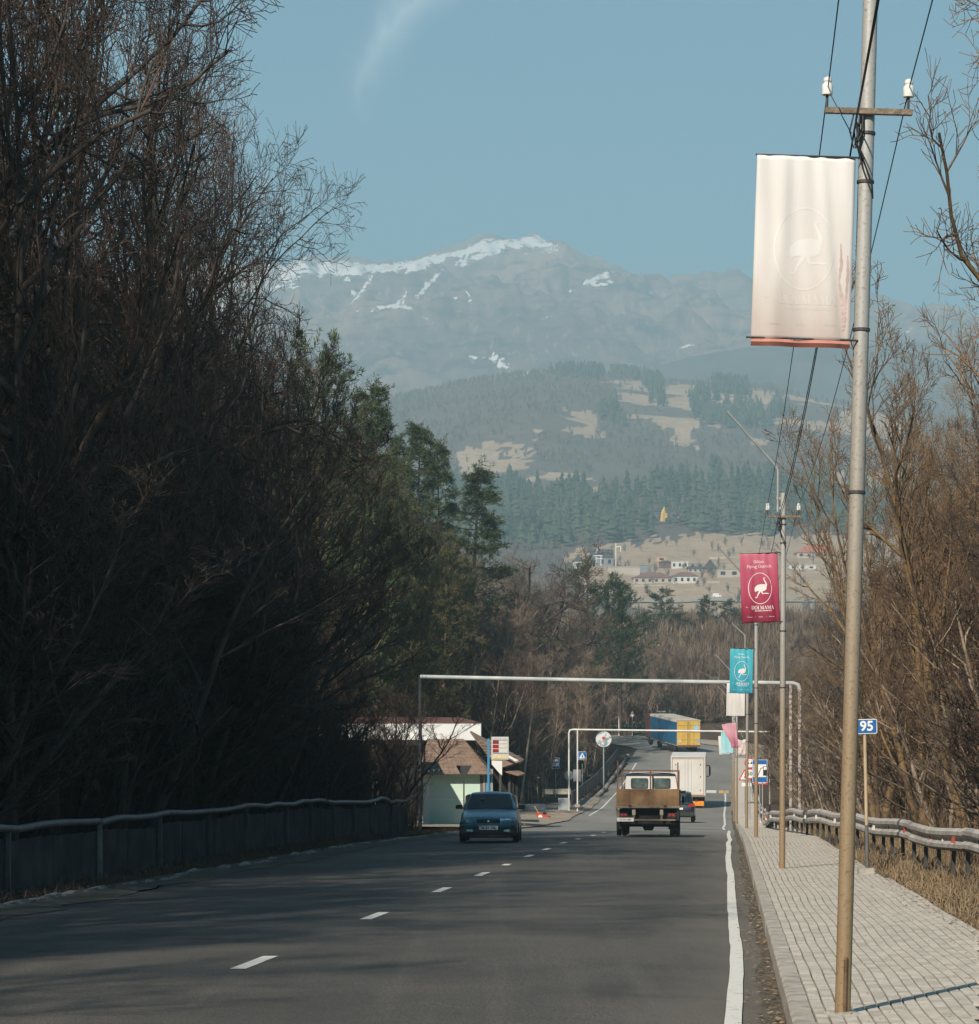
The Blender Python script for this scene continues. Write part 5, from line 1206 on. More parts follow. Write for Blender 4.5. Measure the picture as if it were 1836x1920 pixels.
# gantries ---------------------------------------------------------------------
def pipe_run(mb, pts_, r, k=10): mb.tube(pts_, r, k)
M_gant = mat('grey white gantry paint', (.34,.37,.37), .55, .15, 1.2, col2=(.50,.52,.51)); M_white = mat('old white paint', (.62,.61,.58), .6, .12, 1.5)
d = 108; xl, xr_ = PX(788, d), PX(1500, d); zl, zr_ = PZ(1269, d), PZ(1281, d)
t = thing('height_gantry', 'wide grey pipe gantry spanning the whole road, the nearer of the two', 'gantry', (xl, d, gz(xl, d)), 0, 'pipe gantries over the road'); o_ = t.location.copy()
L = lambda x, z: (x-o_.x, 0, z-o_.z)
MB().tube([L(xl, zl), L((xl+xr_)/2, (zl+zr_)/2-.03), L(xr_-.3, zr_), L(xr_-.08, zr_-.06), L(xr_, zr_-.3)], .085, 12).build('crossbar', M_gant, t, smooth=True)
MB().tube([L(xl, gz(xl, d)-.4), L(xl, zl+.05)], .075, 12).build('leg', mat('shade-dark gantry leg', (.022,.027,.032), .7, .2, 2), t, smooth=True)  # tree shade on this leg is put into its dark colour
M_rusty = mat('flaking rusty white post', (.17,.12,.09), .9, .1, 9, .5, 30, col2=(.40,.37,.34), lo=.45, hi=.6)
for xx in (PX(1483, d), PX(1500, d)): MB().tube([L(xx, gz(xx, d)-.4), L(xx, zr_-.25 if xx > PX(1490, d) else zr_)], .075, 12).build('leg', M_rusty, t, smooth=True)
d = 175; xl, xr_ = PX(1067, d), PX(1445, d); zl, zr_ = PZ(1368, d), PZ(1372.5, d)
zb = PZ(1521, d)
t = thing('height_gantry', 'thin white pipe gantry farther down the road beside the layby', 'gantry', (xl, d, zb), 0, 'pipe gantries over the road'); o_ = t.location.copy()
MB().tube([L(xl, zl-.25), L(xl+.06, zl-.05), L(xl+.25, zl), L(xr_, zr_)], .062, 10).build('crossbar', M_white, t, smooth=True)
MB().tube([L(xl, zb-.3), L(xl, zl-.2)], .058, 10).build('leg', M_white, t, smooth=True)
x2 = PX(1083, d); MB().tube([L(x2, PZ(1510, d)-.4), L(x2, zl)], .05, 10).build('leg', M_white, t, smooth=True)
MB().tube([L(xr_-.05, gz(xr_, d)), L(xr_-.05, zr_)], .055, 10).build('leg', M_rusty, t, smooth=True)
MB().box(x2-o_.x-.16, x2-o_.x+.16, -.15, .15, PZ(1514, d)-o_.z, PZ(1508, d)-o_.z).build('foot_block', M_conc, t, bevel=.02)

# left fence: corrugated panels, posts, one long pipe ---------------------------
M_corr = mat('dark stained corrugated sheet', (.016,.017,.02), .75, .1, 1.6, .3, 30, col2=(.05,.05,.053), lo=.4, hi=.7)
fence = thing('corrugated_fence', 'low fence of dark corrugated sheets under a long grey pipe along the left kerb', 'fence', (0, 0, 0))
def fpt(d):
    x = at_road(d, -6.58-(d-41)*.0173).x; return Vector((x, d, gz(x, d)))
fh = lambda d: np.interp(d, [20, 41, 100], [1.0, 1.04, 1.24])
d = 22.0; spans = [d]
for q in (27.5, 34.5, 41.2, 47.7, 53.2, 58.8, 63.8, 70.4, 75, 79.8, 84.8, 89.7, 95.8, 101): spans.append(q)
for a, b_ in zip(spans[:-1], spans[1:]):
    for h in range(2):
        u0 = a+(b_-a)*h/2+.03; u1 = a+(b_-a)*(h+1)/2-.03; n = int((u1-u0)/.045); v = []; dz = random.uniform(-.05, .03)
        for i in range(n+1):
            dd = u0+(u1-u0)*i/n; p = fpt(dd); off = .018*math.sin(i*PI/2); v += [(p.x+off, p.y, p.z-.1), (p.x+off, p.y, p.z+fh(dd)-.16+dz)]
        mb = MB(); mb.add(v, [(2*i, 2*i+2, 2*i+3, 2*i+1) for i in range(n)]); o = mb.build('sheet', M_corr, fence, fix=False); o.modifiers.new('t', 'SOLIDIFY').thickness = .002
for q in spans:
    p = fpt(q); MB().box(p.x+.03, p.x+.11, q-.045, q+.045, p.z-.2, p.z+fh(q)-.02).build('post', M_conc_d if q != 47.7 else mat('lighter post', (.2,.19,.17), .8, .2, 5), fence, bevel=.008)
M_pipe = mat('dull grey pipe', (.11,.115,.12), .55, .2, 3, .2, 20, metal=.3)
for a, b_ in ((21, 47.6), (47.7, 101.8)):
    ds = np.arange(a, b_, 1.6).tolist()+[b_]
    MB().tube([fpt(q)+Vector((.07, 0, float(fh(q))+.02+.018*math.sin(q*.5)+.02*math.sin(q*1.3))) for q in ds], .062, 12).build('top_pipe', M_pipe, fence, smooth=True)
# broken kerb on the left: single stones, tilted and half buried
kb = thing('broken_kerb', None, None); kb['kind'] = 'structure'; d = 24.0
M_kst = mat('chipped kerb stone', (.30,.29,.27), .9, .1, 3, .7, 25, col2=(.10,.10,.095), lo=.45, hi=.65)
while d < 104:
    if random.random() < .80:
        p = at_road(d+.5, -5.5-.35*vnoise(np.array([d*.3]), np.array([2.]))[0]); mb = MB(); mb.box(-.10, .10, -.46, .46, -.12, .075)
        o = mb.build('kerb_stone', M_kst, kb, (p.x, p.y, p.z-.02+random.uniform(-.03, .02)), bevel=.025); o.rotation_euler = (random.uniform(-.03, .03), random.uniform(-.22, .22), -HEAD+random.uniform(-.09, .09))
    d += 1.02
# ------------------------------------------------------------------ vehicles (local frame: x across, y = distance from the photographer, z up)
M_tyre = mat('tyre rubber', (.018,.018,.018), .9, .2, 6); M_rim = mat('wheel rim', (.30,.30,.31), .4, .2, 6, metal=.7)
M_glass = mat('dark car glass', (.006,.012,.018), .08, .1, 2, spec=.35); M_chrome = mat('chrome', (.6,.6,.6), .15, .05, 5, metal=1)
M_blk = mat('black plastic', (.014,.014,.015), .6, .2, 5); M_plate = mat('number plate white', (.66,.66,.63), .5, .06, 9); M_redl = mat('red lamp', (.42,.01,.012), .25, .1, 12, spec=.7); M_ora = mat('orange lamp', (.75,.25,.02), .35, .1, 9)
def headlamp_mat():
    m = mat('headlamp glass', (.42,.50,.53), .12, .45, 22, spec=.9, metal=.45); return m
M_head = headlamp_mat()
def wheel(t, x, y, r, w, name='wheel', rimr=.6):
    mb = MB(); mb.lathe([(r*.62, -w/2), (r*.93, -w/2), (r, -w*.36), (r, w*.36), (r*.93, w/2), (r*.62, w/2)], (x, y, r), 28, 'X'); o = mb.build(name, M_tyre, t, smooth=True)
    mb = MB(); s = 1 if x > 0 else -1; mb.lathe([(r*.62, -w*.45*s), (r*.60, w*.30*s), (r*.25, w*.34*s), (r*.2, w*.42*s), (.01, w*.42*s)], (x, y, r), 20, 'X'); mb.build('rim', M_rim, o, smooth=True); return o
def loft(st, m, name, t, close=True, smooth=True, mats=None):
    """st: list of rings (lists of points), same length; ends closed"""
    n = len(st[0]); v = [p for r in st for p in r]; f = [(i*n+j, i*n+(j+1) % n, (i+1)*n+(j+1) % n, (i+1)*n+j) for i in range(len(st)-1) for j in range(n)]
    if close: f += [tuple(range(n-1, -1, -1)), tuple((len(st)-1)*n+j for j in range(n))]
    return MB().add(v, f).build(name, m, t, smooth=smooth)
def ring(y, hw, z0, z1, tum=.0, r=.1, crown=.02):
    """cross-section: flat sill, bulging sides, rounded shoulders"""
    h = z1-z0; P_ = [(-hw*.90, z0), (-hw*.985, z0+h*.12), (-hw, z0+h*.45), (-hw*(1-tum*.5), z0+h*.8), (-hw*(1-tum)+r*.4, z1-r*.25), (-hw*(1-tum)+r*1.4, z1), (-hw*.35, z1+crown), (0, z1+crown*1.15)]
    P_ += [(-x, z) for x, z in P_[-2::-1]]; return [(x, y, z) for x, z in P_]
# ---- blue saloon driving towards the camera
d = 75.0; xc = PX(916, d)
M_carblue = mat('dusty blue car paint', (.012,.13,.215), .3, .12, 3, spec=.5, coat=.25, metal=.1)
car = thing('parked_car' if False else 'blue_saloon', 'dusty blue saloon car driving towards the camera in the left lane', 'car', (xc, d-.1, float(zr(d))+.03)); car.rotation_euler = (-.035, 0, -HEAD*.4)
st = [ring(-.02, .60, .36, .60, 0, .06, .0), ring(.03, .74, .26, .66, .03, .08, .01), ring(.15, .80, .22, .715, .04, .09, .015), ring(.6, .83, .20, .80, .06, .10, .03), ring(1.15, .84, .20, .895, .06, .10, .03), ring(1.3, .84, .20, .93, .07, .09, .01), ring(2.4, .845, .20, .93, .07, .09, .0), ring(3.5, .84, .20, .94, .07, .09, .0), ring(4.05, .82, .24, .93, .07, .1, .02), ring(4.2, .74, .30, .88, .06, .1, .0)]
body = loft(st, M_carblue, 'body', car)
def gr(y, wb, wt, zb, zt, e=.0):
    P_ = [(-wb, zb), (-wb*.97-.0, zb+.02), (-wt-.03, zt-.09), (-wt+.03, zt-.02), (-wt+.14, zt), (0, zt+.025)]; P_ += [(-x, z) for x, z in P_[-2::-1]]; return [(x, y, z) for x, z in P_]
cab = loft([gr(1.28, .74, .735, .92, .935), gr(1.62, .745, .69, .92, 1.15), gr(1.98, .75, .60, .92, 1.375), gr(2.25, .75, .585, .92, 1.415), gr(3.1, .75, .585, .92, 1.415), gr(3.5, .74, .62, .93, 1.31), gr(3.95, .72, .70, .93, .96)], M_carblue, 'roof', car)
# windscreen laid 4 mm proud of the cabin shell
def ws(y, hw, z): return [(-hw, y, z), (-hw*.5, y-.012, z+.004), (0, y-.018, z+.006), (hw*.5, y-.012, z+.004), (hw, y, z)]
rows = [ws(1.265, .665, .955), ws(1.585, .62, 1.155), ws(1.93, .545, 1.355)]
v = [p for r_ in rows for p in r_]; MB().add(v, [(i*5+j, i*5+j+1, (i+1)*5+j+1, (i+1)*5+j) for i in range(2) for j in range(4)]).build('windscreen', M_glass, car, smooth=True)
for s in (-1, 1):
    q = MB(); q.add([(s*.752, 1.62, .97), (s*.735, 2.02, 1.31), (s*.64, 2.2, 1.36), (s*.64, 3.1, 1.36), (s*.70, 3.5, 1.2), (s*.752, 3.7, .97)], [(0, 1, 2, 3, 4, 5)]); q.build('side_window', M_glass, car)
    q = MB(); q.prism([(s*.80, .93), (s*.98, .93), (s*1.0, .98), (s*.98, 1.05), (s*.82, 1.055), (s*.80, 1.0)], 1.42, 1.52); o = q.build('wing_mirror', M_blk, car, bevel=.012); MB().box(min(s*.72, s*.82), max(s*.72, s*.82), 1.45, 1.5, .94, .97).build('mirror_stalk', M_blk, o)
    hl = MB(); a, b_ = (.335, .745); hl.add([(s*a, -.012, .535), (s*.60, .012, .535), (s*b_, .075, .545), (s*(b_+.01), .10, .655), (s*.60, .035, .675), (s*a, .012, .675)], [(0, 1, 4, 5), (1, 2, 3, 4)]); o = hl.build('headlight', M_head, car); o.location.y = -.012
    il = MB(); il.add([(s*.60, .002, .54), (s*.745, .063, .55), (s*.755, .088, .65), (s*.60, .022, .668)], [(0, 1, 2, 3)]); o2 = il.build('indicator', mat('clear indicator', (.5,.42,.36), .2, .1, 9), o); o2.location.y = -.006
    for y in (.78, 3.35): wheel(car, s*.755, y, .285, .175)
    MB().box(min(s*.60, s*.83), max(s*.60, s*.83), .55, 1.02, .12, .34).build('wheel_arch', M_blk, car)
MB().box(-.80, .80, -.05, .12, .21, .465).build('bumper', M_blk, car, bevel=.045)
MB().box(-.79, .79, -.062, .02, .468, .515).build('bumper_strip', M_carblue, car, bevel=.015)
MB().box(-.62, .62, -.055, .2, .13, .235).build('front_skirt', M_blk, car, bevel=.02)
g = MB(); g.prism([(-.33, .545), (.33, .545), (.315, .655), (-.315, .655)], -.035, .02); go = g.build('grille', M_blk, car)
for k in range(3): MB().box(-.30, .30, -.042, -.034, .565+k*.028, .573+k*.028).build('grille_bar', mat('grey plastic', (.05,.055,.06), .4, .1, 5), go)
MB().prism([(x, z+.602) for x, z in disc(.028, 12)], -.046, -.036).build('badge', M_chrome, go)
MB().prism([(x, z+.415) for x, z in rrect(.53, .115, .01)], -.066, -.054).build('number_plate', M_plate, car)
lettering(car, '36 SX 736', .098, M_black, 0, -.068, .412, .003, 'plate_text')
for s in (-1, 1): MB().prism([(x+s*.52, z+.335) for x, z in rrect(.18, .06, .02)], -.056, -.046).build('fog_lamp', M_head, car)
MB().box(-.70, .70, .3, 3.9, .15, .22).build('underbody', M_blk, car)
MB().box(-.28, -.17, 1.62, 1.66, 1.21, 1.24).build('windscreen_sticker', mat('pale sticker', (.15,.30,.32), .5), car)

# ---- flatbed truck seen from behind
M_cab = mat('old white cab paint', (.60,.60,.585), .4, .08, 2, spec=.5); M_rust = mat('rusty brown drop side', (.12,.062,.028), .8, .1, 1.8, .3, 20, col2=(.235,.145,.07), lo=.38, hi=.62); M_rustbar = mat('rusty angle iron', (.13,.06,.035), .85, .2, 6); M_chas = mat('black chassis', (.010,.010,.010), .85, .3, 4)
M_dust = mat('dusty grey beam', (.17,.135,.10), .9, .25, 5)
d = 88.5; xc = PX(1214.5, d)
tk = thing('flatbed_truck', 'old flatbed truck with a white cab and a rusty brown tailgate driving away', 'truck', (xc, d, float(zr(d))+.03)); tk.rotation_euler = (-.035, 0, -HEAD)
S_ = FPX/d; U = lambda zx: (zx-1214.5)/S_; Zp = lambda py: (1570.5-py)/S_
hwb = 1.04
MB().box(-hwb, hwb, .0, .05, Zp(1513), Zp(1482)).build('tailgate', M_rust, tk, bevel=.008)
for x in (-.98, -.62, .0, .62, .98): MB().box(x-.02, x+.02, -.018, .0, Zp(1512), Zp(1483)).build('tailgate_rib', M_rust, tk, bevel=.004)
for s in (-1, 1):
    MB().box(min(s*hwb, s*(hwb-.04)), max(s*hwb, s*(hwb-.04)), .055, 3.4, Zp(1513), Zp(1483)).build('side_board', M_rust, tk, bevel=.006)
    MB().box(s*1.0-.02, s*1.0+.02, .06, .1, Zp(1484), Zp(1428 if s < 0 else 1432)).build('corner_stake', M_rustbar, tk)
    MB().prism([(s*.58-.06, Zp(1516)), (s*.58+.06, Zp(1516)), (s*.58+.05, Zp(1513)), (s*.58-.05, Zp(1513))], -.03, .0).build('hinge', M_blk, tk)
    MB().box(s*.46-.03, s*.46+.03, .04, .1, Zp(1541), Zp(1519)).build('bracket', M_dust, tk)
    MB().box(s*.46-.055, s*.46+.055, .02, .05, Zp(1531), Zp(1521)).build('bracket_plate', mat('pale plate', (.32,.28,.22), .8), tk)
    lm = MB().box(s*.80-.14, s*.80+.14, .02, .07, Zp(1535), Zp(1527)).build('tail_light', M_blk, tk, bevel=.01)
    for q in (-.055, .055): MB().prism([(x+s*.80+q, z+Zp(1531)) for x, z in disc(.038, 14)], .008, .018).build('lens', M_redl, lm)
    for q in (.80, .98) if s < 0 else (.80, .98): wheel(tk, s*q*1.0, .95, .42, .155)
    wheel(tk, s*.85, 4.2, .42, .18)
    MB().box(min(s*.68, s*1.04), max(s*.68, s*1.04), .52, .54, .22, .75).build('mud_flap', M_chas, tk)
MB().box(-hwb-.03, hwb+.03, -.02, .12, Zp(1518), Zp(1513.5)).build('bed_sill', M_dust, tk, bevel=.008)
MB().box(-hwb, hwb, .06, 3.4, Zp(1517), Zp(1514)).build('bed_floor', M_rust, tk)
MB().box(-.94, .92, .02, .08, Zp(1541.5), Zp(1538.5)).build('cross_beam', M_dust, tk, bevel=.006)
for s in (-1, 1): MB().prism([(s*1.05, Zp(1517)), (s*.93, Zp(1527)), (s*.93, Zp(1541)), (s*1.03, Zp(1541)), (s*1.05, Zp(1527))], .1, .14).build('wing', M_dust if s < 0 else M_chas, tk)
MB().box(-.95, .95, .3, 3.6, Zp(1548), Zp(1519)).build('chassis_frame', M_chas, tk)
mb = MB(); mb.lathe([(.12, -.75), (.12, -.2), (.24, -.14), (.24, .14), (.12, .2), (.12, .75)], (0, .95, .42), 16, 'X'); mb.build('rear_axle', M_chas, tk, smooth=True)
MB().box(-1.02, -.46, -.012, .0, Zp(1543), Zp(1538.5)+.045).build('number_plate', M_plate, tk); lettering(tk, '17 VU 447', .088, M_black, -.74, -.014, Zp(1540), .002, 'plate_text')
MB().box(-1.0, 1.0, 3.32, 3.36, Zp(1448), Zp(1445)).build('headboard_rail', M_rustbar, tk); MB().box(-.025, .025, 3.30, 3.34, Zp(1484), Zp(1448)).build('headboard_stake', M_rustbar, tk); MB().box(-1., -.96, 3.3, 3.36, Zp(1484), Zp(1445)).build('headboard_stake', M_rustbar, tk); MB().box(.96, 1., 3.3, 3.36, Zp(1484), Zp(1445)).build('headboard_stake', M_rustbar, tk)
ct = lambda y, g_: [(x, y, z) for x, z in [(-.93, .75), (-.95, 1.35), (-.92, 1.55), (-.86, 2.02+g_), (-.80, 2.10+g_), (-.6, 2.15+g_), (0, 2.17+g_), (.6, 2.15+g_), (.80, 2.10+g_), (.86, 2.02+g_), (.92, 1.55), (.95, 1.35), (.93, .75)]]
cb = loft([ct(3.52, -.02), ct(3.6, .0), ct(4.6, .02), [(x, y+.1, z if z < 1.6 else z-.12) for x, y, z in ct(5.0, 0)], [(x, 5.45, min(z, 1.5)) for x, y, z in ct(5.4, 0)]], M_cab, 'cab', tk)
gut = MB(); gut.tube([(-.885, 3.505, 1.9), (-.86, 3.505, 2.03), (-.79, 3.505, 2.085), (-.6, 3.505, 2.118), (0, 3.505, 2.135), (.6, 3.505, 2.118), (.79, 3.505, 2.085), (.86, 3.505, 2.03), (.885, 3.505, 1.9)], .014, 6); gut.build('rain_gutter', M_blk, cb, smooth=True)
for s in (-1, 1):
    MB().prism([(x+s*.385, z+1.765) for x, z in rrect(.60, .36, .06)], 3.508, 3.519).build('window_rim', M_blk, cb); MB().prism([(x+s*.385, z+1.765) for x, z in rrect(.56, .32, .05)], 3.500, 3.5075).build('rear_window', mat('grey rear window', (.07,.085,.08), .1, .5, 4, spec=.7), cb)
MB().box(-1.20, -1.10, 4.5, 4.56, 1.02, 1.38).build('wing_mirror', M_chrome, tk, bevel=.03); MB().tube([(-.93, 4.53, 1.42), (-1.15, 4.53, 1.42), (-1.15, 4.53, 1.36)], .012, 6).build('mirror_arm', M_blk, tk)
MB().box(1.06, 1.14, 4.5, 4.56, 1.05, 1.35).build('wing_mirror', M_blk, tk, bevel=.03)

# ---- white box lorry
d = 184.0; S_ = FPX/d; xc = PX(1290.5, d)
M_box = mat('dirty white box body', (.60,.59,.56), .55, .1, .8, col2=(.48,.465,.43), lo=.45, hi=.8); M_edge = mat('ochre door edging', (.46,.27,.12), .7, .2, 4); M_boxs = mat('shade-grey box side', (.36,.36,.355), .6, .12, .8)  # M_boxs: shade on the lorry's right flank put into the grey
lo = thing('box_lorry', 'tall white box lorry with ochre edged rear doors driving away', 'truck', (xc, d, float(zr(d))+.03)); lo.rotation_euler = (.028, 0, -HEAD)
zt = (1513-1418.5)/S_; zb = (1513-1491)/S_; hw = 1.19
MB().box(-hw, hw, .0, 6.6, zb, zt).build('box_body', M_boxs, lo, bevel=.02)
MB().box(-hw-.01, hw+.01, -.01, 6.6, zt+.002, zt+.06).build('box_roof', M_box, lo, bevel=.01)
for s in (-1, 1):
    dr = MB().box(min(s*.012, s*(hw-.13)), max(s*.012, s*(hw-.13)), -.035, -.004, zb+.10, zt-.12).build('door', M_box, lo, bevel=.006)
    MB().box(min(s*(hw-.12), s*(hw-.085)), max(s*(hw-.12), s*(hw-.085)), -.03, -.003, zb+.06, zt-.08).build('door_edging', M_edge, lo)
    MB().box(min(s*(hw-.08), s*hw), max(s*(hw-.08), s*hw), -.025, -.003, zb, zt).build('door_frame', M_box, lo)
    for z in (zb+.4, (zb+zt)/2, zt-.5): MB().box(s*(hw-.34)-.03, s*(hw-.34)+.03, -.05, -.036, z-.06, z+.06).build('hinge', M_dust, dr)
    MB().tube([(s*.22, -.05, zb+.12), (s*.22, -.05, zt-.14)], .014, 6).build('lock_rod', M_box, dr)
    for q in (.62, .88): wheel(lo, s*q, 1.5, .46, .22)
    wheel(lo, s*.95, 6.9, .46, .26); MB().box(s*.75-.16, s*.75+.16, .02, .06, zb-.52, zb-.40).build('tail_light', M_redl, lo)
MB().box(-hw+.1, hw-.1, -.03, -.003, zt-.11, zt-.08).build('door_edging', M_edge, lo); MB().box(-hw+.1, hw-.1, -.03, -.003, zb+.05, zb+.09).build('door_edging', M_edge, lo)
MB().box(-hw, hw, -.03, .05, zb-.06, zb+.045).build('rear_sill', M_dust, lo)
MB().box(-hw+.05, hw-.1, -.05, .03, zb-.68, zb-.36).build('underrun_bar', mat('pale bar', (.45,.44,.41), .7, .15, 3), lo); MB().box(.15, hw-.12, -.07, -.05, zb-.66, zb-.34).build('warning_board', M_ora, lo)
MB().box(-1.0, 1.0, .3, 8.0, .35, zb-.02).build('chassis_frame', M_chas, lo)
MB().box(-1.1, 1.1, 6.75, 8.5, .75, 2.7).build('cab', M_cab, lo, bevel=.08)
mb = MB(); mb.tube([(1.15, 7.6, 2.55), (1.42, 7.6, 2.5), (1.48, 7.6, 2.2), (1.46, 7.6, 1.8), (1.2, 7.6, 1.7)], .035, 6); mb.box(1.38, 1.5, 7.55, 7.65, 1.85, 2.45); mb.build('wing_mirror', M_blk, lo)

# ---- dark estate car half hidden behind the flatbed
d = 148.0; S_ = FPX/d; xc = PX(1272, d)
M_dcar = mat('black blue car paint', (.012,.016,.024), .25, .1, 2, spec=.6, coat=.4)
sv = thing('dark_estate_car', 'dark estate car with lit red tail lamps between the flatbed and the white lorry', 'car', (xc, d, float(zr(d))+.03)); sv.rotation_euler = (-.02, 0, -HEAD)
loft([ring(.0, .80, .42, .86, .03, .08), ring(.06, .90, .30, .96, .04, .1), ring(.5, .93, .26, 1.02, .05, .1), ring(3.0, .93, .26, 1.02, .05, .1), ring(3.6, .92, .26, .96, .05, .1), ring(4.5, .85, .3, .75, .05, .1)], M_dcar, 'body', sv)
loft([gr(.10, .84, .80, 1.0, 1.05), gr(.42, .84, .68, 1.0, 1.62), gr(.7, .84, .66, 1.0, 1.68), gr(2.3, .84, .66, 1.0, 1.68), gr(3.3, .82, .76, 1.0, 1.06)], M_dcar, 'roof', sv)
q = MB(); q.add([(-.72, .13, 1.09), (.72, .13, 1.09), (.62, .405, 1.56), (-.62, .405, 1.56)], [(0, 1, 2, 3)]); o = q.build('rear_window', M_glass, sv); o.location.y = -.02
for s in (-1, 1):
    MB().prism([(s*.55, .86), (s*.89, .88), (s*.86, 1.02), (s*.6, .99)], -.01, .12).build('tail_light', M_redl, sv); wheel(sv, s*.80, .85, .34, .22); wheel(sv, s*.80, 3.6, .34, .22)
    MB().prism([(s*.88, 1.1), (s*1.06, 1.1), (s*1.06, 1.22), (s*.9, 1.22)], 2.6, 2.72).build('wing_mirror', M_blk, sv)
MB().box(-.86, .86, -.06, .05, .32, .56).build('bumper', M_blk, sv, bevel=.03); MB().box(-.26, .26, -.02, .0, .70, .81).build('number_plate', M_plate, sv)
MB().box(-.4, .4, .35, 1.6, 1.69, 1.73).build('roof_rail', M_blk, sv)

# ---- blue and yellow semi-trailer
d = 272.0; S_ = FPX/d; xc = PX(1291, d)
M_blu = banner_mat('blue curtain side', [(0, (.018,.125,.26)), (.55, (.022,.14,.28)), (.85, (.10,.17,.21)), (1, (.20,.22,.21))]); M_yel = mat('weathered yellow doors', (.62,.40,.075), .6, .1, 1.2, col2=(.50,.30,.06), lo=.5, hi=.7); M_roofc = mat('beige lorry roof', (.46,.40,.34), .7, .1, 1)
sm = thing('semi_trailer_truck', 'lorry with a blue curtain side and yellow rear doors taking the far bend', 'truck', (xc, d, float(zr(d))+.04)); sm.rotation_euler = (.045, .0, .155)
zt = (1409-1351.5)/S_+.15; zb = (1409-1404)/S_+.55; hw = 1.24
for k in range(1): MB().box(-hw, -hw+.02, .05, 12.6, zb, zt).build('curtain', M_blu, sm)
sm.children[0].location.z = 0
MB().box(hw-.02, hw, .05, 12.6, zb, zt).build('curtain', M_blu, sm); MB().box(-hw+.025, hw-.025, .06, 12.55, zb-.12, zt-.02).build('load_body', M_boxs, sm)
MB().box(-hw-.01, hw+.01, .0, 12.65, zt, zt+.07).build('roof', M_roofc, sm); MB().box(-hw-.03, -hw-.012, .0, 12.65, zt-.16, zt+.05).build('roof_rail', mat('white rail', (.66,.65,.62), .6), sm)
for s in (-1, 1):
    dr = MB().box(min(s*.015, s*(hw-.04)), max(s*.015, s*(hw-.04)), -.05, -.0, zb-.05, zt-.04).build('door', M_yel, sm, bevel=.01)
    for q in (.12, .5): MB().tube([(s*q, -.07, zb), (s*q, -.07, zt-.1)], .02, 6).build('lock_rod', M_dust if q < .2 else M_yel, dr)
    for z in (zb+.5, zb+1.3, zt-.5): MB().box(min(s*.2, s*(hw-.06)), max(s*.2, s*(hw-.06)), -.062, -.051, z-.015, z+.015).build('door_seam', M_dust, dr)
    for y in (1.6, 2.9, 4.2, 9.0, 13.4): wheel(sm, s*1.0, y, .5, .36)
MB().prism([(x+.78, z+zt-.75) for x, z in rrect(.55, .62, .05)], -.062, -.051).build('round_sticker', mat('blue white sticker', (.35,.52,.62), .5, .3, 9), sm)
MB().prism([(x-.95, z+zb+.4) for x, z in disc(.2, 14)], -.062, -.051).build('worn_sticker', mat('pale sticker2', (.62,.55,.35), .5, .3, 9), sm); MB().prism([(x+.98, z+zb+.42) for x, z in disc(.2, 14)], -.062, -.051).build('worn_sticker', mat('grey blue sticker', (.32,.42,.42), .5, .3, 9), sm)
MB().box(-1.1, 1.1, .1, 12.5, .75, zb-.1).build('chassis_frame', M_chas, sm); MB().box(-hw+.05, hw-.05, -.02, .06, zb-.25, zb-.07).build('rear_bumper', M_rustbar, sm)
for y in (5.6, 6.6, 7.5): MB().box(-hw+.02, -hw+.55, y, y+.7, .5, .98).build('side_locker', M_dust, sm, bevel=.02)
MB().box(-1.22, 1.22, 13.0, 15.2, .7, 3.3).build('cab', mat('dark red cab', (.10,.035,.03), .4), sm, bevel=.1)
# ------------------------------------------------------------------ petrol kiosk, layby furniture, far objects
M_mint = mat('mint plaster', (.46,.62,.52), .8, .08, 1.5, .3, 20, col2=(.55,.66,.57)); M_tile = mat('brown roof tiles', (.17,.115,.085), .85, .25, 2.5, .3, 15, col2=(.24,.17,.13)); M_plast = mat('white fascia', (.70,.71,.70), .5, .06, .8); M_redroof = mat('red brown sheet roof', (.12,.05,.035), .7, .2, 1)
d = 128.0; x0, x1 = PX(794, d), PX(905, d); zg = gz(x0, d)-.15; ze = PZ(1448, d); zrg = PZ(1384, d)
zg = min(zg, PZ(1531, d))
k = thing('petrol_kiosk', 'mint green petrol station kiosk with a brown tiled hip roof', 'kiosk', (0, 0, 0))
MB().box(x0, x1, d, d+5.2, zg, ze).build('wall', M_mint, k)
MB().box(x0-.01, x0+.28, d-.03, d-.002, zg, ze-.02).build('corner_pilaster', M_plast, k); MB().box(x1-.12, x1+.02, d-.03, d+.2, zg, ze-.02).build('corner_post', mat('brown frame', (.12,.09,.075), .8), k)
MB().box(x0, x1, d-.012, d-.002, PZ(1500, d), PZ(1498.8, d)).build('wall_band', M_plast, k)
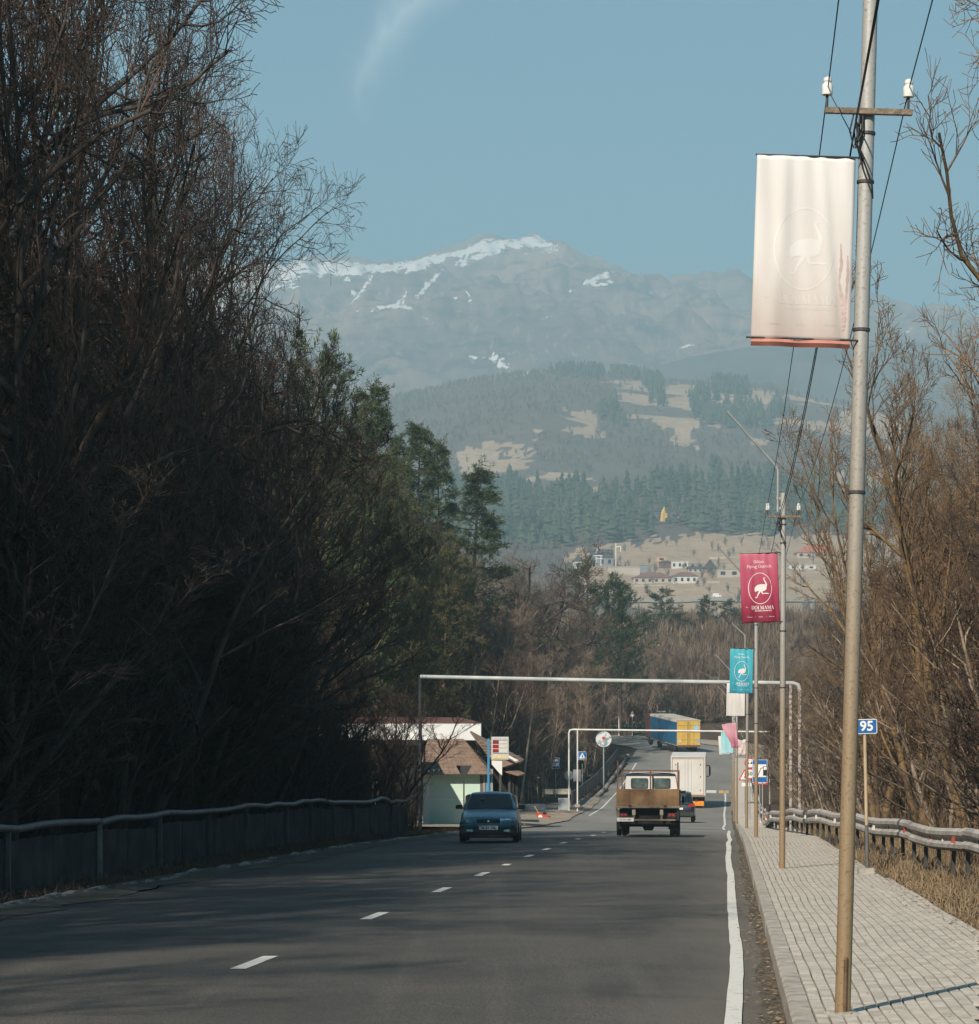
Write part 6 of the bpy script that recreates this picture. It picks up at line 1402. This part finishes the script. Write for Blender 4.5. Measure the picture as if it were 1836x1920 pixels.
# hip roof: courses of tiles, each a slab stepping up
xa, xb = x0-.25, PX(978, d); ya, yb = d-.55, d+6.0; xr0, xr1 = PX(800, d), PX(868, d); nst = 11
for c in range(nst):
    t0, t1 = c/nst, (c+1)/nst; z0, z1 = ze-.08+(zrg-ze)*t0, ze-.08+(zrg-ze)*t1; ym = (ya+yb)/2
    xl0, xl1 = xa+(xr0-xa)*t0, xa+(xr0-xa)*t1; xq0, xq1 = x1+.45+(xr1-x1-.45)*t0, x1+.45+(xr1-x1-.45)*t1; y0, y1 = ya+(ym-ya)*t0, ya+(ym-ya)*t1; yc0, yc1 = yb+(ym-yb)*t0, yb+(ym-yb)*t1
    lip = .045
    for seg_ in range(14):
        f0, f1 = seg_/14+.002, (seg_+1)/14-.002; A0, A1 = xl0+(xq0-xl0)*f0, xl0+(xq0-xl0)*f1; B0, B1 = xl1+(xq1-xl1)*f0, xl1+(xq1-xl1)*f1
        if c*14+seg_ >= 150: pass
        dz_ = random.uniform(-.004, .006)
        MB().add([(A0, y0, z0), (A1, y0, z0), (A1, y0, z0+lip+dz_), (A0, y0, z0+lip+dz_), (B1, y1+.02, z1+.005+dz_), (B0, y1+.02, z1+.005+dz_)], [(0, 1, 2, 3), (3, 2, 4, 5), (0, 3, 5), (1, 4, 2)]).build('roof_tile', M_tile, k, fix=False)
    MB().add([(xq0, y0, z0+lip), (xq0, yc0, z0+lip), (xq1, yc1, z1+lip), (xq1, y1, z1+lip), (xq0, y0, z0), (xq0, yc0, z0)], [(0, 1, 2, 3), (4, 5, 1, 0)]).build('roof_course', M_tile, k, fix=False)
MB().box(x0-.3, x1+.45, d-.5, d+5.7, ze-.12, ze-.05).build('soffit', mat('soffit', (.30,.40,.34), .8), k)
# lean-to porch at the right with its own slab roofs
xp0, xp1 = PX(905, d), PX(972, d)
mb = MB(); mb.add([(xp0-.3, d-.2, PZ(1385, d)), (xp0+.25, d-.2, PZ(1392, d)), (PX(978, d), d-.5, PZ(1427, d)), (PX(935, d), d-.9, PZ(1440, d)), (xp0-.6, d+4, PZ(1372, d)), (PX(985, d), d+4, PZ(1427, d))], [(0, 3, 2, 1), (1, 2, 5, 4, 0)]); o = mb.build('porch_roof', M_tile, k, fix=False); o.modifiers.new('t', 'SOLIDIFY').thickness = .09
for i in range(7): MB().tube([(xp0-.2+i*.06, d-.26-.08*i, PZ(1387+i*5, d)), (PX(880+i*14, d)+.3, d-.3-.08*i, PZ(1384+i*5.5, d))], .02, 5).build('roof_batten', M_tile, k)
MB().prism([(xp0+.5, PZ(1403, d)), (xp0+.6, PZ(1402, d)), (PX(972, d), PZ(1425, d)), (PX(966, d), PZ(1427, d))], d-.95, d-.9).build('white_bargeboard', M_plast, k)
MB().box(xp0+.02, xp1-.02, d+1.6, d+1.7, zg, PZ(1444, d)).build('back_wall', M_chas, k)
for xx, m_ in ((PX(908, d), M_back), (PX(914, d), mat('pale blue post', (.16,.30,.36), .6)), (PX(922, d), M_back), (PX(938, d), M_dark), (PX(955, d), M_dark), (PX(969, d), M_chas), (PX(962, d), M_chas)): MB().box(xx-.06, xx+.06, d-.06, d+.06, zg, PZ(1442, d)).build('porch_post', m_, k)
mb = MB(); mb.add([(PX(942, d), d-.4, PZ(1444, d)), (PX(972, d), d-1.2, PZ(1452, d)), (PX(984, d), d-.9, PZ(1449, d)), (PX(966, d), d+.3, PZ(1441, d))], [(0, 1, 2, 3)]); o = mb.build('canopy_sheet', M_tile, k, fix=False); o.modifiers.new('t', 'SOLIDIFY').thickness = .06
# white canopy of the filling station, behind
d = 137.0; cn = thing('station_canopy', 'broad white filling station canopy with a red brown roof behind the trees', 'canopy', (0, 0, 0)); xa, xb = PX(560, d), PX(902, d)
MB().box(xa, xb, d, d+.12, PZ(1388, d), PZ(1357, d)).build('fascia', M_plast, cn); MB().box(xb-.12, xb-.002, d+.12, d+8, PZ(1388, d), PZ(1357, d)).build('fascia', M_plast, cn); MB().box(xa, xb-.13, d+.13, d+8, PZ(1387, d), PZ(1385, d)).build('ceiling', M_plast, cn)
mb = MB(); mb.add([(xa, d+.1, PZ(1357, d)), (xb, d+.1, PZ(1357, d)), (PX(862, d), d+3, PZ(1346, d)), (xa, d+3, PZ(1344, d)), (xa, d+8, PZ(1357, d)), (xb, d+8, PZ(1357, d))], [(0, 1, 2, 3), (3, 2, 5, 4), (1, 5, 2)]); mb.build('roof', M_redroof, cn)
for xx in (PX(620, d), PX(700, d)): MB().box(xx-.18, xx+.18, d+2.4, d+2.8, zg-.5, PZ(1387, d)).build('column', M_plast, cn)
MB().box(PX(640, d), PX(730, d), d+5, d+5.2, zg-.3, PZ(1440, d)).build('rear_wall', mat('pale pink wall', (.50,.40,.36), .8), cn)
d = 124.0; ds = thing('shadow_dark_shed', 'shadow-dark tall shed wall with a flat eave left of the mint kiosk', 'shed', (0, 0, 0)); MB().box(PX(744, d), PX(779, d), d, d+3, zg-.3, PZ(1397, d)).build('wall', M_chas, ds); MB().box(PX(690, d), PX(792, d), d-.4, d+3.3, PZ(1397, d), PZ(1389, d)).build('roof', M_chas, ds)  # the wall's shadow is put into its near-black colour
# price board
d = 119.0; x = PX(916, d); zg2 = gz(x, d); pb = thing('price_board', 'grey fuel price board with three red displays on a blue pole', 'sign', (x, d, zg2)); LZ = lambda py: PZ(py, d)-zg2; LX = lambda q: PX(q, d)-x
MB().box(-.05, .05, -.05, .05, -.3, LZ(1385)).build('pole', mat('light blue pole', (.04,.22,.40), .5, .1, 3), pb); MB().box(LX(921.5), LX(954), -.1, .1, LZ(1424.5), LZ(1381.5)).build('panel', mat('pale grey board', (.50,.50,.47), .6, .05, 5), pb, bevel=.01)
for i in range(3):
    o = MB().box(LX(924), LX(935), -.118, -.102, LZ(1394.5+8*i), LZ(1388.5+8*i)).build('display', mat('dark red display', (.20,.02,.018), .4, .2, 20), pb); lettering(o, ('530', '500', '560')[i], .15, M_redl, (LX(924)+LX(935))/2, -.1195, LZ(1391.5+8*i), .002)
    MB().box(LX(937), LX(951), -.112, -.102, LZ(1394+8*i), LZ(1389+8*i)).build('label_strip', mat('pale cream strip', (.58,.57,.52), .6), pb)
MB().box(LX(924), LX(952), -.108, -.102, LZ(1388), LZ(1387)).build('rule', M_blue, pb); MB().box(LX(924), LX(952), -.108, -.102, LZ(1413.5), LZ(1412.5)).build('rule', M_blue, pb)
for i in range(3): MB().box(LX(924.5+9*i), LX(932+9*i), -.112, -.102, LZ(1422), LZ(1415)).build('logo_tile', mat('pale yellow tile', (.66,.56,.28), .6, .2, 12), pb)
MB().box(LX(919), LX(922), -.03, .03, LZ(1390), LZ(1388.5)).build('bracket', M_galv, pb); MB().box(LX(919), LX(922), -.03, .03, LZ(1419), LZ(1417)).build('bracket', M_galv, pb)
MB().add([(LX(922), -.12, LZ(1426)), (LX(941.5), -.12, LZ(1427)), (LX(941.5), -.10, LZ(1454)), (LX(936), -.10, LZ(1449)), (LX(922), -.11, LZ(1433))], [(4, 3, 2, 1, 0)]).build('paper_notice', M_plast, pb, fix=False)
# yield sign from behind
t = sign_post(870, 111, 'grey back of a triangular give way sign in front of the kiosk', h=2.4, zb=gz(PX(870, 111), 111), m=M_dark); z0 = PZ(1444, 111)-t.location.z; layer(t, 'plate', tri(.68, False), mat('dark grey sign back', (.035,.038,.042), .8, .1, 4), -.02, z0)
# signs and things on the layby
t = sign_post(1042, 205, 'blue and white bus stop sign on the layby', h=1.9); z0 = PZ(1431, 205)-t.location.z; layer(t, 'plate', rrect(.60, .84, .03), M_signw, -.04, z0); layer(t, 'panel', rrect(.56, .8, .02), M_blue, -.0435, z0, 0, .002)
layer(t, 'bus_symbol', rrect(.42, .16, .03), M_signw, -.048, z0+.20, 0, .002); layer(t, 'field', rrect(.5, .26, .01), M_signw, -.048, z0-.10, 0, .002)
t = sign_post(1092, 200, 'blue pedestrian crossing sign behind the white gantry posts', h=2.6); z0 = PZ(1417, 200)-t.location.z; layer(t, 'plate', rrect(.62, .62, .02), M_signw, -.04, z0); layer(t, 'panel', rrect(.58, .58, .02), M_blue, -.0435, z0, 0, .002); layer(t, 'field', tri(.5), M_signw, -.048, z0-.06, 0, .002); layer(t, 'walking_figure', [(-.05, z0-.16), (.0, z0-.1), (.05, z0-.16), (.03, z0+.08), (-.02, z0+.08)], M_black, -.052, 0, 0, .002)
t = sign_post(1067, 176.5, 'round bare sign back low beside the white gantry post', h=1.9); z0 = PZ(1454, 176.5)-t.location.z; layer(t, 'plate', disc(.30), M_back, -.04, z0)
t = sign_post(1082, 178, 'square bare sign back low beside the white gantry post', h=1.9); z0 = PZ(1454, 178)-t.location.z; layer(t, 'plate', rrect(.52, .80, .02), M_back, -.04, z0)
d = 171; x = PX(1057, d); bd_ = thing('leaning_board', 'small grey framed board standing against the white gantry post', 'board', (x, d, PZ(1519, d))); bd_.rotation_euler = (-.12, 0, 0); MB().box(-.34, .34, 0, .03, .02, .78).build('frame', M_galv, bd_, bevel=.006); MB().box(-.31, .31, -.004, -.001, .06, .74).build('panel', mat('grey mesh panel', (.28,.31,.32), .7, .1, 12), bd_)
d = 190; bl_ = MB(); bl_.box(-.92, .0, -.2, .2, 0, .38); bl_.box(.01, .92, -.2, .2, 0, .40); x = PX(1046, d); tag(bl_.build('concrete_barrier', M_conc, None, (x, d, PZ(1489, d)-.02), bevel=.02), 'long pale concrete barrier block at the back of the layby', 'barrier')
d = 168; tr = MB(); tr.box(-.95, .75, 0, .5, 0, .45); x = PX(1001, d); tag(tr.build('dark_trough', mat('dark blue grey tarp', (.035,.05,.07), .7, .3, 3), None, (x, d, PZ(1521, d)), bevel=.04), 'low dark covered pile behind the red mower', 'pile')
# red mower
d = 160; x = PX(1017, d); mw = thing('lawn_mower', 'small red mower with white wheels and a yellow handle on the layby', 'mower', (x, d, PZ(1535.5, d))); M_redp = mat('red machine paint', (.50,.045,.025), .45, .1, 6)
MB().prism([(-.30, .12), (-.28, .26), (-.05, .30), (.20, .24), (.46, .20), (.48, .10), (.2, .08), (-.2, .08)], -.2, .2).build('deck', M_redp, mw, bevel=.02); MB().prism([(-.36, .14), (-.34, .34), (-.14, .42), (-.12, .16)], -.16, .16).build('grass_box', M_redp, mw, bevel=.02)
MB().box(.02, .26, -.12, .12, .27, .42).build('engine', M_blk, mw, bevel=.03)
for xx, r_ in ((-.12, .13), (.42, .08)):
    for s in (-1, 1): mb = MB(); mb.lathe([(r_, -.025), (r_, .025), (r_*.5, .03), (.01, .03)], (xx, s*.22, r_), 18, 'Y'); mb.build('wheel', M_porc if xx < 0 else M_tyre, mw, smooth=True)
MB().tube([(-.2, -.14, .3), (-.46, -.14, .76)], .02, 8).build('handle', mat('yellow handle', (.62,.40,.04), .5), mw); MB().tube([(-.2, .14, .3), (-.46, .14, .76), (-.46, -.14, .76)], .018, 8).build('handle_bar', mat('yellow handle', (.62,.40,.04), .5), mw)
# round mottled sign
d = 214; x = PX(1132, d); M_mot = mat('mottled blue white disc', (.20,.27,.32), .5, .1, 3.5, col2=(.62,.64,.64), lo=.42, hi=.52)
t = sign_post(1132, d, 'large mottled white disc on a post with a small red centre', r=.06, h=PZ(1390, d)-ground_or_road(x, d)); z0 = PZ(1386, d)-t.location.z; layer(t, 'disc', disc(.66), M_dark, -.06, z0); layer(t, 'face', disc(.63), M_mot, -.0635, z0, 0, .002); layer(t, 'red_centre', disc(.13), M_signr, -.068, z0+.08, 0, .002)

# leaning pale pole
d = 186; x = PX(975, d); zb = gz(x, d); lp = thing('leaning_pole', 'thin pale utility pole leaning to the right behind the kiosk', 'pole', (x, d, zb)); top = P(1000, 1318, d)-Vector((x, d, zb)); MB().tube([(0, 0, 0), tuple(top*.5), tuple(top)], [.085, .07, .05], 8).build('pole', mat('pale bare pole', (.42,.33,.24), .8, .2, 3), lp, smooth=True)
wire('service_wire', P(999, 1330, d), P(1160, 1372, 300), .8, .018, 'thin wire from the leaning pole across the brown slope')
# dark railing and kerb along the inside of the far lane
rl = thing('metal_railing', 'dark metal railing on a pale kerb along the left edge of the far lane', 'railing', (0, 0, 0))
ds = np.arange(182, 262, 4.0); rp = [at_road(q, -6.0) for q in ds]; rp = [Vector((p.x, p.y, p.z+.15)) for p in rp]
MB().tube([p+Vector((0, 0, 1.05)) for p in rp], .04, 6).build('top_rail', M_pipe, rl)
for p in rp: MB().box(p.x-.04, p.x+.04, p.y-.04, p.y+.04, p.z-.3, p.z+1.05).build('post', M_dark, rl)
for a, b_ in zip(rp[:-1], rp[1:]): MB().add([tuple(a+Vector((0, .08, .08))), tuple(b_+Vector((0, -.08, .08))), tuple(b_+Vector((0, -.08, .95))), tuple(a+Vector((0, .08, .95)))], [(0, 1, 2, 3)]).build('panel', mat('dark railing sheet', (.022,.024,.028), .7, .3, 3), rl, fix=False)
for q in np.arange(180, 268, 1.5):
    p = at_road(q, -5.35); MB().box(-.10, .10, -.7, .7, -.1, .16).build('kerb_stone', M_kst, kb, (p.x, p.y, p.z+random.uniform(-.02, .02)), bevel=.02)
# far bend: green fence, warning sign, poles, board, brown fence
def bend_pt(ss, lat, dz=0): i = int(ss+60); p = CEN[i]+NOR[i]*lat; return Vector((p[0], p[1], float(CZ[i])+dz))
gf = thing('green_fence', 'green slatted fence on the outer shoulder of the bend', 'fence', (0, 0, 0)); M_grn = mat('green fence paint', (.035,.20,.10), .6, .2, 3); M_tan = mat('dusty netting', (.20,.19,.14), .9, .2, 3)
for i in range(34):
    s0 = 313+i*.52; p = bend_pt(s0, 8.6, .1); MB().box(p.x-.05, p.x+.05, p.y-.03, p.y+.03, p.z, p.z+1.5+.12*(i % 3)).build('slat', M_grn if i % 5 else M_white, gf)
for z in (.5, 1.2): MB().tube([bend_pt(313+i, 8.66, .1+z) for i in range(19)], .03, 5).build('rail', M_grn, gf)
t = sign_post(1186, 322, 'distant red edged warning triangle above the green fence', h=PZ(1343, 322)-ground_or_road(PX(1186, 322), 322), r=.05); z0 = PZ(1340, 322)-t.location.z; red_tri(t, z0, .95)
for px_, d_, yt, lb in ((1161, 318, 1278, 'thin white lamp pole left of the warning triangle'), (1269, 330, 1288, 'white pole with a beige box behind the blue and yellow lorry')):
    x = PX(px_, d_); zb = gz(x, d_); q = thing('utility_pole', lb, 'pole', (x, d_, zb)); MB().tube([(0, 0, -.2), (0, 0, PZ(yt, d_)-zb)], [.09, .06], 8).build('pole', M_white, q, smooth=True)
    if px_ > 1200:
        MB().box(-.5, .5, -.08, -.02, PZ(1299, d_)-zb, PZ(1297, d_)-zb).build('crossarm', M_wood, q)
        for s in (-1, 1): MB().lathe([(.06, 0), (.08, .1), (.05, .2)], (s*.4, -.05, PZ(1297, d_)-zb), 10).build('insulator', M_porc, q)
        MB().box(PX(1258, d_)-x, -.1, -.3, .1, PZ(1331, d_)-zb, PZ(1313, d_)-zb).build('equipment_box', mat('beige box', (.52,.47,.33), .7, .15, 3), q, bevel=.03)
    else: MB().lathe([(.05, 0), (.3, .1), (.34, .3), (.2, .45), (.03, .5)], (-.45, 0, PZ(1312, d_)-zb), 12).build('lamp_shade', M_galv, q, smooth=True)
x = PX(1250, 326); zb = gz(x, 326); q = thing('direction_board', 'green direction board with white lettering behind the blue and yellow lorry', 'road sign', (x, 326, zb))
for s in (-.8, .8): MB().box(s-.05, s+.05, .02, .1, -.2, PZ(1336, 326)-zb).build('post', M_galv, q)
zc = PZ(1341, 326)-zb; layer(q, 'plate', rrect(2.3, 1.0, .05), M_signw, 0, zc); layer(q, 'panel', rrect(2.22, .92, .04), mat('road sign green', (.02,.16,.10), .5), -.004, zc, 0, .003); lettering(q, 'ԴԻԼԻՋԱՆ', .24, M_signw, -.55, -.01, zc+.15, .003); lettering(q, 'ՍԵՎԱՆ', .24, M_signw, .60, -.01, zc+.2, .003)
bf = thing('brown_fence', 'low brown board fence on the outer verge right of the yellow doors', 'fence', (0, 0, 0)); 
for i in range(26):
    p = bend_pt(256+i*1.05, 9.4, .1); p2 = bend_pt(256+i*1.05+1.0, 9.4, .1); MB().add([tuple(p), tuple(p2), tuple(p2+Vector((0, 0, 1.7))), tuple(p+Vector((0, 0, 1.7)))], [(0, 1, 2, 3)]).build('board', mat('brown board', (.09,.06,.045), .9, .3, 1), bf, fix=False)
for i in range(14): p = bend_pt(256+i*2.1, 9.36, .1); MB().box(p.x-.06, p.x+.06, p.y-.06, p.y+.06, p.z, p.z+1.9).build('post', M_dark, bf)

# ------------------------------------------------------------------ village on the far side of the valley
def foot_r(px_, py_, r0):
    """distance near r0 at which the valley ground is seen at row py_"""
    rs = np.arange(r0-260, r0+300, 4.0); yy = HORY-FPX*valley_z(np.full(len(rs), float(px_)), rs)/rs; return float(rs[np.argmin(np.abs(yy-py_)+np.abs(rs-r0)*.004)])
def vh(px0, px1, py0, py1, r, label, wall, roof, kind='gable', cat='house', rise=.35, name='village_house', win=4, rot=0.0, depth=None):
    """house whose walls fill px0..px1, py1 (foot) .. py0 (eave) at distance r"""
    r = foot_r((px0+px1)/2, py1, r); x0, x1 = PX(px0, r), PX(px1, r); z0, z1 = PZ(py1, r), PZ(py0, r); w = x1-x0; h = z1-z0; dp = depth or w*.7; zgd = valley_at((px0+px1)/2, r)
    t = thing(name, label, cat, ((x0+x1)/2, r, z0), rot); MB().box(-w/2, w/2, 0, dp, min(-1.2, zgd-z0-1), h).build('wall', wall, t)
    if kind == 'gable': MB().prismx([(-.5, h), (dp+.5, h), (dp/2, h+w*rise)], -w/2-.4, w/2+.4).build('roof', roof, t)
    elif kind == 'front': MB().prism([(-w/2-.5, h), (w/2+.5, h), (0, h+w*rise)], -.5, dp).build('roof', roof, t)
    elif kind == 'hip':
        mb = MB(); mb.add([(-w/2-.5, -.5, h), (w/2+.5, -.5, h), (w/2+.5, dp+.5, h), (-w/2-.5, dp+.5, h), (-w/5, dp/2, h+w*rise), (w/5, dp/2, h+w*rise)], [(0, 1, 5, 4), (1, 2, 5), (2, 3, 4, 5), (3, 0, 4), (3, 2, 1, 0)]); mb.build('roof', roof, t)
    else: MB().box(-w/2-.2, w/2+.2, -.2, dp+.2, h+.01, h+.25).build('roof', roof, t)
    for i in range(win):
        xx = -w/2+w*(i+.5)/win; MB().box(xx-w/win*.2, xx+w/win*.2, -.06, -.01, h*.3, h*.75).build('window', M_glass, t)
    return t
Wc = mat('cream village wall', (.40,.35,.29), .9, .08, .2); Ww = mat('white village wall', (.56,.54,.50), .9, .06, .2); Wg = mat('grey village wall', (.20,.21,.22), .9, .1, .2); Rr = mat('red brown village roof', (.17,.075,.055), .85, .15, .3); Rd = mat('dark village roof', (.045,.04,.045), .8, .15, .3); Ro = mat('orange red roof', (.36,.11,.065), .85, .1, .3)
V_ = [(1108,1150,1045,1062,1240,'dark steep roofed house with white framing at the left of the village',Wg,Rd,'gable','house',.38,3), (1140,1200,1063,1077,1225,'long low pale wall building left in the village',Wc,Wc,'flat','building',.1,0), (1200,1219,1060,1073,1215,'small dark flat shed beside the long pale wall',Wg,Wg,'flat','shed',.1,0),
      (1231,1250,1044,1053,1270,'small orange tan cabin above the dark barrel shed',mat('orange tan wall', (.50,.30,.16), .9),Wc,'flat','cabin',.1,1), (1237,1258,1054,1066,1235,'dark red barrel shaped shed in the village',mat('dark red wall', (.13,.045,.04), .9),Rd,'hip','shed',.16,0), (1259,1291,1053,1066,1245,'low white wall right of the dark red shed',Ww,Ww,'flat','building',.1,3), (1292,1320,1056,1066,1245,'low brown wall right of the white wall',mat('brown village wall', (.26,.20,.15), .9),Wc,'flat','building',.1,2),
      (1320,1344,1066,1074,1215,'steep dark A-frame cabin above the white house',mat('timber wall', (.22,.13,.08), .9),Rd,'front','cabin',.75,1), (1188,1262,1083,1094,1185,'wide pinkish house with a shallow dark roof left of the white house',Wc,Rr,'hip','house',.15,6), (1262,1308,1080,1094,1180,'white house with a red brown roof in the middle of the village',Ww,Rr,'hip','house',.18,4),
      (1290,1328,1066,1073,1205,'low dark roofed row behind the white house',Wc,Rd,'gable','house',.12,4), (1345,1388,1068,1082,1215,'pale shed at the right end behind the street lamps',Wc,Wc,'flat','shed',.1,2), (1495,1570,1036,1046,1265,'long orange red roof seen through the twigs right of the poles',Wc,Ro,'hip','building',.22,5), (1480,1530,1060,1068,1230,'cream wall low behind the twigs right of the poles',Ww,Ww,'flat','building',.1,3), (1270,1290,972.5,974,1560,'small red roof in the pine forest beside the yellow crane',mat('brown village wall', (.26,.20,.15), .9),Ro,'gable','house',.2,0), (1075,1095,1052,1066,1230,'pale gable house hidden behind the round oak',Ww,Rd,'front','house',.6,1)]
for (a, b_, y0, y1, r, lb, w_, rf_, kd, ct_, rs, wn_) in V_: vh(a, b_, y0, y1, r, lb, w_, rf_, kd, ct_, rs, 'village_'+ct_, wn_)
# white framing and lamp posts by the dark house
fr = thing('white_frame_mast', 'white steel framing and lamp mast beside the dark village house', 'mast', (0, 0, 0)); r = 1225
for a, b_ in (((1118,1035),(1118,1060)), ((1118,1035),(1122,1029)), ((1127,1042),(1127,1062)), ((1112,1042),(1130,1042)), ((1118,1047),(1130,1047)), ((1155,1062),(1155,1018)), ((1155,1026),(1164,1024)), ((1164,1024),(1164,1034))):
    MB().tube([P(a[0], a[1], r), P(b_[0], b_[1], r)], .2, 6).build('frame_bar', M_plast, fr)
cy = thing('yellow_crane', 'small yellow tower crane standing in the far pine forest', 'crane', (0, 0, 0)); r = 1580; M_cy = mat('crane yellow', (.60,.38,.08), .6)
MB().tube([P(1243, 978, r), P(1244, 962, r), P(1246, 950, r)], [1.6, 1.4, .3], 5).build('mast', M_cy, cy); MB().tube([P(1240, 974, r), P(1250, 970, r), P(1249, 962, r)], 1.0, 5).build('jib', M_cy, cy)
r = foot_r(1345, 1121, 1090); vn = thing('white_van', 'tiny white van parked at the valley bottom below the village', 'van', tuple(P(1345, 1121.5, r))); MB().prism([(-1.9, .4), (1.9, .4), (2.0, 1.2), (1.4, 1.4), (1.0, 2.1), (-1.9, 2.1)], 0, 2.0).build('body', M_plast, vn, bevel=.1); MB().prism([(1.0, 1.4), (1.35, 1.4), (.95, 1.95), (.5, 1.95)], -.03, -.01).build('window', M_glass, vn)
for s in (-1.2, 1.2): MB().lathe([(.4, -.1), (.4, .1)], (s, 0, .35), 12, 'Y').build('wheel', M_tyre, vn)
for (ya, yb, r0, lb) in ((1127, 1133, 1065, 'pale dirt track running below the white van'), (1102, 1106, 1150, 'pale dirt track along the lower edge of the village')):
    v = []; 
    for px_ in range(1170, 1700, 20):
        for rr_ in (r0, r0+14): v.append(((px_-918)/FPX*rr_, rr_, valley_at(px_, rr_)+.6+(rr_-r0)*.02))
    n = len(v)//2; o = MB().add(v, [(2*i, 2*i+2, 2*i+3, 2*i+1) for i in range(n-1)]).build('dirt_track', M_should, None, fix=False); tag(o, kind='structure')
# retaining walls and field terraces of the village as low walls
for (a, b_, y_, r) in ((1190, 1250, 1099, 1170), (1310, 1350, 1092, 1190), (1330, 1400, 1046, 1275)):
    r_n = r; r = foot_r((a+b_)/2, y_, r); z = PZ(y_, r); MB_ = MB().box(PX(a, r), PX(b_, r), r, r+.6, z-1.6, z+.5); o = MB_.build('field_wall', Wc); tag(o, {1170: 'pale terrace wall below the pinkish house', 1218: 'pale terrace wall under the long low building', 1190: 'pale terrace wall below the A-frame cabin', 1275: 'pale terrace wall left of the magenta banner top', 1290: 'pale terrace wall at the forest edge above the village'}[r_n], 'wall')
